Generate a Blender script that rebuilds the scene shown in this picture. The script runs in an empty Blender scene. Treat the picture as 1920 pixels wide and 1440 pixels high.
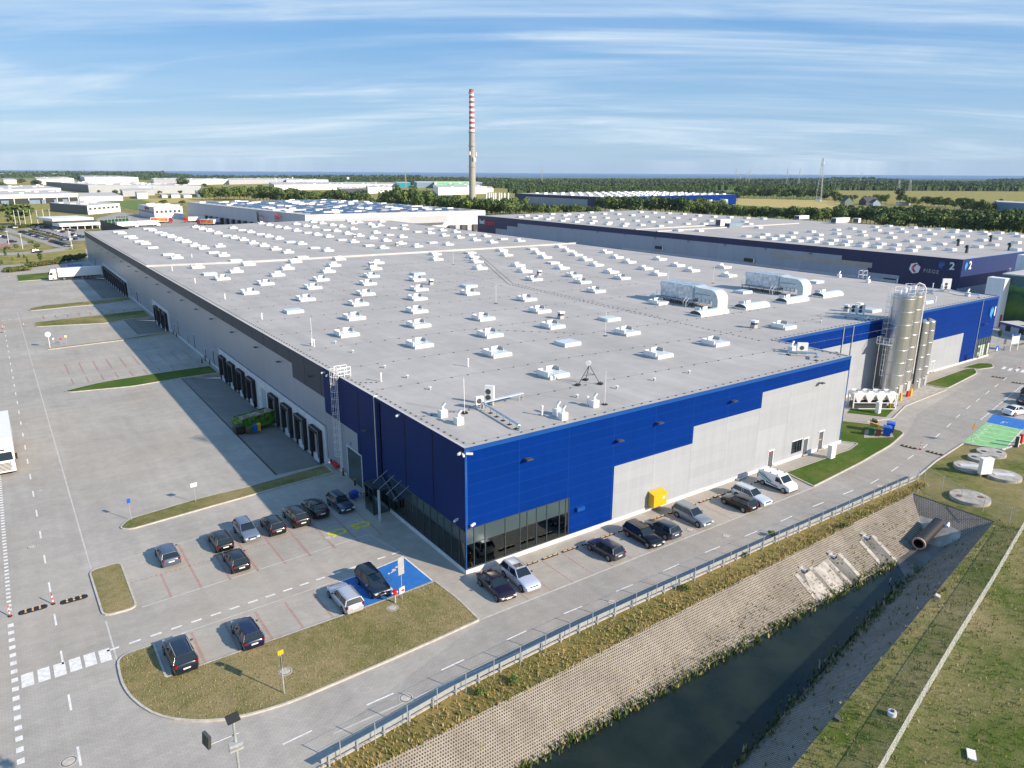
import bpy, math, random
from mathutils import Vector, Matrix
R = math.radians
random.seed(7)
sc = bpy.context.scene
col = sc.collection
PI = math.pi

# ------------------------------------------------------------------ camera
CAM = Vector((-31.732, -52.242, 36.292))
YAW, PITCH, ROLL, F = 0.614506, 0.281531, 0.0055972, 1369.88
fw = Vector((math.sin(YAW) * math.cos(PITCH), math.cos(YAW) * math.cos(PITCH), -math.sin(PITCH)))
r0 = Vector((math.cos(YAW), -math.sin(YAW), 0)); u0 = r0.cross(fw)
rt = math.cos(ROLL) * r0 + math.sin(ROLL) * u0
up = -math.sin(ROLL) * r0 + math.cos(ROLL) * u0
cd = bpy.data.cameras.new("camera"); cam = bpy.data.objects.new("camera", cd); col.objects.link(cam)
cd.sensor_width = 36; cd.lens = 36 * F / 1920; cd.clip_start = 0.5; cd.clip_end = 200000
cam.matrix_world = Matrix(((rt.x, up.x, -fw.x, CAM.x), (rt.y, up.y, -fw.y, CAM.y), (rt.z, up.z, -fw.z, CAM.z), (0, 0, 0, 1)))
sc.camera = cam
# measured directions from the survey of the photograph -> points on real planes of the site
def ray(px, py): return fw + rt * ((px - 960) / F) - up * ((py - 720) / F)
def G(px, py, z=0.0):
    d = ray(px, py); return CAM + d * ((z - CAM.z) / d.z)
def PY(px, py, y=0.0):
    d = ray(px, py); return CAM + d * ((y - CAM.y) / d.y)
def PX(px, py, x=0.0):
    d = ray(px, py); return CAM + d * ((x - CAM.x) / d.x)
def HT(p, py, hi=300.0):
    lo = -10.0
    for _ in range(40):
        m = (lo + hi) / 2; d = Vector((p[0], p[1], m)) - CAM
        if 720 - F * d.dot(up) / d.dot(fw) > py: lo = m
        else: hi = m
    return lo

# ------------------------------------------------------------------ materials
def lin(c):
    return c / 12.92 if c <= 0.04045 else ((c + 0.055) / 1.055) ** 2.4
def hexc(h):
    return tuple(lin(int(h[i:i + 2], 16) / 255) for i in (0, 2, 4))
MATS = {}
def mat(name, c=(.5, .5, .5), rough=.6, metal=0., var=0.0, vs=1.0, bump=0.0, bs=8.0, c2=None, spec=.5, coat=0.0):
    """plain procedural material: base colour broken up by noise (value variation var, or mix towards c2) and noise bump"""
    if name in MATS: return MATS[name]
    m = bpy.data.materials.new(name); m.use_nodes = True; MATS[name] = m
    nt = m.node_tree; b = nt.nodes["Principled BSDF"]
    b.inputs["Base Color"].default_value = (*c, 1); b.inputs["Roughness"].default_value = rough
    b.inputs["Metallic"].default_value = metal; b.inputs["Specular IOR Level"].default_value = spec
    if coat: b.inputs["Coat Weight"].default_value = coat; b.inputs["Coat Roughness"].default_value = .05
    if var or c2:
        tc = nt.nodes.new("ShaderNodeTexCoord"); n = nt.nodes.new("ShaderNodeTexNoise"); n.inputs["Scale"].default_value = vs
        n.inputs["Detail"].default_value = 5
        nt.links.new(tc.outputs["Object"], n.inputs["Vector"])
        mx = nt.nodes.new("ShaderNodeMix"); mx.data_type = 'RGBA'
        a = tuple(x * (1 - var) for x in c); d = c2 or tuple(min(1, x * (1 + var)) for x in c)
        if c2: a = c
        mx.inputs[6].default_value = (*a, 1); mx.inputs[7].default_value = (*d, 1)
        rp = nt.nodes.new("ShaderNodeValToRGB"); rp.color_ramp.elements[0].position = .35; rp.color_ramp.elements[1].position = .65
        nt.links.new(n.outputs["Fac"], rp.inputs[0]); nt.links.new(rp.outputs[0], mx.inputs[0])
        nt.links.new(mx.outputs[2], b.inputs["Base Color"])
    if bump:
        tc = nt.nodes.new("ShaderNodeTexCoord"); n = nt.nodes.new("ShaderNodeTexNoise"); n.inputs["Scale"].default_value = bs
        bp = nt.nodes.new("ShaderNodeBump"); bp.inputs["Strength"].default_value = bump; bp.inputs["Distance"].default_value = .05
        nt.links.new(tc.outputs["Object"], n.inputs["Vector"]); nt.links.new(n.outputs["Fac"], bp.inputs["Height"])
        nt.links.new(bp.outputs[0], b.inputs["Normal"])
    return m

class NT:
    """tiny node builder"""
    def __init__(s, name):
        s.m = bpy.data.materials.new(name); s.m.use_nodes = True; MATS[name] = s.m; s.t = s.m.node_tree
        s.b = s.t.nodes["Principled BSDF"]; s.tc = s.t.nodes.new("ShaderNodeTexCoord"); s.P = s.tc.outputs["Object"]
        s.sx = None
    def n(s, typ, **kw):
        nd = s.t.nodes.new(typ)
        for k, v in kw.items(): setattr(nd, k, v)
        return nd
    def l(s, a, b): s.t.links.new(a, b)
    def xyz(s):
        if not s.sx:
            nd = s.n("ShaderNodeSeparateXYZ"); s.l(s.P, nd.inputs[0]); s.sx = nd.outputs
        return s.sx
    def vec(s, x, y, z=0.0):
        nd = s.n("ShaderNodeCombineXYZ")
        for i, v in enumerate((x, y, z)):
            if isinstance(v, (int, float)): nd.inputs[i].default_value = v
            else: s.l(v, nd.inputs[i])
        return nd.outputs[0]
    def math(s, op, a, b=0.0, c=0.0, clamp=False):
        nd = s.n("ShaderNodeMath", operation=op); nd.use_clamp = clamp
        for i, v in enumerate((a, b, c)):
            if isinstance(v, (int, float)): nd.inputs[i].default_value = v
            else: s.l(v, nd.inputs[i])
        return nd.outputs[0]
    def noise(s, scale, detail=4, rough=.5, v=None, dist=0.0):
        nd = s.n("ShaderNodeTexNoise"); nd.inputs["Scale"].default_value = scale; nd.inputs["Detail"].default_value = detail
        nd.inputs["Roughness"].default_value = rough; nd.inputs["Distortion"].default_value = dist
        s.l(v if v is not None else s.P, nd.inputs["Vector"]); return nd.outputs["Fac"]
    def ramp(s, f, *st):
        nd = s.n("ShaderNodeValToRGB"); cr = nd.color_ramp
        while len(cr.elements) < len(st): cr.elements.new(.5)
        for e, (p, c) in zip(cr.elements, st):
            e.position = p; e.color = (*c, 1) if not isinstance(c, (int, float)) else (c, c, c, 1)
        s.l(f, nd.inputs[0]); return nd.outputs[0]
    def mix(s, f, a, b, mode='MIX'):
        nd = s.n("ShaderNodeMix"); nd.data_type = 'RGBA'; nd.blend_type = mode
        for i, v in ((0, f), (6, a), (7, b)):
            if isinstance(v, (int, float)): nd.inputs[i].default_value = v if i == 0 else (v, v, v, 1)
            elif isinstance(v, tuple): nd.inputs[i].default_value = (*v, 1)
            else: s.l(v, nd.inputs[i])
        return nd.outputs[2]
    def out(s, c, rough=.8, spec=.3, metal=0.0, bump=None, bstr=.4, bdist=.03):
        s.l(c, s.b.inputs["Base Color"])
        if isinstance(rough, (int, float)): s.b.inputs["Roughness"].default_value = rough
        else: s.l(rough, s.b.inputs["Roughness"])
        s.b.inputs["Specular IOR Level"].default_value = spec; s.b.inputs["Metallic"].default_value = metal
        if bump is not None:
            bp = s.n("ShaderNodeBump"); bp.inputs["Strength"].default_value = bstr; bp.inputs["Distance"].default_value = bdist
            s.l(bump, bp.inputs["Height"]); s.l(bp.outputs[0], s.b.inputs["Normal"])
        return s.m

# paving: block pavers, tyre-darkened lanes and pale patches
def paving(name, base, angle_y=True, bw=.2, bh=.1):
    t = NT(name); x, y, z = t.xyz()
    br = t.n("ShaderNodeTexBrick"); br.inputs["Scale"].default_value = 1.0
    br.inputs["Brick Width"].default_value = bw * 2; br.inputs["Row Height"].default_value = bh * 2
    br.inputs["Mortar Size"].default_value = .016; br.inputs["Mortar Smooth"].default_value = .6
    c = tuple(base)
    br.inputs["Color1"].default_value = (*[k * 1.05 for k in c], 1); br.inputs["Color2"].default_value = (*[k * .95 for k in c], 1)
    br.inputs["Mortar"].default_value = (*[k * .74 for k in c], 1)
    t.l(t.vec(x, y), br.inputs["Vector"])
    big = t.ramp(t.noise(.09, 6, .6), (.3, .84), (.7, 1.12))
    mid = t.ramp(t.noise(.7, 5, .65), (.25, .9), (.75, 1.08))
    st = t.ramp(t.noise(1.0, 4, .6, t.vec(t.math('MULTIPLY', x, .9), t.math('MULTIPLY', y, .07))), (.35, .93), (.65, 1.04))
    sx = t.ramp(t.noise(1.0, 4, .6, t.vec(t.math('MULTIPLY', x, .06), t.math('MULTIPLY', y, .8))), (.35, .95), (.65, 1.03))
    spot = t.ramp(t.noise(2.6, 3, .5, dist=.6), (.2, .7), (.29, 1.0))
    c = t.mix(1.0, br.outputs["Color"], big, 'MULTIPLY'); c = t.mix(1.0, c, mid, 'MULTIPLY')
    c = t.mix(.8, c, st, 'MULTIPLY'); c = t.mix(.8, c, sx, 'MULTIPLY'); c = t.mix(.6, c, spot, 'MULTIPLY')
    c = t.mix(t.ramp(t.noise(.05, 3), (.45, 0.0), (.7, .35)), c, (base[0] * .95, base[1] * .86, base[2] * .74))
    return t.out(c, .85, .25, bump=t.noise(30, 2), bstr=.15)
paving("paver_light", (.395, .378, .345))
paving("paver_dark", (.23, .225, .215))
paving("paver_road", (.345, .335, .312))
paving("paver_walk", (.40, .375, .335))

def grass(name, dry, green, bal=.5, soil=(.16, .12, .07)):
    t = NT(name)
    big = t.noise(.12, 4, .6); mid = t.noise(1.3, 6, .7); fine = t.noise(9, 5, .8)
    x, y, z = t.xyz()
    f = t.math('ADD', t.math('MULTIPLY', big, .55), t.math('ADD', t.math('MULTIPLY', mid, .3), t.math('MULTIPLY', fine, .25)))
    lo = bal * .5 + .22
    c = t.ramp(f, (lo, green), (lo + .09, tuple((a + b) / 2 for a, b in zip(green, dry))), (lo + .2, dry))
    dk = t.ramp(t.noise(16, 4, .9), (.3, .5), (.62, 1.15)); c = t.mix(.85, c, dk, 'MULTIPLY')
    c = t.mix(t.ramp(t.noise(.5, 5, .7), (.60, 0.0), (.72, .65)), c, soil)
    return t.out(c, .95, .1, bump=t.noise(7, 6, .8), bstr=.9, bdist=.25)
grass("grass_dry", (.46, .37, .20), (.21, .21, .075), .47, (.40, .31, .19))
grass("grass_green", (.22, .22, .07), (.075, .15, .022), .62, (.15, .14, .04))
grass("grass_mixed", (.37, .31, .155), (.12, .16, .035), .47, (.36, .29, .17))
grass("grass_verge", (.42, .31, .12), (.17, .18, .05), .46, (.20, .14, .07))
grass("grass_green2", (.37, .31, .16), (.11, .165, .03), .49, (.25, .20, .11))
mat("mud", (.05, .045, .035), .8, var=.3, vs=1)
grass("field_far", (.40, .33, .12), (.18, .20, .06), .45, (.38, .30, .13))
grass("field_gold", (.52, .41, .17), (.40, .36, .14), .40, (.5, .38, .17))
grass("field_green", (.20, .26, .09), (.12, .19, .05), .5)

def grid_paver():
    t = NT("grid_paver"); x, y, z = t.xyz()
    # staggered open cells
    s = 5.0
    u = t.math('MULTIPLY', x, s); v = t.math('MULTIPLY', y, s * 1.0)
    row = t.math('FLOOR', v); off = t.math('MULTIPLY', t.math('MODULO', row, 2.0), .5)
    fu = t.math('ABSOLUTE', t.math('SUBTRACT', t.math('FRACT', t.math('ADD', u, off)), .5))
    fv = t.math('ABSOLUTE', t.math('SUBTRACT', t.math('FRACT', v), .5))
    hole = t.math('MULTIPLY', t.math('LESS_THAN', fu, .27), t.math('LESS_THAN', fv, .27))
    conc = t.ramp(t.noise(2.5, 5, .7), (.3, (.235, .215, .19)), (.7, (.335, .31, .28)))
    big = t.ramp(t.noise(.35, 4, .6), (.35, .82), (.65, 1.08)); conc = t.mix(1.0, conc, big, 'MULTIPLY')
    fill = t.ramp(t.noise(3.0, 3), (.4, (.045, .035, .02)), (.6, (.10, .085, .035)))
    c = t.mix(hole, conc, fill)
    weed = t.ramp(t.noise(.9, 6, .85), (.60, 0.0), (.68, .85))
    c = t.mix(weed, c, t.ramp(t.noise(4, 3), (.4, (.10, .11, .03)), (.6, (.25, .19, .09))))
    return t.out(c, .95, .1, bump=t.math('SUBTRACT', 1.0, hole), bstr=.8, bdist=.1)
grid_paver()

def roofing(name, base):
    t = NT(name); x, y, z = t.xyz()
    br = t.n("ShaderNodeTexBrick"); br.inputs["Scale"].default_value = 1
    br.inputs["Brick Width"].default_value = 30; br.inputs["Row Height"].default_value = 1.6; br.inputs["Mortar Size"].default_value = .05
    br.inputs["Mortar Smooth"].default_value = 1
    br.inputs["Color1"].default_value = (*[k * 1.02 for k in base], 1); br.inputs["Color2"].default_value = (*[k * .98 for k in base], 1)
    br.inputs["Mortar"].default_value = (*[k * .88 for k in base], 1)
    t.l(t.vec(y, x), br.inputs["Vector"])
    c = t.mix(1.0, br.outputs["Color"], t.ramp(t.noise(.07, 6, .65), (.3, .88), (.7, 1.08)), 'MULTIPLY')
    c = t.mix(1.0, c, t.ramp(t.noise(1.0, 5, .6, t.vec(t.math('MULTIPLY', x, .35), t.math('MULTIPLY', y, .03))), (.35, .94), (.65, 1.05)), 'MULTIPLY')
    c = t.mix(.7, c, t.ramp(t.noise(.45, 5, .7), (.3, .9), (.7, 1.06)), 'MULTIPLY')
    c = t.mix(t.ramp(t.noise(.16, 5, .7, dist=1.0), (.63, 0.0), (.70, .3)), c, tuple(k * .72 for k in base))
    return t.out(c, .8, .3)
roofing("roof_grey", (.415, .403, .385))
roofing("roof_light", (.50, .50, .49))

def cladding(name, c, seam, uw=6.06, vh=1.12, u0=0.0, rough=.4, hl=.010, seamw=.035, spec=.5, axis=None):
    """sandwich panel wall: vertical joints every uw m, fine horizontal joints every vh m"""
    t = NT(name); x, y, z = t.xyz()
    u = t.math('ADD', t.math('ADD', x, y), -u0)
    fu = t.math('FRACT', t.math('DIVIDE', u, uw)); fv = t.math('FRACT', t.math('DIVIDE', z, vh))
    eu = t.math('LESS_THAN', t.math('MINIMUM', fu, t.math('SUBTRACT', 1.0, fu)), seamw / uw)
    ev = t.math('LESS_THAN', fv, hl * 2 / vh)
    cell = t.n("ShaderNodeTexWhiteNoise"); t.l(t.vec(t.math('FLOOR', t.math('DIVIDE', u, uw)), t.math('FLOOR', t.math('DIVIDE', z, vh))), cell.inputs["Vector"])
    tone = t.ramp(cell.outputs["Value"], (0, .96), (1, 1.04))
    dirt = t.ramp(t.noise(1, 4, .6, t.vec(t.math('MULTIPLY', u, 1.3), t.math('MULTIPLY', z, .12))), (.3, .93), (.7, 1.04))
    cc = t.mix(1.0, t.mix(1.0, c, tone, 'MULTIPLY'), dirt, 'MULTIPLY')
    e = t.math('MAXIMUM', eu, t.math('MULTIPLY', ev, .75))
    cc = t.mix(e, cc, seam)
    rib = t.math('SINE', t.math('MULTIPLY', z, 60.0))
    return t.out(cc, rough, spec, bump=t.math('ADD', t.math('MULTIPLY', rib, .15), t.noise(.6, 2)), bstr=.12, bdist=.02)
BLUE = (.0008, .026, .19)
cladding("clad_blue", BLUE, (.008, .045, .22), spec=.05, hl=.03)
cladding("clad_blue_shade", (.003, .022, .115), (.001, .004, .02), uw=5.83, vh=50, u0=.1, seamw=.12, rough=.5, spec=.12)  # same blue paint as the front, its shade darkened into the colour
cladding("clad_silver", (.335, .365, .405), (.265, .29, .315), rough=.5, spec=.3)
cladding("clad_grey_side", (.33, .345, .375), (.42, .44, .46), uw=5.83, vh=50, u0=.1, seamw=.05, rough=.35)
cladding("clad_dark_reflect", (.06, .07, .09), (.015, .018, .025), uw=5.83, vh=50, u0=.1, seamw=.12, rough=.5, spec=.2)  # blue paint too, the ground's reflection painted in as dark grey
cladding("clad_grey_2", (.30, .34, .40), (.42, .46, .52), uw=6.0, vh=50, rough=.5)
cladding("clad_navy_2", (.009, .017, .075), (.02, .035, .13), uw=6.0, vh=50, rough=.5)
cladding("clad_blue_2", (.006, .022, .12), (.02, .05, .2), uw=6.0, vh=1.5, rough=.5)
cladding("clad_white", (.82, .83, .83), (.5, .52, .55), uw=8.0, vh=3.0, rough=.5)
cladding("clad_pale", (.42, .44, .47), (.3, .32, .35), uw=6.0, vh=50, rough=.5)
cladding("clad_graphite", (.075, .085, .095), (.05, .055, .06), uw=6.0, vh=50, rough=.5)
cladding("clad_steelblue", (.16, .24, .36), (.09, .14, .24), uw=6.0, vh=50, rough=.5)

mat("trim_blue", (.004, .065, .28), .35, var=.05, vs=.5)
mat("plinth_white", (.60, .61, .62), .6, var=.1, vs=1.2)
mat("white_paint", (.74, .74, .73), .55, var=.08, vs=.8)
mat("mark_white", (.70, .70, .68), .8, var=.14, vs=3)
mat("mark_faded", (.50, .49, .46), .85, var=.12, vs=2)
mat("mark_red", (.36, .17, .145), .85, var=.2, vs=4)
mat("mark_yellow", (.62, .55, .05), .8, var=.15, vs=4)
mat("mark_blue", (.02, .15, .48), .75, var=.12, vs=1.2)
mat("mark_green", (.22, .48, .20), .8, var=.12, vs=1.2)
mat("kerb_stone", (.46, .43, .385), .85, var=.14, vs=2.5)
mat("concrete", (.36, .345, .315), .9, var=.22, vs=1.4, bump=.3, bs=9)
mat("concrete_dark", (.13, .13, .125), .9, var=.3, vs=.5, bump=.2)
mat("steel", (.50, .51, .52), .35, .7, var=.1, vs=2)
mat("galvanized", (.55, .58, .60), .4, .5, var=.1, vs=4)
mat("galv_matt", (.40, .42, .43), .6, .2, var=.1, vs=4)
mat("rubber", (.015, .015, .016), .8)
mat("black_metal", (.02, .02, .022), .5)
mat("dark_grey", (.06, .065, .07), .5)
mat("grey_plastic", (.30, .31, .32), .5)
mat("white_metal", (.80, .80, .80), .35, var=.03, vs=2)
mat("ac_grey", (.58, .60, .60), .4, var=.05, vs=2)
mat("door_grey", (.085, .10, .125), .45, var=.06, vs=2)
mat("frame_dark", (.035, .05, .06), .4)
mat("panel_slate", (.045, .075, .085), .22, var=.1, vs=.4)
mat("interior", (.035, .045, .045), .9)
mat("curtain", (.40, .47, .42), .9, var=.15, vs=3)
mat("yellow", (.66, .40, .01), .45, var=.05, vs=3)
mat("orange", (.80, .26, .02), .5)
mat("orange_pale", (.80, .50, .25), .6)
mat("red", (.50, .015, .012), .45)
mat("red_white", (.7, .7, .7), .5)
mat("blue_plastic", (.008, .09, .50), .45)
mat("green_plastic", (.01, .12, .06), .5)
mat("green_container", (.07, .36, .02), .5, c2=(.06, .035, .015), vs=2.2)
mat("rust_load", (.16, .085, .055), .9, c2=(.42, .34, .29), vs=1.6, bump=.8, bs=2)
mat("brown_plastic", (.20, .085, .045), .6)
mat("lime_text", (.55, .8, .1), .6)
mat("glazing", (.66, .73, .75), .18, var=.08, vs=2, spec=.7)
mat("glazing_pale", (.66, .75, .80), .2, var=.06, vs=2, spec=.7)
mat("vent_white", (.78, .785, .77), .5, var=.05, vs=2)
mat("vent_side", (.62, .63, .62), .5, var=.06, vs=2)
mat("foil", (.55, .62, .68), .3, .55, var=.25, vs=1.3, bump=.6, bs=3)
mat("duct", (.45, .58, .66), .25, .75, var=.1, vs=2)
mat("duct_white", (.66, .70, .73), .35, .3, var=.05, vs=2)
mat("trunk_bark", (.10, .075, .05), .9, var=.3, vs=3)
mat("brick_far", (.33, .14, .09), .9)
mat("roof_dark_far", (.035, .04, .05), .7)
mat("solar", (.012, .022, .07), .15, spec=.8)
mat("lamp_glass", (.75, .78, .8), .15)
mat("skin", (.45, .28, .2), .7)
mat("shirt_lime", (.38, .62, .02), .8)
mat("trousers", (.02, .025, .045), .8)

def glassmat(name, tint, mixv):
    m = bpy.data.materials.new(name); m.use_nodes = True; MATS[name] = m; nt = m.node_tree; nt.nodes.clear()
    o = nt.nodes.new("ShaderNodeOutputMaterial"); tr = nt.nodes.new("ShaderNodeBsdfTransparent"); tr.inputs[0].default_value = (*tint, 1)
    g = nt.nodes.new("ShaderNodeBsdfGlossy"); g.inputs["Roughness"].default_value = .03; g.inputs["Color"].default_value = (.8, .9, .9, 1)
    fr = nt.nodes.new("ShaderNodeFresnel"); fr.inputs[0].default_value = 1.7
    ma = nt.nodes.new("ShaderNodeMath"); ma.operation = 'ADD'; ma.inputs[1].default_value = mixv; ma.use_clamp = True
    mx = nt.nodes.new("ShaderNodeMixShader")
    nt.links.new(fr.outputs[0], ma.inputs[0]); nt.links.new(ma.outputs[0], mx.inputs[0])
    nt.links.new(tr.outputs[0], mx.inputs[1]); nt.links.new(g.outputs[0], mx.inputs[2]); nt.links.new(mx.outputs[0], o.inputs[0])
glassmat("window_glass", (.55, .72, .66), .04)
glassmat("canopy_glass", (.35, .55, .62), .12)
mat("car_glass", (.012, .018, .022), .06, spec=.9)
mat("tail_red", (.20, .006, .008), .15)
mat("head_lamp", (.75, .78, .80), .1, spec=.8)
mat("rim", (.42, .43, .45), .3, .8)
mat("tyre", (.018, .018, .018), .8)
mat("plate", (.75, .75, .72), .5)
PAINT = {}
def paint(name, c, metal=.3):
    PAINT[name] = mat("paint_" + name, c, .28, metal, coat=.8)
for n_, c_ in dict(black=(.006, .006, .008), purple_black=(.016, .010, .022), navy=(.006, .010, .045), dark_blue=(.010, .016, .035), slate_blue=(.035, .06, .09),
                   silver=(.50, .53, .58), silver_blue=(.16, .20, .28), grey_blue=(.085, .11, .165), dark_grey=(.045, .05, .065), pale_silver=(.55, .62, .72),
                   mid_silver=(.22, .27, .31), white=(.78, .79, .80), red=(.35, .01, .012), blue=(.01, .06, .30), teal=(.02, .10, .13)).items():
    paint(n_, c_)
MATS["paint_white"].node_tree.nodes["Principled BSDF"].inputs["Metallic"].default_value = 0

def brushed():
    t = NT("silo_steel"); x, y, z = t.xyz()
    a = t.math('ARCTAN2', y, x)
    st = t.noise(1.0, 5, .7, t.vec(t.math('MULTIPLY', a, 6.0), t.math('MULTIPLY', z, .12)))
    c = t.ramp(st, (.3, (.42, .42, .41)), (.7, (.66, .66, .65)))
    b2 = t.ramp(t.noise(1.0, 3, .6, t.vec(t.math('MULTIPLY', a, 18.0), t.math('MULTIPLY', z, .5))), (.3, .88), (.7, 1.08)); c = t.mix(1.0, c, b2, 'MULTIPLY')
    r = t.ramp(st, (.3, .42), (.7, .26))
    return t.out(c, r, .5, .85, bump=t.noise(1.2, 3), bstr=.12, bdist=.03)
brushed()

# ------------------------------------------------------------------ mesh builder
class MB:
    def __init__(s): s.v = []; s.f = []; s.m = []; s.sm = []; s.mats = []
    def mi(s, name):
        if name not in s.mats: s.mats.append(name)
        return s.mats.index(name)
    def face(s, pts, m, smooth=False):
        i = len(s.v); s.v += [tuple(p) for p in pts]; s.f.append(tuple(range(i, i + len(pts)))); s.m.append(s.mi(m)); s.sm.append(smooth)
        return s
    def raw(s, verts, faces, m, smooth=False):
        i = len(s.v); s.v += [tuple(p) for p in verts]; k = s.mi(m)
        for f in faces: s.f.append(tuple(i + a for a in f)); s.m.append(k); s.sm.append(smooth)
        return s
    def box(s, x0, x1, y0, y1, z0, z1, m, top=None):
        vs = [(x0, y0, z0), (x1, y0, z0), (x1, y1, z0), (x0, y1, z0), (x0, y0, z1), (x1, y0, z1), (x1, y1, z1), (x0, y1, z1)]
        s.raw(vs, [(3, 2, 1, 0), (0, 1, 5, 4), (1, 2, 6, 5), (2, 3, 7, 6), (3, 0, 4, 7)], m); s.raw(vs[4:], [(0, 1, 2, 3)], top or m)
        return s
    def obox(s, c, size, rz, m, tilt=0.0):
        sx, sy, sz = (k / 2 for k in size); M = Matrix.Rotation(rz, 3, 'Z') @ Matrix.Rotation(tilt, 3, 'X'); c = Vector(c)
        vs = [c + M @ Vector((a * sx, b * sy, d * sz)) for d in (-1, 1) for a, b in ((-1, -1), (1, -1), (1, 1), (-1, 1))]
        return s.raw(vs, [(3, 2, 1, 0), (4, 5, 6, 7), (0, 1, 5, 4), (1, 2, 6, 5), (2, 3, 7, 6), (3, 0, 4, 7)], m)
    def cyl(s, p0, p1, r0, m, r1=None, n=10, caps=True, smooth=True):
        p0, p1 = Vector(p0), Vector(p1); r1 = r0 if r1 is None else r1
        d = (p1 - p0).normalized(); a = d.orthogonal().normalized(); b = d.cross(a)
        vs = []
        for p, r in ((p0, r0), (p1, r1)):
            for k in range(n):
                t = 2 * PI * k / n; vs.append(p + a * (r * math.cos(t)) + b * (r * math.sin(t)))
        s.raw(vs, [(k, (k + 1) % n, n + (k + 1) % n, n + k) for k in range(n)], m, smooth)
        if caps: s.raw(vs, [tuple(range(n - 1, -1, -1)), tuple(range(n, 2 * n))], m)
        return s
    def tube(s, pts, r, m, n=6):
        for a, b in zip(pts, pts[1:]): s.cyl(a, b, r, m, n=n)
        return s
    def prism(s, poly, z0, z1, m, side=None):
        n = len(poly); vs = [(p[0], p[1], z0) for p in poly] + [(p[0], p[1], z1) for p in poly]
        ar = sum(poly[i][0] * poly[(i + 1) % n][1] - poly[(i + 1) % n][0] * poly[i][1] for i in range(n))
        idx = list(range(n)) if ar > 0 else list(range(n - 1, -1, -1))
        s.raw(vs, [tuple(n + i for i in idx)], m)
        s.raw(vs, [(idx[i], idx[(i + 1) % n], n + idx[(i + 1) % n], n + idx[i]) for i in range(n)], side or m)
        return s
    def build(s, name, parent=None, at=None, bevel=0):
        me = bpy.data.meshes.new(name); me.from_pydata(s.v, [], s.f)
        for k in s.mats: me.materials.append(MATS[k])
        me.polygons.foreach_set("material_index", s.m); me.polygons.foreach_set("use_smooth", s.sm); me.update()
        o = bpy.data.objects.new(name, me); col.objects.link(o)
        if parent is not None: o.parent = parent
        if at is not None: o.location = at
        if bevel:
            b = o.modifiers.new("b", 'BEVEL'); b.width = bevel; b.segments = 1
        return o
def tag(o, label=None, cat=None, group=None, kind=None):
    for k, v in (("label", label), ("category", cat), ("group", group), ("kind", kind)):
        if v: o[k] = v
    return o
def empty(name, loc=(0, 0, 0), rz=0.0, label=None, cat=None, group=None):
    o = bpy.data.objects.new(name, None); col.objects.link(o); o.location = loc; o.rotation_euler = (0, 0, rz); o.empty_display_size = .3
    return tag(o, label, cat, group)
def struct(o): o["kind"] = "structure"; return o
KIDS = {}
def kids(o):
    return [c for c in col.objects if c.parent == o] if o.name not in KIDS else KIDS[o.name]
def freeze(o):
    """remember the tree below o so that copying is fast"""
    ch = [c for c in bpy.data.objects if c.parent == o]; KIDS[o.name] = ch
    for c in ch: freeze(c)
    return o
def copy_tree(o, loc=None, rz=None, parent=None):
    c = o.copy(); col.objects.link(c); c.parent = parent
    if loc is not None: c.location = loc
    if rz is not None: c.rotation_euler = (0, 0, rz)
    for ch in KIDS.get(o.name, ()): copy_tree(ch, parent=c)
    return c
def round_poly(pts, r=1.0, n=5):
    """round the corners of a polygon of 2-D points; pts may carry own radius as third value"""
    out = []; N = len(pts)
    for i in range(N):
        p = Vector(pts[i][:2]); a = Vector(pts[i - 1][:2]); b = Vector(pts[(i + 1) % N][:2])
        rr = pts[i][2] if len(pts[i]) > 2 else r
        da, db = (a - p), (b - p); q = min(rr, da.length * .48, db.length * .48)
        s, e = p + da.normalized() * q, p + db.normalized() * q
        for k in range(n + 1):
            t = k / n; out.append(tuple((1 - t) ** 2 * s + 2 * t * (1 - t) * p + t * t * e))
    return out
def inset(poly, d):
    n = len(poly); ar = sum(poly[i][0] * poly[(i + 1) % n][1] - poly[(i + 1) % n][0] * poly[i][1] for i in range(n)); sg = 1 if ar > 0 else -1
    out = []
    for i in range(n):
        a, p, b = Vector(poly[i - 1]), Vector(poly[i]), Vector(poly[(i + 1) % n])
        t = (b - a).normalized(); out.append((p.x - t.y * d * sg, p.y + t.x * d * sg))
    return out
# ------------------------------------------------------------------ ground, ditch, paving
def P2(L, z=0.0): return [tuple(G(a, b, z)[:2]) for a, b in L]
def flat(name, polys, z, m, kind="structure"):
    mb = MB()
    for p in polys:
        ar = sum(p[i][0] * p[(i + 1) % len(p)][1] - p[(i + 1) % len(p)][0] * p[i][1] for i in range(len(p)))
        q = p if ar > 0 else p[::-1]
        mb.face([(a, b, z) for a, b in q], m)
    o = mb.build(name); o["kind"] = kind; return o
BIG = 14000.0
FX0, FX1 = -19.0, 53.25
def ynear(x): return -14.35 + (x - 53.25) * .028
GP = [(-34, -16.5), (-26, -15.6), (-19.8, -14.5), (-14.1, -13.9), (-9.5, -13.3), (-3.4, -13.0), (3.1, -12.7), (12.9, -12.55), (30, -12.5), (58.2, -12.6)]
def yfar(x): return -23.4 + (x - 53.3) * .17           # top of the far ditch bank
g = MB()
zt = -.06
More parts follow.
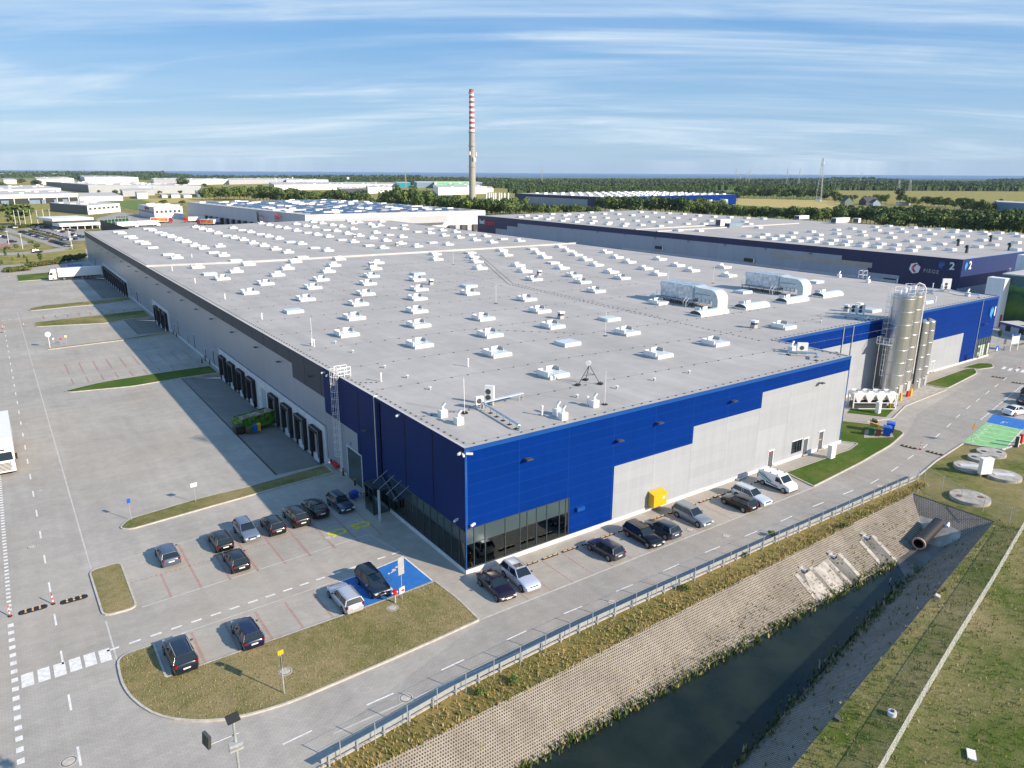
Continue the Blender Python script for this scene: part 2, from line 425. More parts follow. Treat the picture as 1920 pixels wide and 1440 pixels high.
for q in ([(-BIG, ynear(FX0)), (FX0, ynear(FX0)), (FX1, ynear(FX1)), (BIG, -14.45), (BIG, 33.4), (-BIG, 33.4)],
          [(-BIG, 33.4), (-7, 33.4), (-7, 246.5), (-BIG, 246.5)], [(.2, 33.4), (BIG, 33.4), (BIG, 246.5), (.2, 246.5)], [(-BIG, 246.5), (BIG, 246.5), (BIG, BIG), (-BIG, BIG)],
          [(FX1, -BIG), (BIG, -BIG), (BIG, -14.45), (FX1, -14.45)],
          [(-BIG, -BIG), (FX0, -BIG), (FX0, ynear(FX0)), (-BIG, ynear(FX0))],
          [(FX0, -BIG), (FX1, -BIG), (FX1, yfar(FX1)), (FX0, yfar(FX0))]):
    g.face([(a, b, zt) for a, b in q], "grass_mixed")
struct(g.build("ground"))
def seamat():
    t = NT("sea_water"); c = t.ramp(t.noise(.002, 3), (.3, (.04, .14, .29)), (.7, (.05, .16, .32)))
    return t.out(c, .55, .2)
seamat()
fh = Vector((math.sin(YAW), math.cos(YAW), 0)); c0_ = CAM.copy(); c0_.z = .5
s = MB(); s.face([tuple(c0_ + fh * a + r0 * b) for a, b in ((7000, -90000), (7000, 90000), (90000, 90000), (90000, -90000))], "sea_water"); struct(s.build("sea"))

# ditch: grid paver banks, end bank, silt floor, water
WZ = -3.0; FZ = -3.7
def near_b(z): return -14.45 + (z - zt) * 1.64      # y on the near bank at level z
def far_b(x, z): return yfar(x) - (z - zt) * 1.30
b = MB()
def bank(p0, p1, p2, p3, n, nm, m="grid_paver"):
    """bank surface in its own plane so that the cell pattern follows the slope"""
    c = Vector(p0); e1 = (Vector(p1) - c).normalized(); nn = e1.cross(Vector(p3) - c).normalized(); e2 = nn.cross(e1)
    M = Matrix((e1, e2, nn)).transposed().to_4x4(); M.translation = c; I = M.inverted()
    mb = MB(); mb.face([I @ Vector(p) for p in (p0, p1, p2, p3)], m); o = mb.build(nm); o.matrix_world = M; return struct(o)
XE = 53.25; XB = 47.0
bank((FX0, near_b(FZ), FZ), (XB, near_b(FZ), FZ), (XE, ynear(XE), zt), (FX0, ynear(FX0), zt), 1, "ditch_bank")
bank((FX0, far_b(FX0, FZ), FZ), (FX0, near_b(FZ), FZ), (FX0 - .01, ynear(FX0), zt), (FX0 - .01, yfar(FX0), zt), 1, "ditch_bank")
bank((XB, far_b(XB, FZ), FZ), (FX0, far_b(FX0, FZ), FZ), (FX0, far_b(FX0, zt), zt), (XE, far_b(XE, zt), zt), 1, "ditch_bank")
bank((XB, near_b(FZ), FZ), (XB, far_b(XB, FZ), FZ), (XE, yfar(XE), zt), (XE, -14.45, zt), 1, "ditch_bank")
struct(MB().face([(FX0, near_b(FZ) + .1, FZ + .01), (FX0, far_b(FX0, FZ), FZ + .01), (XB + .2, far_b(XB, FZ), FZ + .01), (XB + .2, near_b(FZ) + .1, FZ + .01)], "mud" if "mud" in MATS else "grass_dry").build("ditch_floor"))
def watermat():
    t = NT("ditch_water"); c = t.ramp(t.noise(.3, 4, .6), (.35, (.006, .013, .011)), (.65, (.016, .024, .018)))
    return t.out(c, .08, .22, bump=t.noise(2.2, 4, .6), bstr=.05, bdist=.03)
watermat()
wx = 41.2
struct(MB().face([(FX0, near_b(WZ), WZ), (FX0, far_b(FX0, WZ), WZ), (wx - 3.5, far_b(wx, WZ), WZ), (wx + .6, far_b(wx + 1, WZ) + .8, WZ), (wx, near_b(WZ), WZ)], "ditch_water").build("ditch_water"))
# silt delta in front of the outfall
silt = MB()
sp = [(wx - 4, far_b(wx - 4, WZ) - .1, WZ - .05), (wx, near_b(WZ) + .1, WZ - .02), (wx + 6.2, near_b(WZ) + .3, WZ + .35), (wx + 6.6, far_b(wx + 6, WZ) - .4, WZ + .35)]
silt.face(sp, "concrete_dark"); struct(silt.build("silt_bed"))

# site paving (the yard is cut out where the loading ramps go down to the wall)
RD = -12.85
ramps = [(33.4, 86.9), (132.0, 153.0), (191.5, 246.5)]
pv = MB()
def quad(mb, x0, x1, y0, y1, z, m): mb.face([(x0, y0, z), (x1, y0, z), (x1, y1, z), (x0, y1, z)], m)
pv.face([(a, b, 0) for a, b in GP[1:5]] + [(-7, -13.17, 0)] + [(-7, 300, 0), (-36.5, 300, 0), (-36.5, -17.0, 0), (-34, -16.5, 0)], "paver_light")
ys = [RD] + [v for r in ramps for v in r] + [300]
for i in range(0, len(ys), 2): quad(pv, -7, 1, ys[i], ys[i + 1], 0, "paver_light")
# front road, then the road bending away along the right side
rr_ = [(1, RD), (57.5, RD)] + P2([(1722, 891), (1755, 862), (1806, 829)]) + [(77.2, -13.9), (93.8, -16.0), (150, -4.5), (190, 6), (160, 12), (136, 13), (1, 13)]
pv.face([(a, b, 0) for a, b in rr_], "paver_light")
quad(pv, 1, 300, 13, 46, 0, "paver_light")
quad(pv, 136, 200, 46, 330, 0, "paver_light")
quad(pv, -36.5, 260, 300, 356, 0, "paver_light")
quad(pv, 235, 262, 356, 480, 0, "paver_light")
quad(pv, 40, 116, 356, 560, 0, "paver_light")
struct(pv.build("yard_paving"))
quad(pv, 0, 0, 0, 0, 0, "paver_light") if False else None
for (a, b) in ramps:
    r = MB()
    r.face([(-7, a, 0), (0.05, a, -1.05), (0.05, b, -1.05), (-7, b, 0)][::-1][::-1], "paver_dark")
    r.face([(-7, a, 0), (1, a, 0), (1, a, -1.1), (-7, a, -.02)], "concrete"); r.face([(-7, b, 0), (-7, b, -.02), (1, b, -1.1), (1, b, 0)], "concrete")
    n = int((b - a) / 5.83)
    for k in range(n + 1):
        y = a + (b - a) * k / max(1, n)
        r.face([(-6.8, y - .04, -.02), (-.6, y - .04, -.955), (-.6, y + .04, -.955), (-6.8, y + .04, -.02)], "concrete_dark")
    struct(r.build("loading_ramp"))
    d = MB(); d.box(-7.25, -7.0, a, b, -.1, .012, "black_metal"); struct(d.build("drain_channel"))

# asphalt-grey lane tone: separate driving lanes in slightly darker block
flat("front_road", [[(-18, -12.2), (58.3, -12.2)] + P2([(1722, 893), (1755, 865), (1806, 831)]) + [(92, -6.9), (118, -1.4), (150, 6), (150, 14), (128, 9.2), (118.9, 6.0), (104, 3.4), (84, .5), (73.6, -3.3), (66.5, -5.0), (60.5, -5.75), (57.9, -6.0), (44.9, -6.95), (-2.6, -6.95)]], .004, "paver_road" if "paver_road" in MATS else "paver_light")

# kerbed grass islands
def island(name, poly, m, r=1.0, top=.10, kw=.16, n=4):
    p = round_poly(poly, r, n); k = MB(); q = inset(p, kw)
    ar = sum(p[i][0] * p[(i + 1) % len(p)][1] - p[(i + 1) % len(p)][0] * p[i][1] for i in range(len(p)))
    if ar < 0: p = p[::-1]; q = q[::-1]
    N = len(p)
    for i in range(N):
        j = (i + 1) % N
        k.face([(*p[i], -.02), (*p[j], -.02), (*p[j], .13), (*p[i], .13)], "kerb_stone")
        k.face([(*p[i], .13), (*p[j], .13), (*q[j], .13), (*q[i], .13)], "kerb_stone")
    struct(k.build("kerb"))
    o = MB().face([(*a, top) for a in q], m).build("grass_island"); o["kind"] = "structure"
    return q
ISL = []
ISL.append(island("a", [(-29.0, 20.6), (-26.2, 20.8), (-26.2, 11.4), (-28.9, 11.5)], "grass_dry", .9))
big_isl = [(-28.8, 5.0, 1.2), (-26.0, 5.1, .2), (-26.0, .25, .1), (-10.2, .3, .1), (-3.0, .55, .3), (-2.75, -3.2, .8), (-2.9, -6.95, .3), (-8, -7.3, 3), (-14.3, -7.6, 3), (-20.0, -7.75, 3), (-24.0, -6.9, 2), (-27.4, -4.2, 2.5), (-29.0, .2, 3)]
ISL.append(island("b", big_isl, "grass_dry"))
ISL.append(island("c", [(-25.4, 28.4, .9), (-24.2, 30.3, .8), (-17, 31.5, 2), (-11.0, 31.6), (-1.0, 33.0, .4), (-1.0, 29.9, .4), (-9.8, 29.1), (-16.4, 28.4), (-24.4, 27.5, .8)], "grass_mixed"))
ISL.append(island("d", [(-25.5, 89.2, .8), (-19.4, 92.0, 2), (-9.7, 92.9), (-.6, 93.2, .3), (-.6, 87.0, .3), (-6.9, 87.0, 1), (-15.3, 86.0), (-24.7, 88.0, .8)], "grass_green"))
ISL.append(island("e", [(-26.1, 161, 1), (-9.8, 163.2), (-.6, 164.5), (-.6, 153.1), (-7, 153.0), (-11.1, 150.4), (-26.1, 155, 1)], "grass_mixed"))
ISL.append(island("f", [(-26.0, 184.0, 1), (-21.6, 187.3), (-9.4, 188.4), (-.6, 190.7), (-.6, 184.3), (-10.2, 181.5), (-26.0, 180, 1)], "grass_mixed"))
ISL.append(island("g", [(-26.1, 264, .5), (-9, 268.0), (-.6, 268), (-.6, 247.5), (-9, 247.0), (-26.1, 246, .5)], "grass_green"))
ISL.append(island("h", [(-25.8, 127.0, .5), (-9.8, 128.6), (-.6, 131.6, .3), (-.6, 128.9, .3), (-9.8, 127.4), (-25.4, 126.0, .5)], "grass_mixed"))
right_isl = [(62.9, -1.75), (73.2, 6.0, .5), (73.6, -3.0, 1.2), (66.6, -4.6, 3), (60.5, -5.3, 3), (57.6, -5.75, 2), (45.0, -6.85, .2), (45.9, -1.9, .2)]
ISL.append(island("i", [(61.75, 11.2, .2), (68.6, 8.3, .4), (73.4, .8, .4), (73.8, -3.0, 1.4), (66.6, -4.7, 2), (60.5, -5.4, 2), (57.6, -5.8, 2), (45.0, -6.85, .3), (45.9, -2.2, .3), (60.2, -2.3, .5), (63.4, -1.6, .4), (61.75, .6, .4)], "grass_green"))
ISL.append(island("j", [(101.7, 8.6, .3), (102.6, 4.6, .8), (118.7, 6.5, 3), (121.6, 8.6, .8), (119.0, 9.3, .6)], "grass_green"))
ISL.append(island("k", [(119.9, 10.3, .3), (127.0, 10.0, 1), (128.6, 8.2, 1.5), (125.6, 6.6, 1), (121.8, 7.6, .3)], "grass_green"))
# planted strip at the foot of the chiller
flat("grass_strip", [[(78.2, 2.4), (86.0, 4.6), (79.2, 8.4), (75.2, 7.0)]], .06, "grass_green")
flat("concrete_apron", [[(73.6, 3.0), (78.0, 1.6), (78.2, 2.3), (75.0, 6.8), (70.5, 9.5), (69, 8.6)]], .03, "paver_walk")
flat("concrete_pad", [[(86.4, 4.0), (101.8, 4.9), (101.8, 11.8), (84, 11.8), (80.5, 9.5)]], .035, "concrete")
flat("footpath", [[(46.0, 0), (46.0, -1.95), (60.1, -2.1), (63.2, -1.55), (61.7, 0)], [(102, 11.8), (102, 9.4), (119.2, 9.6), (136, 10.9), (136, 11.8)]], .03, "paver_walk")
flat("entrance_walk", [[(-2.55, .3), (-.0, .0), (0, 29.5), (-4, 29.5), (-4.2, 8), (-3.0, 1.2)], [(1, 0), (45.5, 0), (45.5, -1.7), (-1.8, -1.9), (-2.6, -.2)]], .006, "paver_walk")
# verge with weeds outside the guard rail
flat("verge", [[(a, b - .05) for a, b in GP] + [(57.8, ynear(53)), (FX1, ynear(FX1)), (FX0, ynear(FX0)), (-34, -17.2)]], .02, "grass_verge" if "grass_verge" in MATS else "grass_dry")
fp = [(57.6, -12.9)] + P2([(1722, 895), (1757, 866), (1806, 833)]) + [(77.8, -14.6), (93.2, -16.2), (150, -5.4), (260, 30), (400, 30), (400, -110), (53.25, -110), (53.25, -14.5), (57.6, -14.5)]
flat("lawn", [fp], -.012, "grass_mixed")
flat("bank_top", [[(FX0, yfar(FX0) + .05), (FX0, yfar(FX0) - 80), (53.25, -110), (53.25, yfar(53.25) + .05)]], -.03, "grass_green2" if "grass_green2" in MATS else "grass_mixed")
kb = MB()
def kerbline(mb, pts, w=.16, h=.12):
    for a, b in zip(pts, pts[1:]):
        a, b = Vector((*a[:2], 0)), Vector((*b[:2], 0)); d = b - a
        mb.obox((a + b) / 2 + Vector((0, 0, h / 2 - .02)), (d.length + .02, w, h + .04), math.atan2(d.y, d.x), "kerb_stone")
kerbline(kb, [(57.8, -12.75)] + P2([(1722, 893), (1755, 865), (1806, 832)]) + [(77.8, -14.1), (93.5, -16.0)])
kerbline(kb, [(-36.6, RD), (-36.6, 300)]); kerbline(kb, [(101.8, 4.4), (86.3, 3.6), (78.3, 1.4), (73.5, 2.8), (68.6, 8.4)])
kerbline(kb, [(a, b - .1) for a, b in GP])
struct(kb.build("kerb"))

# ---- painted and laid markings (one sheet each, 4-8 mm above the paving)
mk = MB(); MZ = .012
def dash(mb, x, y, lx, ly, m="mark_white", z=MZ, rz=0.0):
    c, s_ = math.cos(rz), math.sin(rz)
    mb.face([(x + c * a - s_ * b, y + s_ * a + c * b, z) for a, b in ((-lx / 2, -ly / 2), (lx / 2, -ly / 2), (lx / 2, ly / 2), (-lx / 2, ly / 2))], m)
y = G(69, 962).y % 6.07 - 12.14
while y < 165: dash(mk, -32.2, y, .15, 1.95); y += 6.07
y = -9.0
while y < 175:
    near_ = y < 15
    if not 15.6 < y < 16.9: dash(mk, -35.3, y, .42 if near_ else .34, .52 if near_ else .36)
    y += 1.18 if near_ else .78
# lot centre dashes (y ~ 8) and other dashed lines
a, b_ = G(212, 1217), G(742, 1037)
n = 17
for i in range(n):
    t = i / (n - 1); p = a.lerp(b_, t); d = b_ - a
    dash(mk, p.x, p.y, .86, .22, rz=math.atan2(d.y, d.x))
fr = [(530, 1396, 585, 1370), (688, 1322, 738, 1300), (827, 1257, 870, 1237), (950, 1200, 987, 1183), (1057, 1151, 1092, 1137), (1155, 1109, 1187, 1096), (1243, 1071, 1273, 1058), (1322, 1036, 1350, 1025), (1396, 1006, 1420, 996),
      (1463, 978, 1485, 968), (1524, 950, 1544, 942), (1581, 927, 1600, 919), (1632, 907, 1648, 898), (1671, 884, 1684, 875), (1702, 861, 1713, 853), (1731, 840, 1739, 833), (1754, 820, 1762, 813), (1775, 801, 1783, 794), (1793, 783, 1800, 777), (1812, 767, 1819, 761), (1830, 753, 1837, 747), (1848, 739, 1855, 733), (1865, 726, 1872, 720), (1881, 713, 1888, 708)]
for x0, y0, x1, y1 in fr:
    p, q = G(x0, y0), G(x1, y1); d = q - p; c_ = (p + q) / 2
    dash(mk, c_.x, c_.y, d.length, .13, rz=math.atan2(d.y, d.x))
# zebra at the lower left, zebra at the far right
for px, py in ((52, 1278), (83, 1268), (113, 1259), (142, 1249), (170, 1240), (198, 1232)):
    p = G(px, py); dash(mk, p.x, p.y + .25, .78, 1.75)
for px, py in ((1882.5, 690), (1894, 693), (1907, 694), (1918, 696), (1930, 698)):
    p = G(px, py); dash(mk, p.x, p.y, 2.6, .55, rz=.2)
p, q = G(1840, 786), G(1932, 710); d = q - p
for i in range(34):
    c_ = p + d * (i / 33); dash(mk, c_.x, c_.y, .55, .22, rz=math.atan2(d.y, d.x))
# far crossing dashes on the yard
for i in range(20):
    p = G(6 + i * 13.4, 601 - i * 1.45); dash(mk, p.x, p.y, .9, .28)
struct(mk.build("road_markings"))
pl = MB()                                                      # pale concrete edging laid in the paving
for x0, y0, x1, y1, w in ((-28.75, 28, -28.75, 110, .14), (-28.75, 4.4, -28.75, 10.8, .12), (-28.75, 21, -28.75, 28, .12), (-25.9, 11.35, -4.2, 12.5, .12), (-26, 5.35, -8.6, 5.9, .1), (-26.0, 21.2, -8, 22.5, .1), (-2.6, -6.85, 44.9, -6.85, .14),
                         (-18, -12.2, 57, -12.2, .12), (-4.2, 12.5, -2.9, 5.6, .06), (-28.75, 112, -28.75, 180, .12), (-25.2, 98.5, -7, 101, .1), (-25.8, 110.5, -7, 113.5, .1)):
    d = math.hypot(x1 - x0, y1 - y0); dash(pl, (x0 + x1) / 2, (y0 + y1) / 2, d, w, "mark_faded", .0085, math.atan2(y1 - y0, x1 - x0))
struct(pl.build("pale_edging"))
rd = MB()                                                      # red block dividers between bays
def bayline(x0, y0, x1, y1, w=.22, step=.2, rl=.1):
    d = math.hypot(x1 - x0, y1 - y0); a = math.atan2(y1 - y0, x1 - x0); n = int(d / step)
    for i in range(n):
        t = (i + .5) / n; dash(rd, x0 + (x1 - x0) * t, y0 + (y1 - y0) * t, rl, w, "mark_red", .0085, a)
for k in range(0, 9):
    x = -23.5 + 2.6 * k * .98
    bayline(x, 11.6, x, 21.5 if k else 16.3)
dash_y = 16.3
for k in range(52):
    dash(rd, -26.0 + k * .42, 16.25 + k * .008, .2, .1, "mark_red", .0085)
for k in range(6):
    x = -23.25 + 2.58 * k; bayline(x, .5, x, 5.1)
for k in range(17):
    x = 4.85 + 2.51 * k - (0 if k < 20 else 0); bayline(x, -2.0, x, -6.75, .16, .3, .14)
bayline(2.3, -2.0, 2.3, -6.75, .16, .3, .14)
for k in range(11):
    x = -23.6 + 2.65 * k * .9
    bayline(x, 93.6, x, 98.0); bayline(x, 101.5, x, 110.2); 
for k in range(9): bayline(-23.6 + 2.65 * k, 165.2, -23.6 + 2.65 * k, 170.0, .3, .4, .3)
struct(rd.build("red_block_dividers"))
# blue accessible bays with white borders and the wheelchair sign
bl = MB()
B1 = P2([(635, 1090), (676, 1076), (728, 1118), (677, 1135)]); B2 = P2([(704, 1065), (767, 1044), (812, 1086), (750, 1108)])
q0 = G(635, 1090); q1 = G(767, 1044)
xa, xb, xc, xd = G(668, 1079).x, G(704, 1066).x, G(767, 1044).x, G(635, 1090).x
yt, yb = 5.75, .75
bl.face([(-10.35, .55, MZ), (-6.95, .6, MZ), (-6.85, 5.7, MZ), (-10.3, 5.5, MZ)], "mark_blue")
bl.face([(-6.85, .62, MZ), (-3.2, .85, MZ), (-3.35, 6.2, MZ), (-6.75, 5.72, MZ)], "mark_blue")
for (x0, y0, x1, y1) in ((-6.9, .6, -6.8, 5.72), (-6.8, 5.72, -3.35, 6.2), (-3.35, 6.2, -3.15, .9), (-10.3, 5.52, -6.8, 5.72)):
    dash(bl, (x0 + x1) / 2, (y0 + y1) / 2, math.hypot(x1 - x0, y1 - y0), .14, "mark_white", MZ + .004, math.atan2(y1 - y0, x1 - x0))
def wheelchair(mb, cx, cy, s, rz, z):
    c, s_ = math.cos(rz), math.sin(rz)
    def T(u, v): return (cx + s * (c * u - s_ * v), cy + s * (s_ * u + c * v), z)
    N = 14
    for i in range(N):
        a0, a1 = -2.6 + 4.2 * i / N, -2.6 + 4.2 * (i + 1) / N
        mb.face([T(.34 * math.cos(a0), .34 * math.sin(a0)), T(.34 * math.cos(a1), .34 * math.sin(a1)), T(.25 * math.cos(a1), .25 * math.sin(a1)), T(.25 * math.cos(a0), .25 * math.sin(a0))][::-1], "mark_white")
    for (u0, v0, u1, v1, w) in ((-.08, .62, .0, .1, .09), (0, .12, .3, .1, .09), (.28, .1, .42, -.32, .09), (-.05, .36, .22, .32, .07)):
        L = math.hypot(u1 - u0, v1 - v0); nx, ny = -(v1 - v0) / L * w / 2, (u1 - u0) / L * w / 2
        mb.face([T(u0 - nx, v0 - ny), T(u1 - nx, v1 - ny), T(u1 + nx, v1 + ny), T(u0 + nx, v0 + ny)], "mark_white")
    mb.face([T(-.1 + .09 * math.cos(2 * PI * i / 8), .78 + .09 * math.sin(2 * PI * i / 8)) for i in range(8)], "mark_white")
pw = G(742, 1068); wheelchair(bl, pw.x + .1, pw.y - .1, 1.25, PI / 2 + .1, MZ + .006)
# right car park: blue bay and five green charging bays
gp = P2([(1849, 792), (1806, 829), (1883, 844), (1917, 806)]); bp_ = P2([(1862, 777), (1849, 792), (1917, 806), (1935, 790)])
bl.face([(*v, MZ) for v in (gp if sum(gp[i][0] * gp[(i + 1) % 4][1] - gp[(i + 1) % 4][0] * gp[i][1] for i in range(4)) > 0 else gp[::-1])], "mark_green")
bl.face([(*v, MZ) for v in (bp_ if sum(bp_[i][0] * bp_[(i + 1) % 4][1] - bp_[(i + 1) % 4][0] * bp_[i][1] for i in range(4)) > 0 else bp_[::-1])], "mark_blue")
g0, g1, g2, g3 = [Vector((*v, 0)) for v in gp]
for i in range(6):
    t = i / 5; u, v = g0.lerp(g1, t), g3.lerp(g2, t); d = v - u
    dash(bl, (u.x + v.x) / 2, (u.y + v.y) / 2, d.length, .1, "mark_white", MZ + .004, math.atan2(d.y, d.x))
    if i < 5:
        c_ = g0.lerp(g1, t + .1) + (d * .17); rz = math.atan2(d.y, d.x)
        dash(bl, c_.x, c_.y, .5, .16, "mark_white", MZ + .004, rz); dash(bl, c_.x + .3 * math.cos(rz + 1.57), c_.y + .3 * math.sin(rz + 1.57), .5, .12, "mark_white", MZ + .004, rz)
        dash(bl, c_.x - .22, c_.y + .1, .16, .62, "mark_white", MZ + .004, rz); dash(bl, c_.x + .3, c_.y + .2, .14, .55, "mark_white", MZ + .004, rz)
d = g2 - g3; dash(bl, (g2.x + g3.x) / 2, (g2.y + g3.y) / 2, d.length, .12, "mark_white", MZ + .006, math.atan2(d.y, d.x))
c_ = (Vector((*bp_[0], 0)) + Vector((*bp_[2], 0))) / 2; wheelchair(bl, c_.x - .6, c_.y + .1, 1.1, 1.2, MZ + .006)
pb = G(149, 483 + 2)
bl.face([(a, b, MZ) for a, b in [(-8.5, 282.5), (-3.2, 282.5), (-3.2, 290.5), (-8.5, 290.5)]], "mark_blue")
dash(bl, -8.5, 286.5, .2, 8, "mark_white", MZ + .004)
struct(bl.build("bay_paint"))
# yellow C / two-figure bay signs "C2"
def text(name, body, m, size, M, ext=.02, parent=None, kindv=None, bold=0.0, shear=0.0, space=1.0):
    cu = bpy.data.curves.new(name, 'FONT'); cu.body = body; cu.size = size; cu.extrude = ext; cu.align_x = 'CENTER'; cu.align_y = 'CENTER'; cu.offset = bold; cu.shear = shear; cu.space_character = space
    o = bpy.data.objects.new(name, cu); col.objects.link(o)
    dg = bpy.context.evaluated_depsgraph_get(); me = bpy.data.meshes.new_from_object(o.evaluated_get(dg)); bpy.data.objects.remove(o)
    me.materials.clear(); me.materials.append(MATS[m]); o = bpy.data.objects.new(name, me); col.objects.link(o)
    if parent is not None: o.parent = parent
    o.matrix_world = M
    if kindv: o["kind"] = kindv
    return o
for px, py in ((632, 998), (676, 984)):
    p = G(px, py)
    text("bay_lettering", "CS", "mark_yellow", 1.75, Matrix.Translation((p.x, p.y, MZ)) @ Matrix.Rotation(PI + .05, 4, 'Z'), .004, kindv="structure", bold=.06)
# ------------------------------------------------------------------ the big warehouse
H = 12.66; W1 = 61.45; W2 = 135.3; L1 = 293.3; D1 = 11.84
wh = empty("warehouse", (0, 0, 0), 0, "nearest and largest flat roofed warehouse, royal blue and silver front, glazed corner offices", "warehouse")
def rect_y(mb, x0, x1, z0, z1, y, m, t=.25):    # wall piece facing -y
    mb.box(x0, x1, y, y + t, z0, z1, m)
def rect_x(mb, y0, y1, z0, z1, x, m, t=.25):    # wall piece facing -x
    mb.box(x, x + t, y0, y1, z0, z1, m)
TOP = 12.5
mb = MB()
for a in ((0, 12.35, 4.65, TOP), (12.35, 18.4, .45, TOP), (18.4, 30.5, 6.6, TOP), (30.5, 42.7, 8.65, TOP), (42.7, W1, 10.65, TOP)): rect_y(mb, *a, 0, "clad_blue")
for a in ((W1, 102.5, 9.6, TOP), (102.5, 110.2, 8.9, TOP), (110.2, 122.35, 6.45, TOP), (122.35, 128.8, .4, TOP), (128.8, W2, 4.3, TOP)): rect_y(mb, *a, D1, "clad_blue")
mb.box(W1 - .25, W1, .25, D1, 10.65, TOP, "clad_blue")
mb.box(W2 - .25, W2, D1 + .25, D1 + 30, .4, TOP, "clad_blue")
mb.build("blue_cladding", wh)
mb = MB()
# openings: door, window + door, door in the silver wall
holes = [(45.15, 46.25, 0, 2.35), (50.1, 52.35, .95, 2.65), (52.62, 53.75, 0, 2.45), (56.1, 57.25, 0, 2.75)]
rect_y(mb, 18.4, 30.5, .45, 6.6, 0, "clad_silver"); rect_y(mb, 30.5, 42.7, .45, 8.65, 0, "clad_silver")
xs = 42.7
for hx0, hx1, hz0, hz1 in holes:
    rect_y(mb, xs, hx0, .45, 10.65, 0, "clad_silver"); rect_y(mb, hx0, hx1, hz1, 10.65, 0, "clad_silver")
    if hz0 > .5: rect_y(mb, hx0, hx1, .45, hz0, 0, "clad_silver")
    xs = hx1
rect_y(mb, xs, W1, .45, 10.65, 0, "clad_silver")
mb.box(W1 - .25, W1, .25, D1, .45, 10.65, "clad_silver")
for a in ((W1, 102.5, .4, 9.6), (102.5, 110.2, .4, 8.9), (110.2, 122.35, .4, 6.45)): rect_y(mb, *a, D1, "clad_silver")
mb.build("silver_cladding", wh)
mb = MB()
for a in ((0.25, 16.2, 4.4, TOP), (16.2, 18.4, 3.2, TOP), (18.4, 24.2, .5, TOP), (24.2, 34.1, 6.75, TOP)): rect_x(mb, *a, 0, "clad_blue_shade")
mb.build("blue_cladding", wh)["label"] = "blue cladding on the shaded side wall, its shade put into the colour"
mb = MB()
for a in ((34.1, 46, 8.64, TOP), (46, L1, 10.65, TOP)): rect_x(mb, *a, 0, "clad_dark_reflect")
mb.build("dark_reflect_cladding", wh)  # reflection on the blue paint, put in as a dark colour
mb = MB()
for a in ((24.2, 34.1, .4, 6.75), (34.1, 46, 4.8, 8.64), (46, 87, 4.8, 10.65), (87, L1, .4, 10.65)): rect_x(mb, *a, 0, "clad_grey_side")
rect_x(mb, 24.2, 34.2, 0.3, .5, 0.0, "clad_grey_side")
mb.build("grey_cladding", wh)
mb = MB(); mb.box(W2 - .25, W2, D1 + 30, L1, 0, TOP, "clad_grey_2"); mb.box(0, W2, L1 - .25, L1, 0, TOP, "clad_grey_2"); mb.build("rear_cladding", wh)
# roof skin
def rise(x): return 1.35 * (x / 88 if x < 88 else (W2 - x) / (W2 - 88))
def ZR(x, y):
    t = min(1, max(0, (y - 148) / 145)); return H - .1 + rise(max(0, min(W2, x))) * t
mb = MB()
mb.face([(.25, .25, H - .1), (W1 - .25, .25, H - .1), (W1 - .25, D1, H - .1), (.25, D1, H - .1)], "roof_grey")
xs_ = [.25, 30, 59, 88, 105, 120, W2 - .25]; ys_ = [D1 + .05, 60, 100, 148, 185, 220, 256, L1 - .1]
vs = [(x, y, ZR(x, y)) for y in ys_ for x in xs_]; n = len(xs_)
vs = [(x, (D1 if (j == 0) else y), z) for j in range(len(ys_)) for (x, y, z) in vs[j * n:(j + 1) * n]]
mb.raw(vs, [(j * n + i, j * n + i + 1, (j + 1) * n + i + 1, (j + 1) * n + i) for j in range(len(ys_) - 1) for i in range(n - 1)], "roof_grey")
roof = mb.build("roof", wh)
mb = MB()                                             # eaves flashing
mb.box(-.05, W1 + .05, -.06, .0, H - .42, H, "trim_blue"); mb.box(W1, W1 + .05, 0, D1, H - .42, H, "trim_blue")
mb.box(W1 + .05, W2 + .05, D1 - .06, D1, H - .42, H, "trim_blue"); mb.box(W2, W2 + .05, D1, L1, H - .3, H, "trim_blue")
mb.box(-.06, 0, 0, 34.1, H - .3, H, "clad_blue_shade"); mb.box(-.06, 0, 34.1, L1, H - .22, H, "clad_dark_reflect")
mb.box(0, W1, 0, .25, TOP, H, "roof_grey"); mb.box(0, .25, .25, L1, TOP, H, "roof_light"); mb.box(W1, W2, D1, D1 + .25, TOP, H, "roof_grey"); mb.box(W1 - .25, W1, .25, D1, TOP, H, "roof_grey")
mb.box(-.04, .04, -.075, -.06, .5, H - .4, "trim_blue"); mb.box(.04, .22, -.04, 0, 4.7, H - .4, "trim_blue"); mb.box(W1 - .12, W1 + .05, -.04, 0, .5, H - .4, "trim_blue")
mb.build("roof_trim", wh)
mb = MB()
pts = [(0, 155.6), (26, 150.8), (60, 149.0), (107, 147.0), (W2, 146.5)]
for a, b in zip(pts, pts[1:]):
    c = Vector(((a[0] + b[0]) / 2, (a[1] + b[1]) / 2, ZR((a[0] + b[0]) / 2, 150) + .2)); d = Vector((b[0] - a[0], b[1] - a[1]))
    mb.obox(c, (d.length + .02, .6, .55), math.atan2(d.y, d.x), "roof_light")
mb.build("fire_wall_coping", wh)
# plinth
for a in ((-.06, 45.15), (46.25, 52.62), (53.75, 56.1), (57.25, W1 + .35)): MB().box(*a, -.08, 0, 0, .45, "plinth_white").build("plinth", wh)
MB().box(W1 + .35, W2, D1 - .08, D1, 0, .4, "plinth_white").build("plinth", wh)
for a in ((0, 16), (18.4, 22.9), (27.9, 34.2), (87, 132), (153, 191.5), (246.5, L1)): MB().box(-.06, 0, *a, 0, .42, "plinth_white").build("plinth", wh)
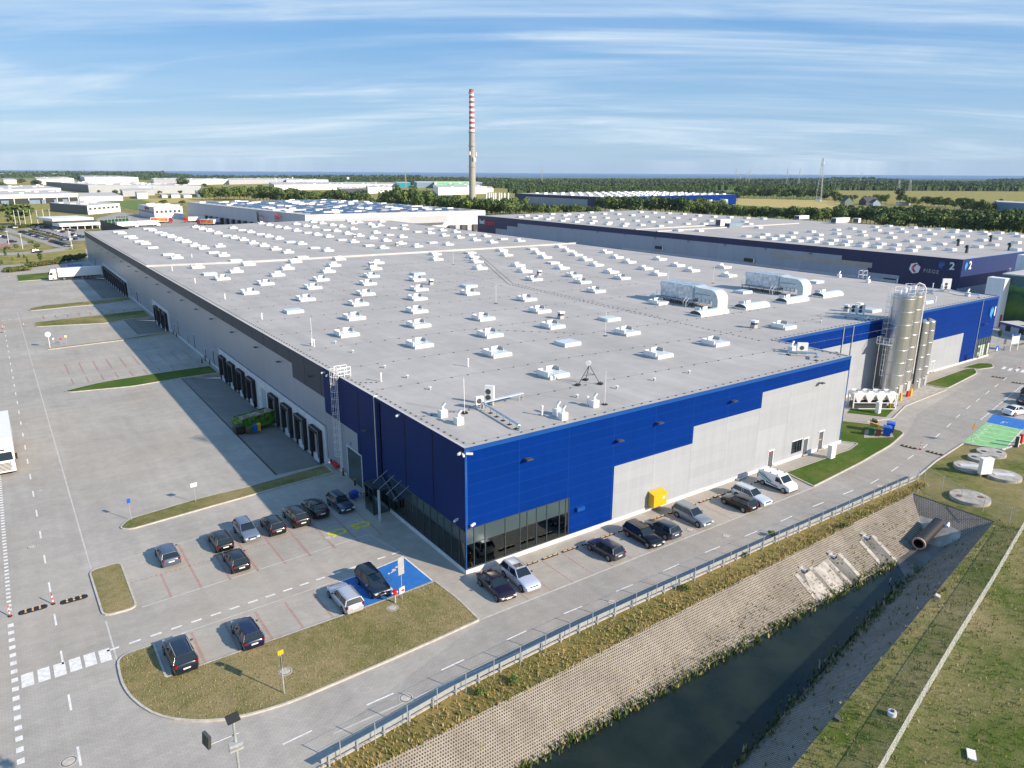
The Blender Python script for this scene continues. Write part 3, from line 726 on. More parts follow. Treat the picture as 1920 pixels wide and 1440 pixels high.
# glazed corner offices
def storefront(face, u0, u1, z0, z1, mull, zt_, skip=None):
    """face 'y': along x at y=0; face 'x': along y at x=0"""
    fr = MB()
    def B(mb, a, b, lo, hi, d0, d1, m):
        mb.box(a, b, d0, d1, lo, hi, m) if face == 'y' else mb.box(d0, d1, a, b, lo, hi, m)
    for u in mull: B(fr, u - .045, u + .045, z0, z1, -.02, .1, "frame_dark")
    for a, b in zip(mull, mull[1:]):
        for z in (z0 + .05, zt_, z1 - .05): B(fr, a + .045, b - .045, z - .04, z + .04, -.01, .09, "frame_dark")
    f = fr.build("window_frame", None); f.parent = sf
    for a, b in zip(mull, mull[1:]):
        p = MB(); B(p, a + .045, b - .045, z0 + .09, zt_ - .04, .03, .05, "window_glass"); p.build("window_pane", sf)
        p = MB(); B(p, a + .045, b - .045, zt_ + .04, z1 - .09, .03, .06, "panel_slate"); p.build("spandrel_panel", sf)
sf = MB()
sf.box(.3, 12.3, 4.0, 4.1, .42, 4.6, "interior"); sf.box(3.8, 3.9, 4.1, 16, .42, 4.6, "interior"); sf.box(.3, 12.3, .3, 4, .36, .44, "concrete"); sf.box(.3, 3.8, 4.1, 16.1, .36, .44, "concrete"); sf.box(.3, 12.3, .3, 4, 3.05, 3.1, "white_paint"); sf.box(12.25, 12.33, .3, 4, .44, 4.6, "interior"); sf.box(.3, 3.8, 4.1, 16.1, 3.05, 3.1, "white_paint")
sf = sf.build("office_room", wh)
mullx = [.05, .85, 1.9, 2.1 + 1.1, 4.3, 5.0, 6.0, 7.3, 7.9, 9.2, 10.6, 11.7, 12.3]
storefront('y', 0, 12.35, .45, 4.65, [.05, .9, 2.15, 4.45, 6.2, 7.05, 8.2, 9.5, 11.1, 11.9, 12.3], 3.05)
storefront('x', 0, 16, .42, 4.4, [.12, 1.2, 2.6, 4.1, 5.4, 6.8, 8.2, 9.6, 11.0, 12.4, 13.8, 15.2, 16.1], 3.05)
for x0, x1 in ((1.0, 2.0), (2.3, 3.3), (3.5, 4.3), (5.2, 6.1), (6.3, 6.6), (7.1, 8.0), (8.3, 9.3), (9.6, 10.3), (11.3, 11.8)):
    n = int((x1 - x0) / .12); cu = MB(); f = lambda k: .32 + .05 * (k % 2)
    for k in range(n): cu.face([(x0 + k * .12, f(k), .5), (x0 + (k + 1) * .12, f(k + 1), .5), (x0 + (k + 1) * .12, f(k + 1), 3.0), (x0 + k * .12, f(k), 3.0)], "curtain")
    cu.build("curtain", sf)
for y0 in (1.6, 4.4, 5.9, 9.9, 12.8): MB().box(.4, .43, y0, y0 + .9, .5, 3.0, "curtain").build("curtain", sf)
# second glazed corner at the far end of the front
mb = MB(); mb.box(128.85, W2 - .05, D1 + .06, D1 + .1, .4, 4.3, "panel_slate")
for k in range(7): mb.box(128.85 + k * 1.06 - .04, 128.85 + k * 1.06 + .04, D1 - .01, D1 + .06, .4, 4.3, "frame_dark")
mb.box(128.85, W2, D1 - .01, D1 + .06, 2.9, 2.98, "frame_dark"); gw = mb.build("office_window", wh)
for k in (1, 2, 3, 5): MB().box(128.95 + k * 1.06, 129.8 + k * 1.06, D1 + .03, D1 + .05, .5, 2.85, "curtain").build("curtain", gw)
# doors and window in the silver front
def door(x0, x1, z0, z1, y=0.0, extra=None, lab=None):
    d = MB(); d.box(x0 + .06, x1 - .06, y + .04, y + .1, z0, z1 - .06, "door_grey"); d = d.build("door", wh)
    f = MB(); f.box(x0, x0 + .07, y - .03, y + .1, z0, z1, "white_metal"); f.box(x1 - .07, x1, y - .03, y + .1, z0, z1, "white_metal"); f.box(x0 - .08, x1 + .08, y - .1, y + .1, z1, z1 + .12, "white_metal"); f.build("door_frame", d)
    k = MB(); k.box(x0 + .12, x0 + .16, y - .02, y + .04, z0 + 1.0, z0 + 1.2, "steel"); k.build("handle", d)
    k = MB(); k.box(x0 - .05, x1 + .05, y - .3, y - .09, z0, z0 + .16, "concrete"); k.build("step", d)
    if extra:
        k = MB(); k.box(x0 + .35, x1 - .35, y + .03, y + .04, z0 + extra[1], z0 + extra[1] + extra[2], extra[0]); k.build("door_sign", d)
    return d
door(45.15, 46.25, .12, 2.35, extra=("red", 1.75, .2)); door(52.62, 53.75, .12, 2.45); door(56.1, 57.25, .12, 2.75, extra=("yellow", 1.35, .18))
w = MB(); w.box(50.16, 52.3, .08, .11, .98, 2.6, "car_glass"); w = w.build("window", wh)
f = MB()
for x in (50.1, 51.15, 51.75, 52.29): f.box(x, x + .06, -.01, .1, .95, 2.65, "frame_dark")
f.box(50.1, 52.35, -.01, .1, .9, .96, "frame_dark"); f.box(50.1, 52.35, -.05, .1, 2.6, 2.68, "white_metal"); f.build("window_frame", w)
door(110.9, 112.2, .1, 2.2, D1)
# tall doors, windows and doors on the shaded side
def side_door(y0, y1, z0, z1, m="door_grey"):
    d = MB(); d.box(-.03, 0, y0, y1, z0, z1, m); d = d.build("door", wh)
    f = MB(); f.box(-.07, -.001, y0 - .12, y0, z0, z1 + .1, "plinth_white"); f.box(-.07, -.001, y1, y1 + .12, z0, z1 + .1, "plinth_white"); f.box(-.12, -.031, y0 - .12, y1 + .12, z1, z1 + .12, "plinth_white"); f.build("door_frame", d); return d
mats_dock = "frame_dark"
gate = side_door(23.3, 27.4, .05, 4.25, "panel_slate"); gate["label"] = "tall dark roller gate"
for y0, y1, z1 in ((91.5, 92.9, 3.3), (98, 99.2, 2.3), (107.2, 108.6, 3.5), (113.5, 114.5, 2.4), (122.6, 124.0, 4.0), (127.2, 128.2, 2.4), (172, 173.4, 3.8), (175.6, 178.6, 3.4), (187, 188.6, 3.2), (268, 271.0, 4.3)): side_door(y0, y1, .1, z1)
# loading docks
def dock_mesh():
    m = MB(); w = 1.72
    m.box(-.62, -.02, -w, -w + .5, .0, 3.3, "rubber"); m.box(-.62, -.02, w - .5, w, .0, 3.3, "rubber"); m.box(-.64, -.02, -w, w, 3.2, 3.75, "rubber")
    m.box(-.66, -.64, -w, w, 3.7, 3.78, "grey_plastic"); m.box(-.66, -.62, -w - .03, -w, .0, 3.78, "grey_plastic"); return m
dk = None
docks = [83.6, 77.8, 72.0, 66.1, 54.6, 48.6, 42.8, 37.0, 146.5, 141.2, 135.9, 240.9, 235.8, 230.7, 225.6, 220.5, 215.4, 210.3, 205.2, 200.1, 195.0]
dm, dd, db_, dl = dock_mesh(), MB().box(-.03, -.005, -1.3, 1.3, .0, 3.3, "galv_matt"), MB().box(-.5, -.03, -.17, .17, -.75, -.1, "rubber"), MB().box(-.4, -.02, -1.0, 1.0, -.95, .02, "plinth_white")
for i, y in enumerate(docks):
    if i == 0:
        s_ = dm.build("dock_shelter", wh, (-.22, y, .12)); a = dd.build("dock_door", s_); b1 = db_.build("dock_bumper", s_, (0, -1.52, 0)); b2 = b1.copy(); col.objects.link(b2); b2.location.y = 1.52; c1 = dl.build("dock_leveller", s_); proto = (s_, a, b1, b2, c1)
    else:
        s_ = proto[0].copy(); col.objects.link(s_); s_.parent = wh; s_.location = (-.22, y, .12)
        for q_ in proto[1:]:
            z_ = q_.copy(); col.objects.link(z_); z_.parent = s_
for y0, y1 in ((34.2, 87.0), (132.5, 152.5), (192, 246)):
    m = MB(); m.box(-.22, -.001, y0, y1, -1.15, 4.7, "plinth_white"); m.box(-.3, -.22, y0, y1, 4.66, 4.78, "trim_blue" if y0 < 0 else "plinth_white"); m.build("dock_wall_band", wh)
d = MB(); d.box(-.26, -.22, 59.2, 61.4, 0, 3.4, "galv_matt"); d.build("door", wh)
# wall lights, rain pipes, joint covers, air grilles
def lamp(x, y, z, face):
    m = MB()
    if face == 'y': m.box(x - .35, x + .35, y - .75, y - .25, z - .02, z + .1, "dark_grey"); m.box(x - .05, x + .05, y - .3, y, z - .02, z + .06, "dark_grey"); m.box(x - .28, x + .28, y - .7, y - .3, z - .04, z - .02, "lamp_glass")
    else: m.box(x - .75, x - .25, y - .35, y + .35, z - .02, z + .1, "dark_grey"); m.box(x - .3, x, y - .05, y + .05, z - .02, z + .06, "dark_grey")
    m.build("wall_light", wh)
for x, z in ((6.8, 10.2), (18.6, 9.6), (24.4, 10.4), (36.7, 10.7)): lamp(x, 0, z, 'y')
lamp(54.5, 0, 10.0, 'y'); lamp(77, D1, 8.7, 'y'); lamp(104, D1, 9.4, 'y'); lamp(130.3, D1, 7.4, 'y')
for y in (20.5, 38.0, 50.5, 61.5, 75, 89, 101, 114, 127, 141, 155, 170, 183, 197, 211, 226, 240, 254): lamp(0, y, 9.9 if y > 47 else 8.3 if y < 22 else 10.6, 'x')
m = MB(); m.cyl((-.12, 18.75, .2), (-.12, 18.75, 12.75), .06, "galvanized"); m.cyl((-.12, 18.75, 12.75), (.3, 18.75, 12.75), .06, "galvanized"); m.build("rain_pipe", wh)
m = MB(); m.box(.1 - .2, 0, 17.6, 17.75, 0.5, 12.3, "clad_blue_shade"); m.box(-.1, 0, 18.15, 18.25, .5, 12.3, "clad_blue_shade")
for k in range(12): m.box(-.08, -.03, 17.75, 18.15, .9 + k, 1.0 + k, "clad_blue_shade")
m.build("cable_ladder", wh)
m = MB(); m.cyl((128.3, D1 - .1, .2), (128.3, D1 - .1, 12.5), .06, "galvanized"); m.build("rain_pipe", wh)
for x in (79.2, 82.0): MB().cyl((x, D1 - .1, .2), (x, D1 - .1, 12.5), .09, "galvanized").build("rain_pipe", wh)
m = MB(); m.box(13.2, 14.2, -.35, -.01, 2.9, 3.3, "trim_blue"); m.build("air_grille", wh)
m = MB(); m.box(38.9, 40.5, -.5, -.085, .0, .25, "steel"); m.build("cellar_grating", wh)
# corner cameras
for (x, y, z, a) in ((-.35, .3, 12.15, .6), (-.2, -.1, 12.1, 1.2), (.35, -.25, 12.15, 2.5), (-.35, 31.7, 12.2, .8), (-.3, 33.2, 12.2, .3), (-.3, 12.6, 12.3, .5), (.6, -.3, 5.1, .4), (-.3, 1.2, 5.2, .4)):
    m = MB(); m.obox((x, y, z), (.62, .17, .17), a, "white_metal", 0); m.build("security_camera", wh)
# caged ladder up to the roof
m = MB()
for y in (28.6, 29.1): m.cyl((-.35, y, .4), (-.35, y, 13.9), .035, "white_metal")
for k in range(44): m.cyl((-.35, 28.6, .5 + k * .3), (-.35, 29.1, .5 + k * .3), .02, "white_metal", n=4)
m = m.build("roof_ladder", wh)
cg = MB()
for k in range(13):
    z = 2.6 + k * .92; P_ = [(-.35 - .75 * math.sin(t), 28.85 + .42 * math.cos(t), z) for t in [PI * i / 8 for i in range(9)]]; cg.tube(P_, .03, "white_metal", 4)
for t in (PI * .2, PI * .5, PI * .8): cg.cyl((-.35 - .75 * math.sin(t), 28.85 + .42 * math.cos(t), 2.6), (-.35 - .75 * math.sin(t), 28.85 + .42 * math.cos(t), 13.9), .025, "white_metal", n=4)
cg.build("ladder_cage", m)
gt = MB()
for (x0, y0, x1, y1) in ((-.3, 28.3, 1.3, 28.3), (-.3, 29.5, 1.3, 29.5), (1.3, 28.3, 1.3, 29.5)):
    for z in (12.9, 13.35, 13.8): gt.cyl((x0, y0, z), (x1, y1, z), .04, "white_metal", n=5)
for x, y in ((-.3, 28.3), (1.3, 28.3), (-.3, 29.5), (1.3, 29.5), (.5, 28.3), (.5, 29.5)): gt.cyl((x, y, 12.6), (x, y, 13.8), .045, "white_metal", n=5)
gt.build("ladder_gate", m)
for (y0, z) in ((27.2, 1.3),): MB().box(-.5, -.1, 30.2, 32.0, .35, .8, "red").box(-.5, -.3, 32.1, 32.4, .45, .95, "red").build("red_barrier_board", wh)
# entrance lobby with glass canopy
m = MB(); m.box(-1.9, -.02, 16.2, 16.3, 0, 3.1, "canopy_glass"); m.box(-1.9, -1.82, 16.3, 18.3, 0, 3.1, "canopy_glass"); m.box(-1.9, -.02, 18.3, 18.4, 0, 3.1, "canopy_glass"); m.box(0.0, .05, 16.2, 18.4, .0, 3.2, "panel_slate")
for x, y in ((-1.86, 16.25), (-1.86, 17.3), (-1.86, 18.35)): m.box(x - .05, x + .05, y - .05, y + .05, 0, 3.2, "frame_dark")
m.box(-2.0, 0, 16.1, 18.5, 3.1, 3.25, "frame_dark"); lob = m.build("entrance_lobby", wh)
m = MB(); m.box(-2.0, -1.8, 14.6, 14.8, 0, 3.6, "duct_white"); m.build("entrance_post", wh)
m = MB(); m.face([(-1.9, 10.6, 3.75), (-1.9, 17.0, 3.75), (-.02, 17.0, 4.2), (-.02, 10.6, 4.2)][::-1], "canopy_glass"); cp = m.build("glass_canopy", wh)
m = MB()
for k in range(4):
    y = 11.2 + k * 1.7; m.cyl((-1.85, y, 3.78), (-.02, y, 4.9), .025, "galv_matt", n=5)
m.build("canopy_rod", cp)
# big "1" and the blue lozenge sign at the far corner
def lozenge(mb, T, m):
    a = [(-.9, .15), (-.25, 1.0), (.05, .45), (.6, .95), (.95, .1), (.35, -.35), (.1, -1.15), (-.35, -.5), (-.7, -.75)]
    mb.face([T(u, v) for u, v in a], m)
FM = lambda x, y, z: Matrix.Translation((x, y, z)) @ Matrix.Rotation(PI / 2, 4, 'X')
SM = lambda x, y, z: Matrix.Translation((x, y, z)) @ Matrix.Rotation(-PI / 2, 4, 'Z') @ Matrix.Rotation(PI / 2, 4, 'X')
mat("sign_blue", (.05, .30, .80), .4); mat("sign_dim_blue", (.03, .11, .33), .5)
sg = MB().box(132.0, 132.9, D1 - .1, D1 - .01, 8.7, 10.4, "trim_blue"); sg = sg.build("number_sign", wh)
m = MB(); lozenge(m, lambda u, v: (132.9 + u * .8, D1 - .16, 9.5 + v * 1.25), "sign_blue"); m.build("sign_emblem", sg)
text("sign_figure", "1", "white_metal", 2.6, FM(134.3, D1 - .12, 9.5), .05, parent=sg, bold=.06)
text("wall_lettering", "A", "trim_blue", .7, SM(-.02, 26.3, 4.85), .01, parent=wh)

# skylights: measured one by one off the photograph
def on_roof(px, py, fn=ZR):
    z = H - .1
    for _ in range(6): p = G(px, py, z); z = fn(p.x, p.y)
    return Vector((p.x, p.y, z))
flatset = {(1142, 600), (1064, 646)}
SK = [(651, 629, 0), (788, 649, 0), (665, 598, 0), (786, 612, 0), (920, 630, 0), (907, 599, 0), (933, 666, 0), (1038, 705, 0), (1013, 585, 0), (1037, 614, 0), (1064, 646, 1), (1142, 600, 1), (1177, 626, 0), (1235, 668, 0), (1342, 646, 0)]
A_ = [(75, 930, 0), (160, 865, 0), (235, 815, 0), (295, 765, 0), (625, 745, 0), (585, 792, 0), (540, 838, 0), (490, 900, 0), (430, 960, 0), (375, 1047, 0), (280, 1138, 1), (770, 1083, 0), (825, 1007, 0), (842, 930, 0), (868, 873, 0), (890, 817, 0), (910, 773, 0), (1210, 855, 1), (1212, 900, 0), (1225, 973, 0), (1212, 1042, 0), (1210, 1137, 0), (1595, 948, 1), (1607, 1003, 0), (1345, 708, 0), (1355, 747, 0), (1605, 697, 1), (1625, 730, 0), (1655, 765, 0), (1680, 815, 0), (1845, 680, 0), (1880, 715, 0),
      (345, 730, 1), (240, 693, 0), (540, 680, 0), (437, 660, 1), (342, 630, 0), (148, 670, 0), (255, 615, 1), (172, 590, 0), (95, 573, 0), (60, 643, 0), (30, 557, 1), (955, 660, 0), (845, 642, 1), (735, 615, 0), (640, 600, 1), (547, 575, 0), (460, 560, 0), (385, 545, 1), (307, 530, 0), (230, 512, 0), (168, 503, 0), (100, 487, 0), (40, 475, 0), (1210, 648, 0), (1090, 627, 0), (978, 605, 0), (875, 587, 0), (778, 568, 0), (688, 552, 0), (605, 533, 0), (525, 525, 1), (442, 505, 0), (377, 495, 0), (303, 480, 0), (1443, 635, 0), (1320, 620, 1), (1098, 578, 0), (998, 562, 1), (902, 545, 0), (730, 517, 0), (643, 499, 0), (575, 489, 0), (498, 475, 0), (430, 464, 0),
      (1775, 618, 0), (1648, 602, 0), (1527, 582, 0), (1415, 567, 0), (1308, 548, 0), (1210, 538, 1), (1115, 519, 0), (1025, 510, 1), (932, 491, 0), (885, 500, 0), (858, 482, 0), (775, 467, 0), (730, 475, 0), (702, 458, 0), (945, 462, 0), (1110, 489, 1), (1850, 593, 1), (1727, 572, 0), (1610, 560, 1), (1500, 540, 0), (1400, 528, 0), (1303, 515, 1)]
SK += [(480 + a / 4, 301 + b / 4, f) for a, b, f in A_]
B_ = [(880, 538, 1), (915, 550, 0), (960, 574, 1), (998, 586, 0), (1043, 611, 1), (1092, 628, 0), (1145, 658, 1), (1262, 710, 1), (1327, 735, 0), (1103, 515, 1), (1143, 527, 0), (1188, 543, 1), (1235, 562, 0), (1288, 577, 0), (1343, 598, 0), (1398, 615, 0), (1460, 642, 0), (1527, 663, 0), (1600, 695, 1), (1678, 717, 0), (1765, 755, 1), (1865, 785, 0), (1483, 806, 0), (1572, 857, 1), (1770, 838, 0), (1668, 892, 0), (1875, 998, 0), (1468, 502, 0), (1518, 517, 0), (1572, 530, 0), (1635, 550, 0), (1698, 567, 1), (1760, 583, 0), (1828, 600, 0), (1900, 625, 0), (1750, 510, 0), (1812, 525, 1), (1880, 541, 0), (1650, 648, 0)]
SK += [(a / 4, 301 + b / 4, f) for a, b, f in B_]
C_ = [(60, 607, 0), (150, 667, 1), (198, 700, 0), (250, 732, 0), (365, 652, 0), (422, 683, 0), (484, 713, 0), (555, 750, 0), (707, 693, 0), (788, 732, 0), (880, 768, 0), (1110, 746, 0), (305, 773, 1), (375, 813, 0), (635, 790, 0), (745, 843, 0), (1002, 817, 0), (1243, 793, 0), (1352, 832, 0), (1590, 806, 0), (1627, 870, 0), (1100, 860, 0), (827, 888, 0), (530, 918, 0), (633, 986, 0), (465, 870, 0), (95, 837, 0), (168, 898, 0), (113, 1048, 0), (45, 793, 0), (1110, 1025, 1), (1105, 1075, 0), (1730, 992, 1)]
SK += [(960 + a / 4, 301 + b / 4, f) for a, b, f in C_]
SK += [(1440 + a / 4, 480 + b / 4, f) for a, b, f in [(120, 540, 0), (355, 200, 1), (765, 415, 1), (1160, 350, 1)]]
def near_sky(flat_):
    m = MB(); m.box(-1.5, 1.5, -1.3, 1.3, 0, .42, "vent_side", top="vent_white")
    parts = [m]
    g_ = MB(); g_.box(-1.4, 1.4, -1.2, 1.2, .42, .5, "glazing" if not flat_ else "glazing_pale")
    for k in range(5): g_.box(-1.4 + k * .69, -1.36 + k * .69, -1.2, 1.2, .5, .53, "vent_white")
    parts.append(("glazing", g_))
    if not flat_:
        d = MB(); d.box(-1.62, -1.5, -1.0, 1.3, .25, .85, "vent_white"); d.box(-1.5, -.75, 1.15, 1.3, .5, .85, "vent_white"); parts.append(("wind_deflector", d))
        d = MB(); d.box(-.1, 1.2, 1.3, 1.42, .25, .95, "vent_white"); d.box(1.0, 1.12, .2, 1.3, .5, .95, "grey_plastic"); parts.append(("wind_deflector", d))
    return parts
def build_sky(parts, parent):
    o = parts[0].build("skylight", parent)
    return [o] + [mb.build(nm, o) for nm, mb in parts[1:]]
def far_sky(mb, p, f):
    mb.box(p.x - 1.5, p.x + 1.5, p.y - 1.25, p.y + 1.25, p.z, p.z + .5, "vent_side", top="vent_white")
    if not f: mb.box(p.x - 1.6, p.x - 1.5, p.y - 1, p.y + 1.25, p.z, p.z + .85, "vent_white"); mb.box(p.x - .1, p.x + 1.2, p.y + 1.26, p.y + 1.35, p.z, p.z + .95, "vent_white")
SP = sorted([(on_roof(a, b), f) for a, b, f in SK], key=lambda t: (t[0] - CAM).length)
protos = {}
rest = MB()
for i, (p, f) in enumerate(SP):
    if i < 98:
        if i < 45:
            key = ("n", f)
            if key not in protos: protos[key] = build_sky(near_sky(f), wh); oo = protos[key]
            else:
                oo = [protos[key][0].copy()]; col.objects.link(oo[0]); oo[0].parent = wh
                for c_ in protos[key][1:]:
                    z_ = c_.copy(); col.objects.link(z_); z_.parent = oo[0]
            oo[0].location = p
        else:
            key = ("f", f)
            if key not in protos: m = MB(); far_sky(m, Vector((0, 0, 0)), f); protos[key] = m.build("skylight", wh); o = protos[key]
            else: o = protos[key].copy(); col.objects.link(o); o.parent = wh
            o.location = p
    else: far_sky(rest, p, f)
o = rest.build("skylights", wh); o["kind"] = "stuff"
# barrel vault rooflights
def barrel(name, x0, x1, y0, y1, z, parent):
    m = MB(); m.box(x0, x1, y0, y1, z, z + .3, "vent_white"); N = 8; yc = (y0 + y1) / 2; r = (y1 - y0) / 2
    pr = [(yc - r * math.cos(PI * i / N), z + .3 + .62 * math.sin(PI * i / N)) for i in range(N + 1)]
    g_ = MB(); g_.raw([(x, a, b) for x in (x0 + .05, x1 - .05) for a, b in pr], [(i, i + 1, N + 2 + i, N + 1 + i) for i in range(N)], "glazing_pale", True)
    g_.raw([(x0 + .05, a, b) for a, b in pr], [tuple(range(N, -1, -1))], "frame_dark"); g_.raw([(x1 - .05, a, b) for a, b in pr], [tuple(range(N + 1))], "frame_dark")
    for k in (1, 2):
        x = x0 + (x1 - x0) * k / 3; g_.raw([(xx, a, b + .02) for xx in (x - .04, x + .04) for a, b in pr], [(i, i + 1, N + 2 + i, N + 1 + i) for i in range(N)], "white_metal")
    o = m.build("barrel_rooflight", parent); g_.build("vault_glazing", o); 
    d = MB(); d.box(x0 + 2.3, x0 + 2.45, y1 - .3, y1 + .9, z, z + 1.1, "vent_white"); d.box(x0 + 3.4, x0 + 4.6, y1, y1 + .1, z, z + 1.1, "vent_white"); d.build("wind_deflector", o)
barrel("b", 66.2, 73.6, 30.3, 32.9, ZR(70, 30), wh); barrel("b", 78.4, 85.4, 30.4, 33.0, ZR(80, 30), wh); barrel("b", 90.4, 97.6, 30.3, 32.9, ZR(90, 30), wh); barrel("b", 102.4, 109.4, 30.3, 32.9, ZR(100, 30), wh)
# lightning conductor: wire on small feet
m = MB()
def conductor(pts, z0=None, step=1.25):
    for a, b in zip(pts, pts[1:]):
        a, b = Vector((*a, ZR(*a) + .1)), Vector((*b, ZR(*b) + .1)); d = b - a; n = max(1, int(d.length / step))
        m.cyl(a, b, .012, "grey_plastic", n=3, caps=False)
        for k in range(n):
            p = a + d * ((k + .5) / n); m.obox((p.x, p.y, p.z - .05), (.15, .15, .09), 0, "dark_grey")
conductor([(.75, .8), (.75, 292)], step=1.15); conductor([(.8, .75), (60.6, .75)], step=1.3); conductor([(60.6, .8), (60.9, D1 + .8), (134.5, D1 + .8)], step=1.1)
conductor([(59.2, 12.6), (59.4, 34), (59.8, 60), (60.5, 80), (86, 133), (72, 190), (70, 200)], step=1.15); conductor([(60.2, 34), (61.0, 60), (61.8, 80), (87.2, 133)], step=1.4)
for y in (9.3, 20.6, 31.6, 43.6, 55.6, 67.6, 80.6, 91.5, 103, 114.5, 127): conductor([(1, y + .6), (28, y + .2), (59, y - 1.5), (86, y - 2.6)], step=2.1)
conductor([(3, 24.0), (.9, 25.2)], step=.6); conductor([(6.6, 9.2), (1, 10.2)], step=.8); conductor([(28, 43.5), (39, 33.0), (39.6, 31)], step=1.2)
m.build("lightning_conductor", wh)
# ------------------------------------------------------------------ cars
# side profiles: stations along the car, x from rear (-1) to front (+1): (x, belt height, roof height or None)
KINDS_ = {
    "hatchback": dict(L=4.15, Wd=1.75, belt=[(-1, .62), (-.97, .88), (-.93, .96), (-.5, .95), (.2, .93), (.34, .92), (.55, .88), (.8, .80), (.93, .70), (1, .50)],
                      roof=[(-.93, 0), (-.78, 1), (.08, 1.0), (.40, 0)], rh=1.47),
    "wagon": dict(L=4.6, Wd=1.8, belt=[(-1, .60), (-.98, .90), (-.95, .98), (-.5, .97), (.2, .94), (.34, .93), (.55, .89), (.8, .81), (.94, .70), (1, .50)],
                  roof=[(-.95, 0), (-.84, 1), (.06, 1.0), (.36, 0)], rh=1.49),
    "saloon": dict(L=4.55, Wd=1.78, belt=[(-1, .60), (-.98, .86), (-.94, .98), (-.66, 1.0), (.2, .95), (.34, .93), (.55, .88), (.8, .79), (.94, .68), (1, .48)],
                   roof=[(-.74, 0), (-.42, 1), (.04, 1.0), (.36, 0)], rh=1.45),
    "suv": dict(L=4.5, Wd=1.86, belt=[(-1, .70), (-.98, 1.0), (-.94, 1.10), (-.5, 1.08), (.2, 1.06), (.36, 1.05), (.55, 1.02), (.8, .95), (.94, .84), (1, .60)],
                roof=[(-.94, 0), (-.78, 1), (.08, 1.0), (.38, 0)], rh=1.64),
    "mpv": dict(L=4.35, Wd=1.83, belt=[(-1, .68), (-.98, .98), (-.95, 1.08), (-.5, 1.04), (.3, 1.0), (.45, 1.0), (.62, .94), (.82, .86), (.94, .76), (1, .55)],
                roof=[(-.95, 0), (-.84, 1), (.10, 1.0), (.55, 0)], rh=1.63),
}
def interp(L, x):
    for (a, va), (b, vb) in zip(L, L[1:]):
        if a <= x <= b: return va + (vb - va) * (x - a) / (b - a)
    return L[0][1] if x < L[0][0] else L[-1][1]
def wheel_mb(r, wd):
    t = MB(); t.cyl((0, -wd / 2, 0), (0, wd / 2, 0), r, "tyre", n=16)
    m = MB(); m.cyl((0, -wd / 2 - .012, 0), (0, wd / 2 + .012, 0), r * .66, "rim", n=12)
    for k in range(5):
        a = 2 * PI * k / 5
        for sgn in (-1, 1): m.box(*sorted((r * .3 * math.cos(a) - .03, r * .3 * math.cos(a) + .03)), *sorted((sgn * (wd / 2 + .011), sgn * (wd / 2 + .02))), r * .3 * math.sin(a) - .03, r * .3 * math.sin(a) + .03, "black_metal")
    return t, m
CARP = {}
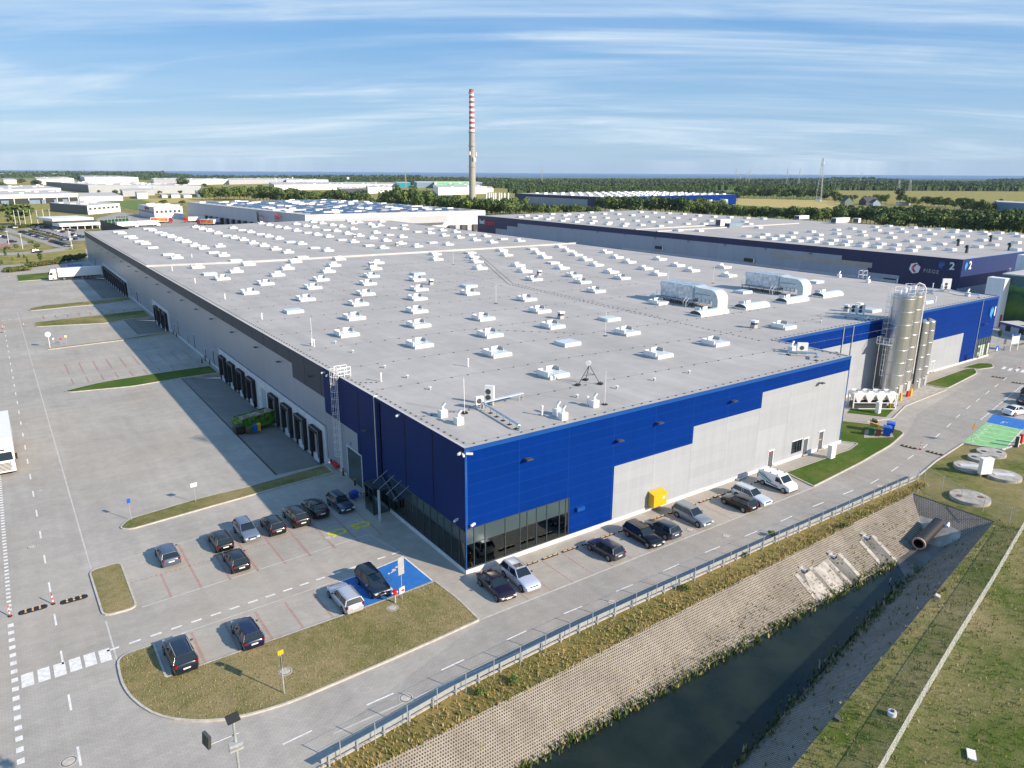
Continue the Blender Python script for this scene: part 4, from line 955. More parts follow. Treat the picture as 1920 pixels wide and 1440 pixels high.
def make_car(kind, pnt, name="parked_car", sunroof=False, rails=False, dark_roof=False):
    """car at the origin heading +x; body, glass house, wheels (tyre > rim), lamps, mirrors, plates"""
    k = KINDS_[kind]; L, Wd, rh = k["L"], k["Wd"], k["rh"]; hl = L / 2; pm = "paint_" + pnt
    root = empty(name)
    xs = [-1, -.985, -.95, -.9, -.8, -.69, -.62, -.5, -.3, -.1, .1, .25, .34, .45, .56, .64, .72, .82, .9, .95, .985, 1]
    b = MB(); rings = []
    for x in xs:
        z = interp(k["belt"], x); e = abs(x); w = Wd / 2 * (1 - .16 * max(0, (e - .78) / .22) ** 2.2 - .02 * e)
        lo = .20 + .10 * max(0, (e - .86) / .14)
        wheel = any(abs(x * hl - c) < .33 for c in (-.615 * hl, .655 * hl))
        zl = lo if not wheel else lo
        ring = [(w * .90, zl), (w * .97, zl + .12), (w, zl + (z - zl) * .5), (w * .985, z - (z - zl) * .2), (w * .93, z - .03), (w * .82, z + .005), (w * .45, z + .03), (0, z + .04)]
        full = [(x * hl, y, zz) for y, zz in ring] + [(x * hl, -y, zz) for y, zz in ring[-2::-1]]
        rings.append(full)
    n = len(rings[0]); vs = [v for r_ in rings for v in r_]
    fs = [(i * n + j, i * n + j + 1, (i + 1) * n + j + 1, (i + 1) * n + j) for i in range(len(xs) - 1) for j in range(n - 1)]
    b.raw(vs, fs, pm, True); b.raw(rings[0], [tuple(range(n))], pm); b.raw(rings[-1], [tuple(range(n - 1, -1, -1))], pm)
    b.raw([rings[i][0] for i in range(len(xs))] + [rings[i][-1] for i in range(len(xs))], [(i, i + 1, len(xs) + i + 1, len(xs) + i) for i in range(len(xs) - 1)], "rubber")
    body = b.build("body", root)
    r = k["roof"]; (xr0, _), (xr1, _), (xf1, _), (xf0, _) = r
    def RW(x): return Wd / 2 * .92
    # glass house: base ring on the belt, top ring under the roof
    zb = lambda x: interp(k["belt"], x) + .01
    wb, wt = Wd / 2 * .915, Wd / 2 * .70
    base = [(xr0, .86), (xr0 + .02, 1), (xr1, 1), (-.35, 1), (xf1 - .3, 1), (xf1, 1), (xf1 + .12, 1), (xf0 - .02, .9), (xf0, .8)]
    g_ = MB(); V = []
    top = []
    for (x, f) in base:
        t = (x - xr0) / (xf0 - xr0); xt = (xr1 + .0) + (xf1 - xr1) * max(0, min(1, (t - .06) / .80))
        V.append(((x * hl, wb * f, zb(x)), (xt * hl, wt * (1 if 0 < t < 1 else .93) * (.97 if f < 1 else 1), rh - .07)))
    m_ = len(V)
    pts = [a for a, _ in V] + [(a[0], -a[1], a[2]) for a, _ in V[::-1]]; tps = [c for _, c in V] + [(c[0], -c[1], c[2]) for _, c in V[::-1]]; N = len(pts)
    g_.raw(pts + tps, [((i + 1) % N, i, N + i, N + (i + 1) % N) for i in range(N)], "car_glass", False)
    g_.build("windows", body)
    # roof: slightly crowned panel on the glass house
    rf = MB(); R0 = []
    for kx in range(7):
        t = kx / 6; x = (xr1 - .035 + (xf1 - xr1 + .06) * t) * hl; crown = .05 * math.sin(PI * (.12 + .8 * t)); ed = 1 - .06 * (abs(t - .5) * 2) ** 2
        R0.append([(x, s_ * wt * 1.03 * ed * q_, rh - .075 + (0 if q_ == 1 else crown * (1 - q_ * q_) + .055)) for s_, q_ in ((1, 1), (1, .9), (1, .5), (1, 0), (-1, .5), (-1, .9), (-1, 1))])
    vs = [v for a in R0 for v in a]; rf.raw(vs, [(i * 7 + j, i * 7 + j + 1, (i + 1) * 7 + j + 1, (i + 1) * 7 + j) for i in range(6) for j in range(6)], "paint_black" if dark_roof else pm, True)
    rf.raw(R0[0] + [(v[0] - .02, v[1], v[2] - .05) for v in R0[0]], [(j + 1, j, 7 + j, 8 + j) for j in range(6)], pm); rf.raw(R0[-1], [tuple(range(7))], pm) if False else None
    # pillars in body colour
    def pillar(i, w_=.05):
        a, c = Vector(V[i][0]), Vector(V[i][1])
        for s_ in (1, -1):
            A, C = Vector((a.x, a.y * s_ * 1.01, a.z)), Vector((c.x, c.y * s_ * 1.02, c.z)); rf.cyl(A, C, w_, pm, n=5)
    for i, w_ in ((1, .055), (3, .03), (4, .02), (7, .04)): pillar(i, w_)
    rfo = rf.build("roof_panel", body)
    if sunroof: s_ = MB(); s_.box((xf1 - .34) * hl, (xf1 - .06) * hl, -wt * .62, wt * .62, rh + .022, rh + .036, "car_glass"); s_.build("sunroof", body)
    if rails or kind == "wagon":
        for s_ in (1, -1): q_ = MB(); q_.tube([(xr1 * hl, s_ * wt * .93, rh + .02), (xr1 * hl * .5, s_ * wt * .93, rh + .06), (xf1 * hl, s_ * wt * .93, rh + .02)], .022, "galv_matt", 5); q_.build("roof_rail", root)
    wr_ = .335 if kind in ("suv", "mpv") else .315
    key = wr_
    for wx_ in (-.615 * hl, .655 * hl):
        for s_ in (1, -1):
            y = s_ * (Wd / 2 * .985); MB().cyl((wx_, y - s_ * .2, wr_ + .02), (wx_, y + s_ * .006, wr_ + .02), wr_ + .055, "rubber", n=16).build("wheel_arch", body)
        for s_ in (1, -1):
            if key not in CARP:
                t, m = wheel_mb(wr_, .2); wo = t.build("wheel", root); ri = m.build("rim", wo); CARP[key] = (wo.data, ri.data)
            else:
                wo = bpy.data.objects.new("wheel", CARP[key][0]); col.objects.link(wo); wo.parent = root
                ri = bpy.data.objects.new("rim", CARP[key][1]); col.objects.link(ri); ri.parent = wo
            wo.location = (wx_, s_ * (Wd / 2 - .085), wr_)
    zf = interp(k["belt"], .9)
    for s_ in (1, -1):
        q_ = MB(); q_.obox((.935 * hl, s_ * Wd * .35, zf - .15), (.26, .32, .12), -s_ * .38, "head_lamp"); q_.build("headlight", root)
        zt = .86 if kind in ("hatchback", "wagon", "saloon") else .98
        q_ = MB(); q_.obox((-.955 * hl, s_ * Wd * .405, zt - .02), (.2, .2, .24 if kind in ("wagon", "mpv", "suv") else .15), s_ * .42, "tail_red"); q_.build("tail_light", root)
        q_ = MB(); q_.obox(((xf0 - .16) * hl, s_ * (Wd / 2 + .07), interp(k["belt"], .3) + .06), (.12, .18, .11), 0, "dark_grey"); q_.build("wing_mirror", root)
    q_ = MB(); q_.box(hl - .03, hl + .02, -.26, .26, .42, .53, "plate"); q_.build("number_plate", root)
    q_ = MB(); q_.box(-hl - .02, -hl + .02, -.26, .26, .62, .73, "plate"); q_.build("number_plate", root)
    q_ = MB(); q_.box(hl - .05, hl + .012, -.42, .42, .56, .66, "black_metal"); q_.build("grille", root)
    return root
def put_car(kind, pnt, px, py, rz, label, group, z=0.0, **kw):
    p = G(px, py, .45) ; c = make_car(kind, pnt, **kw); c.location = (p.x, p.y, z); c.rotation_euler = (0, 0, rz)
    return tag(c, label, "car", group)
UP, DN = PI / 2, -PI / 2
GF = "cars parked along the sunny blue and silver front"
xs_f = lambda k: 3.6 + 2.51 * k
def front_car(kind, pnt, x, y, rz, label, **kw):
    c = make_car(kind, pnt, **kw); c.location = (x, y, 0); c.rotation_euler = (0, 0, rz); return tag(c, label, "car", GF)
front_car("saloon", "purple_black", .75, -3.9, DN - .05, "dark plum saloon nose out beside the silver car with sunroof, at the glazed corner")
front_car("wagon", "pale_silver", 3.45, -3.85, DN - .04, "pale silver estate car with an open dark sunroof, by the glazed corner", sunroof=True)
GF_ = [("hatchback", "dark_grey", 1135, 1030, UP + .03, "dark grey hatchback parked alone nose to the blue wall after the empty bays", {}),
       ("wagon", "black", 1206, 1005, DN - .02, "big black estate car with roof rails, nose out, between two dark hatchbacks", dict(rails=True)),
       ("hatchback", "slate_blue", 1241, 992, UP, "small dark hatchback with its tail to the road beside the big black estate", {}),
       ("wagon", "mid_silver", 1298, 968, DN, "grey silver estate car standing in front of the yellow wall box", {}),
       ("hatchback", "black", 1385, 943, UP, "black hatchback tail out, touching view of the silver hatchback behind it", {}),
       ("wagon", "pale_silver", 1409, 931, DN, "light silver car between the black hatchback and the white van", {})]
for kd, pt, px, py, rz, lb, kw in GF_: put_car(kd, pt, px, py, rz, lb, GF, **kw)
GL = "cars in the car park left of the shaded wall"
LOT = [("hatchback", "slate_blue", 638, 944, DN + .06, "dark teal hatchback nearest the bicycles, its headlights facing out", {}),
       ("saloon", "black", 591, 953, UP + .02, "black saloon in the shade with a white plate, beside the dark teal hatchback", {}),
       ("suv", "black", 556, 969, UP, "black crossover with tall red tail lights, half in the wall's shade", {}),
       ("hatchback", "black", 512, 985, UP, "black hatchback between the silver hatchback and the black crossover", {}),
       ("hatchback", "silver_blue", 462, 996, DN + .03, "silver blue hatchback facing out between two black hatchbacks in the upper row", {}),
       ("hatchback", "black", 414, 1014, UP, "black hatchback with tall red lamps, leftmost dark car of the upper row", {}),
       ("hatchback", "black", 443, 1051, UP, "small black hatchback alone in the middle row of bays", {}),
       ("hatchback", "grey_blue", 314, 1040, UP, "grey blue hatchback standing alone at the left end of the car park", {}),
       ("suv", "dark_blue", 338, 1228, UP + .02, "large dark blue crossover with chrome roof rails at the edge of the lawn", dict(rails=True)),
       ("hatchback", "navy", 464, 1187, UP, "navy blue hatchback alone in the bay beside the dry lawn", {}),
       ("wagon", "silver", 647, 1121, UP, "silver estate car next to the blue painted accessible bays", {}),
       ("mpv", "dark_blue", 699, 1094, DN, "dark blue people carrier standing on the blue accessible bay", {})]
for kd, pt, px, py, rz, lb, kw in LOT: put_car(kd, pt, px, py, rz, lb, GL, **kw)
GR_ = "cars at the right edge beyond the charging bays"
for kd, pt, px, py, rz, lb in (("saloon", "white", 1905, 771, -.25, "white saloon parked above the blue painted bay at the right edge"),
                               ("saloon", "navy", 1931, 752, -.25, "navy car right behind the white saloon at the right edge"),
                               ("hatchback", "dark_blue", 1936, 748 - 6, -.25, "dark car just showing between the navy car and the teal one"),
                               ("suv", "teal", 1938, 738, -.25, "teal grey car furthest up the row at the right edge")):
    put_car(kd, pt, px, py, rz, lb, GR_)
# white van with teal stripes
def make_van():
    v = empty("delivery_van", label="white panel van with teal and navy swoosh stripes at the end of the front row", cat="van")
    L, Wd = 4.5, 1.86; hl = L / 2
    prof = [(-hl, .35), (-hl, 1.0), (-hl + .04, 1.75), (-hl + .2, 1.84), (.5, 1.86), (.8, 1.78), (1.45, 1.12), (1.95, .98), (2.2, .82), (hl, .5), (hl, .3)]
    m = MB(); N = len(prof)
    def wz(z): return Wd / 2 * (1 - .10 * max(0, (z - 1.0) / .86) ** 2)
    vs = [(x, wz(z) * (.9 if x > 2.1 or x < -2.2 else 1), z) for x, z in prof] + [(x, -wz(z) * (.9 if x > 2.1 or x < -2.2 else 1), z) for x, z in prof]
    m.raw(vs, [(i, i + 1, N + i + 1, N + i) for i in range(N - 1)], "paint_white", False)
    m.raw(vs, [tuple(range(N - 1, -1, -1)), tuple(range(N, 2 * N))], "paint_white"); m.box(-hl, hl, -.85, .85, .2, .34, "black_metal")
    b = m.build("body", v, bevel=.03)
    g_ = MB(); g_.face([(.84, -.74, 1.76), (1.43, -.8, 1.15), (1.43, .8, 1.15), (.84, .74, 1.76)], "car_glass"); 
    g_ = MB().raw([(.86, -.74, 1.765), (1.44, -.8, 1.16), (1.44, .8, 1.16), (.86, .74, 1.765)], [(0, 1, 2, 3)], "car_glass"); g_.build("windscreen", b)
    for s_ in (1, -1):
        y = s_ * (Wd / 2 + .004); q_ = MB(); P_ = [(.3, y, 1.12), (1.32, y, 1.12), (.82, y * .935, 1.66), (.3, y * .93, 1.68)]; q_.face(P_ if s_ < 0 else P_[::-1], "car_glass"); q_.build("side_window", b)
        q_ = MB()
        for (x0, z0, x1, z1, w_, mm) in ((-2.1, 1.45, -.2, .75, .16, "stripe_teal"), (-2.1, 1.2, -.5, .6, .08, "stripe_teal"), (-.9, .62, .7, .45, .10, "stripe_navy"), (-1.6, 1.62, -.9, 1.2, .07, "stripe_teal")):
            P_ = [(x0, y, z0), (x1, y, z1), (x1, y, z1 + w_), (x0, y, z0 + w_)]; q_.face(P_ if s_ < 0 else P_[::-1], mm)
        q_.build("stripe", b)
        q_ = MB(); q_.obox((2.02, s_ * .68, .84), (.3, .3, .2), -s_ * .5, "head_lamp"); q_.build("headlight", v)
        q_ = MB(); q_.box(-hl - .01, -hl + .1, s_ * .8 - .06, s_ * .8 + .06, .8, 1.35, "tail_red"); q_.build("tail_light", v)
        q_ = MB(); q_.obox((1.15, s_ * 1.02, 1.2), (.14, .2, .24), 0, "black_metal"); q_.build("wing_mirror", v)
        for wx_ in (-1.4, 1.5):
            t, mm = wheel_mb(.33, .22); wo = t.build("wheel", v, (wx_, s_ * .85, .33)); mm.build("rim", wo)
    for k in range(3):
        for s_ in (1, -1): MB().box(-1.6 + k * 1.0 - .06, -1.6 + k * 1.0 + .06, s_ * .7 - .05, s_ * .7 + .05, 1.85, 1.93, "black_metal").build("roof_mount", v)
    MB().box(hl - .02, hl + .03, -.26, .26, .4, .52, "plate").build("number_plate", v)
    return v
mat("stripe_teal", (.02, .30, .38), .4); mat("stripe_navy", (.01, .03, .12), .4)
vn = make_van(); p = G(1457, 906, .5); vn.location = (p.x, p.y, 0); vn.rotation_euler = (0, 0, DN)

# ------------------------------------------------------------------ lorries
def make_lorry(name, label, cab="white_metal", box="white_metal", L=13.2, side=None):
    t = empty(name, label=label, cat="lorry"); Wd = 2.5
    m = MB(); prof = [(0, .5), (0, 1.3), (.08, 2.0), (.55, 3.35), (.9, 3.75), (2.1, 3.85), (2.3, 3.6), (2.3, .5)]
    prof = [(-x, z) for x, z in prof]; N = len(prof)
    vs = [(x, s_ * (1.22 if z < 3.4 else 1.1), z) for s_ in (1, -1) for x, z in prof]
    m.raw(vs, [(i, i + 1, N + i + 1, N + i) for i in range(N - 1)], cab); m.raw(vs, [tuple(range(N))[::-1], tuple(range(N, 2 * N))], cab)
    c = m.build("cab", t, bevel=.06)
    q_ = MB(); q_.face([(-.09, -1.1, 2.05), (-.46, -1.04, 3.0), (-.46, 1.04, 3.0), (-.09, 1.1, 2.05)][::-1], "car_glass")
    q_ = MB().raw([(.0, -1.12, 2.02), (.0, 1.12, 2.02), (-.36, 1.06, 2.95), (-.36, -1.06, 2.95)], [(0, 1, 2, 3)], "car_glass"); q_.build("windscreen", c)
    for s_ in (1, -1):
        q_ = MB(); P_ = [(-.25, s_ * 1.235, 2.0), (-1.25, s_ * 1.235, 2.0), (-1.25, s_ * 1.235, 2.75), (-.5, s_ * 1.235, 2.75)]; q_.face(P_ if s_ > 0 else P_[::-1], "car_glass"); q_.build("side_window", c)
        q_ = MB(); q_.obox((-.15, s_ * 1.45, 2.35), (.14, .26, .75), 0, "black_metal"); q_.build("wing_mirror", c)
        q_ = MB(); q_.box(-.02, .05, s_ * .95 - .17, s_ * .95 + .17, .72, .98, "head_lamp"); q_.build("headlight", c)
    q_ = MB()
    for k in range(6): q_.box(.0, .045, -.85, .85, .75 + k * .17, .83 + k * .17, "black_metal")
    q_.build("grille", c)
    q_ = MB(); q_.box(-.5, -.44, -.4, .4, 3.15, 3.32, "black_metal"); q_.build("roof_hatch", c)
    m = MB(); x0 = -2.75; m.box(x0 - L, x0, -1.27, 1.27, 1.15, 3.95, box); m.box(x0 - L - .02, x0 + .02, -1.29, 1.29, 3.93, 4.0, "white_metal"); m.box(x0 - L, x0, -1.28, 1.28, 1.08, 1.2, "galv_matt")
    tr = m.build("trailer", t)
    if side:
        for s_ in (1, -1): MB().box(x0 - L + .3, x0 - .3, *sorted((s_ * 1.272, s_ * 1.285)), 1.5, 3.7, side).build("livery", tr)
    m = MB(); m.box(x0 - L + .3, -1.2, -.5, .5, .75, 1.07, "black_metal"); m.box(-2.9, -1.9, -1.2, 1.2, .45, 1.0, "dark_grey"); m.box(-9.6, -5.6, -1.22, 1.22, .5, .95, "black_metal"); m.build("chassis", t)
    for wx_ in (-1.25, -4.4, x0 - L + 5.0, x0 - L + 3.7, x0 - L + 2.4):
        for s_ in (1, -1):
            tw, rm = wheel_mb(.5, .32); wo = tw.build("wheel", t, (wx_, s_ * 1.05, .5)); rm.build("rim", wo)
    return freeze(t)
lr1 = make_lorry("articulated_lorry", "white lorry cab and trailer cut by the left edge of the picture"); lr1.location = (G(17, 892).x - .35, G(17, 892).y, 0); lr1.rotation_euler = (0, 0, DN)
def mirror_place(t, loc, rz, label): c = copy_tree(t, loc, rz); c["label"] = label; return c
lr2 = mirror_place(lr1, (-17.3, 242.6, 0), PI, "white lorry backed up to the farthest loading docks of the shaded side")
# ------------------------------------------------------------------ silos, chiller and what stands around them
def silo(name, x, y, r, h, label, cat="silo", coned=True, group="steel silos beside the recessed blue and silver wall"):
    t = empty(name, (x, y, 0), 0, label, cat, group)
    b = MB(); n = 40
    def ring(rr, z): return [(rr * math.cos(2 * PI * k / n), rr * math.sin(2 * PI * k / n), z) for k in range(n)]
    zs = [(r, .0), (r, h)]
    vs = ring(r, 0) + ring(r, h); b.raw(vs, [(k, (k + 1) % n, n + (k + 1) % n, n + k) for k in range(n)], "silo_steel", True); b.build("shell", t)
    c = MB(); vs = ring(r, h) + ring(r * .96, h + .1) + ring(.3, h + .45); c.raw(vs, [(j * n + k, j * n + (k + 1) % n, (j + 1) * n + (k + 1) % n, (j + 1) * n + k) for j in (0, 1) for k in range(n)], "silo_steel", True); c.raw(vs, [tuple(range(2 * n, 3 * n))], "steel"); c.build("top_cone", t)
    for k in range(1, int(h / 2.15) + 1):
        z = k * 2.15 - .5
        if z < h: m = MB(); vs = ring(r + .035, z) + ring(r + .035, z + .09) + ring(r, z) + ring(r, z + .09); m.raw(vs, [(i, (i + 1) % n, n + (i + 1) % n, n + i) for i in range(n)] + [(n + i, n + (i + 1) % n, 3 * n + (i + 1) % n, 3 * n + i) for i in range(n)], "steel", True); m.build("band", t)
    m = MB(); m.box(-r * .35, r * .35, -r - .04, -r + .1, .4, 2.1, "galv_matt"); m.build("hatch", t)
    return t
def rail_ring(t, r, h, hh=1.05):
    m = MB(); N = 16
    for z in (h + .45, h + hh):
        m.tube([(r * math.cos(2 * PI * k / N), r * math.sin(2 * PI * k / N), z) for k in range(N + 1)], .03, "white_metal", 4)
    for k in range(0, N, 2): m.cyl((r * math.cos(2 * PI * k / N), r * math.sin(2 * PI * k / N), h), (r * math.cos(2 * PI * k / N), r * math.sin(2 * PI * k / N), h + hh), .03, "white_metal", n=4)
    m.build("guard_rail", t)
s1 = silo("silo", 90.6, 8.6, 1.75, 17.2, "tall steel silo nearest the caged ladder, the left one of the tall pair"); rail_ring(s1, 1.6, 17.3)
s2 = silo("silo", 94.3, 9.0, 1.6, 17.4, "second tall steel silo, behind the one with the caged ladder"); rail_ring(s2, 1.45, 17.5)
s3 = silo("silo", 97.4, 8.2, 1.05, 12.0, "shorter narrow silo between the tall pair and the last short one"); s4 = silo("silo", 100.4, 8.6, 1.05, 11.8, "last short narrow silo, nearest the far white wall")
for s_, top in ((s3, 12.0), (s4, 11.8)):
    m = MB(); m.tube([(-1.05, -.5, 1.2), (-1.15, -.5, top), (-1.1, -.3, top + .35), (-.6, 0, top + .5), (0, 0, top + .4)], .16, "black_metal", 8); m.build("filling_hose", s_)
m = MB(); m.tube([(1.75, -.9, 3.2), (1.4, -1.3, 3.2), (1.3, -1.35, 3.6), (1.3, -1.3, 17.9), (1.0, -1.0, 18.6), (.4, -.4, 18.9), (0, 0, 18.2)], .09, "white_metal", 8); m.build("filling_pipe", s2)
m = MB()                                               # caged ladder on the first silo, in two stages with a rest platform
for a, z0, z1 in ((2.75, 1.8, 9.6), (2.35, 8.8, 18.4)):
    cx, cy = 1.95 * math.cos(a), 1.95 * math.sin(a); tx, ty = -math.sin(a), math.cos(a)
    for s_ in (-.22, .22): m.cyl((cx + tx * s_, cy + ty * s_, z0), (cx + tx * s_, cy + ty * s_, z1), .03, "white_metal", n=4)
    for k in range(int((z1 - z0) / .3)): m.cyl((cx - tx * .22, cy - ty * .22, z0 + k * .3), (cx + tx * .22, cy + ty * .22, z0 + k * .3), .018, "white_metal", n=3)
    for k in range(int((z1 - z0 - 1.8) / .9) + 1):
        z = z0 + 1.8 + k * .9; m.tube([(cx + tx * .35 * math.cos(q) + math.cos(a) * .7 * math.sin(q), cy + ty * .35 * math.cos(q) + math.sin(a) * .7 * math.sin(q), z) for q in [PI * i / 6 for i in range(7)]], .025, "white_metal", 4)
    for q in (.6, 1.57, 2.5): m.cyl((cx + tx * .35 * math.cos(q) + math.cos(a) * .7 * math.sin(q), cy + ty * .35 * math.cos(q) + math.sin(a) * .7 * math.sin(q), z0 + 1.8), (cx + tx * .35 * math.cos(q) + math.cos(a) * .7 * math.sin(q), cy + ty * .35 * math.cos(q) + math.sin(a) * .7 * math.sin(q), z1), .02, "white_metal", n=4)
m.build("caged_ladder", s1)
m = MB(); m.box(-3.1, -1.5, -.2, 1.9, 9.0, 9.1, "galvanized")
for x, y in ((-3.1, -.2), (-3.1, 1.9), (-1.6, 1.9), (-2.3, 1.9), (-3.1, .8)): m.cyl((x, y, 9.1), (x, y, 10.2), .03, "white_metal", n=4)
for z in (9.65, 10.2): m.tube([(-3.1, -.2, z), (-3.1, 1.9, z), (-1.6, 1.9, z)], .03, "white_metal", 4)
m.build("rest_platform", s1)
for s_, top in ((s1, 17.6), (s2, 17.8)):
    m = MB(); m.cyl((.2, .1, top), (.2, .1, top + .7), .3, "white_metal"); m.cyl((-.7, .4, top - .2), (-.7, .4, top + .45), .16, "white_metal"); m.build("top_filter", s_)
# chiller
ch = empty("chiller", (80.9, 6.4, 0), -.62, "white air cooled chiller with four roof fans and V shaped coils beside the silos", "chiller")
m = MB()
for x in (-3.4, 3.4):
    for y in (-1.05, 1.05): m.box(x - .08, x + .08, y - .08, y + .08, .1, 2.5, "white_metal")
m.box(-3.48, 3.48, -1.1, 1.1, 2.5, 2.68, "white_metal"); m.box(-3.48, 3.48, -1.12, -1.0, 1.1, 1.2, "white_metal"); m.box(-3.48, 3.48, -1.12, -1.0, .1, .22, "white_metal"); m.box(-3.48, 3.48, 1.0, 1.12, .1, .22, "white_metal"); m.build("frame", ch)
for k in range(4):
    x = -2.6 + k * 1.73
    m = MB(); m.raw([(x - .85, -1.08, 2.5), (x + .85, -1.08, 2.5), (x + .12, -1.02, 1.15), (x - .12, -1.02, 1.15), (x - .85, 1.08, 2.5), (x + .85, 1.08, 2.5), (x + .12, 1.02, 1.15), (x - .12, 1.02, 1.15)], [(3, 2, 1, 0), (4, 5, 6, 7), (0, 4, 7, 3), (1, 2, 6, 5)], "white_metal"); m.build("coil_panel", ch)
    m = MB(); m.cyl((x, 0, 2.68), (x, 0, 2.98), .78, "white_metal", n=18, caps=False); m.cyl((x, 0, 2.72), (x, 0, 2.8), .76, "ac_grey", n=18); m.cyl((x, 0, 2.8), (x, 0, 2.9), .14, "dark_grey"); m.build("fan", ch)
m = MB(); m.box(-3.2, 2.1, -.8, .8, .2, 1.0, "dark_grey"); m.cyl((-3, -.5, 1.3), (2.6, -.5, 1.3), .16, "black_metal"); m.cyl((-3, .4, .9), (2.6, .4, .9), .2, "dark_grey"); m.build("compressor", ch)
m = MB(); m.box(3.3, 3.5, -.8, .1, .4, 2.1, "white_metal"); m.build("control_panel", ch)
tag(MB().box(-.4, .4, -.28, .28, 0, 1.85, "white_metal").box(-.43, .43, -.31, .31, 1.85, 1.92, "white_metal").box(-.36, .36, -.3, -.28, .15, 1.7, "ac_grey").build("electrical_cabinet", None, (79.0, 4.2, 0)), "white electrical cabinet on the grass in front of the white chiller", "cabinet")
m = MB(); m.tube([(61.5, 4.8, 2.6), (64.8, 4.6, 2.6), (64.9, 4.6, 0)], .14, "white_metal", 8); m.tube([(61.5, 5.3, 2.3), (64.4, 5.1, 2.3), (64.4, 5.1, 0)], .12, "white_metal", 8); tag(m.build("insulated_pipe"), "pair of white lagged pipes coming out of the recess wall behind the silver corner", "pipe")
for i, (px, py, lb) in enumerate(((1668, 766, "yellow guard post at the corner of the chiller"), (1688, 751, "yellow guard post in front of the tall silos"), (1707, 743, "yellow and red guard post under the short silos"))):
    p = G(px, py); t = empty("guard_post", (p.x, p.y, 0), 0, lb, "guard post", "yellow guard posts along the silo yard")
    MB().box(-.22, .22, -.12, .12, 0, 1.35, "yellow").build("post", t); MB().box(-.3, .3, -.2, .2, 0, .06, "yellow").build("foot_plate", t)
    if i == 2: MB().box(-1.0, -.5, .0, .3, 0, 1.0, "red").box(-.5, -.2, .0, .1, 1.0, 1.2, "orange").build("red_cover", t)
p = G(1677, 741); t = empty("notice_board", (p.x, p.y, 0), 0, "small white notice board on a pole between the tall silos", "sign"); MB().cyl((0, 0, 0), (0, 0, 1.6), .03, "galvanized").build("post", t); MB().box(-.3, .3, -.03, 0, 1.0, 1.75, "white_metal").build("board", t)
# waste bins on the lawn
def wheelie(name, c, x, y, w, d, h, lab, m_, g="waste bins on the pad at the tip of the lawn", lid=None, openlid=False, rz=0.0):
    t = empty(name, (x, y, .1), rz, lab, "bin", g); b = MB()
    b.raw([(-w * .42, -d * .4, .1), (w * .42, -d * .4, .1), (w * .42, d * .4, .1), (-w * .42, d * .4, .1), (-w / 2, -d / 2, h), (w / 2, -d / 2, h), (w / 2, d / 2, h), (-w / 2, d / 2, h)], [(3, 2, 1, 0), (0, 1, 5, 4), (1, 2, 6, 5), (2, 3, 7, 6), (3, 0, 4, 7), (4, 5, 6, 7)], m_); b.box(-w / 2 - .03, w / 2 + .03, -d / 2 - .03, -d / 2 + .05, h - .1, h, m_); b.build("body", t)
    l = MB()
    if openlid:
        l.obox((0, d * .1, h + .12), (w * 1.02, d * 1.0, .05), 0, lid or m_, .18); l.obox((.1, 0, h + .3), (w * .8, d * .6, .3), .2, "black_metal", .3)
    else: l.raw([(-w / 2 - .03, -d / 2 - .04, h), (w / 2 + .03, -d / 2 - .04, h), (w / 2 + .03, d / 2 + .04, h), (-w / 2 - .03, d / 2 + .04, h), (-w / 2 + .04, -d / 4, h + .12), (w / 2 - .04, -d / 4, h + .12), (w / 2 - .04, d / 2, h + .1), (-w / 2 + .04, d / 2, h + .1)], [(0, 1, 5, 4), (1, 2, 6, 5), (2, 3, 7, 6), (3, 0, 4, 7), (4, 5, 6, 7)], lid or m_)
    l.build("lid", t)
    for sx in (-1, 1): MB().cyl((sx * w * .4 - .03, d * .38, .08), (sx * w * .4 + .03, d * .38, .08), .09, "rubber").build("wheel", t)
    return t
flat("bin_pad", [[(66.2, -.9), (70.0, -3.2), (73.2, -1.0), (69.6, .9)]], .11, "paver_walk")
wheelie("wheeled_bin", 0, 69.9, -2.2, 1.35, 1.1, 1.3, "nearer blue wheeled bin on the lawn pad, front of the blue pair", "blue_plastic", rz=.45)
wheelie("wheeled_bin", 0, 71.7, -1.7, 1.35, 1.1, 1.4, "farther blue wheeled bin on the lawn pad, beside the road", "blue_plastic", rz=.45)
wheelie("wheeled_bin", 0, 70.3, .0, 1.35, 1.1, 1.2, "yellow wheeled bin with its lid up, heaped behind the blue bins", "yellow", lid="orange_pale", openlid=True, rz=.45)
wheelie("wheeled_bin", 0, 68.1, -.9, .7, .75, 1.1, "green wheeled bin on the lawn pad beside the brown one", "green_plastic", rz=.45)
wheelie("wheeled_bin", 0, 68.7, -1.6, .7, .75, 1.05, "brown wheeled bin on the lawn pad between green and blue bins", "brown_plastic", rz=.45)
p = G(1556, 860); t = empty("electrical_cabinet", (p.x + .2, p.y, .1), 0, "white electrical cabinet at the lawn edge by the silver wall doors", "cabinet")
MB().box(-.5, .5, -.3, .3, 0, 1.75, "white_metal").build("housing", t); MB().box(-.55, .55, -.35, .35, 1.75, 1.82, "white_metal").build("cap", t); MB().box(-.42, .42, -.32, -.3, .15, 1.6, "white_metal").build("door", t)
t = empty("gas_meter_box", (0, 0, 0), 0, "yellow gas box on the foot of the silver wall behind the grey estate", "gas box")
MB().box(23.75, 25.75, -.95, -.09, .7, 2.15, "yellow").build("housing", t); MB().raw([(23.7, -1.0, 2.15), (25.8, -1.0, 2.15), (25.8, -.09, 2.4), (23.7, -.09, 2.4), (23.7, -.09, 2.15), (25.8, -.09, 2.15)], [(0, 1, 2, 3), (0, 3, 4), (1, 5, 2)], "yellow").build("lid", t); MB().box(25.1, 25.4, -.97, -.95, 1.5, 1.75, "white_metal").build("sign", t)

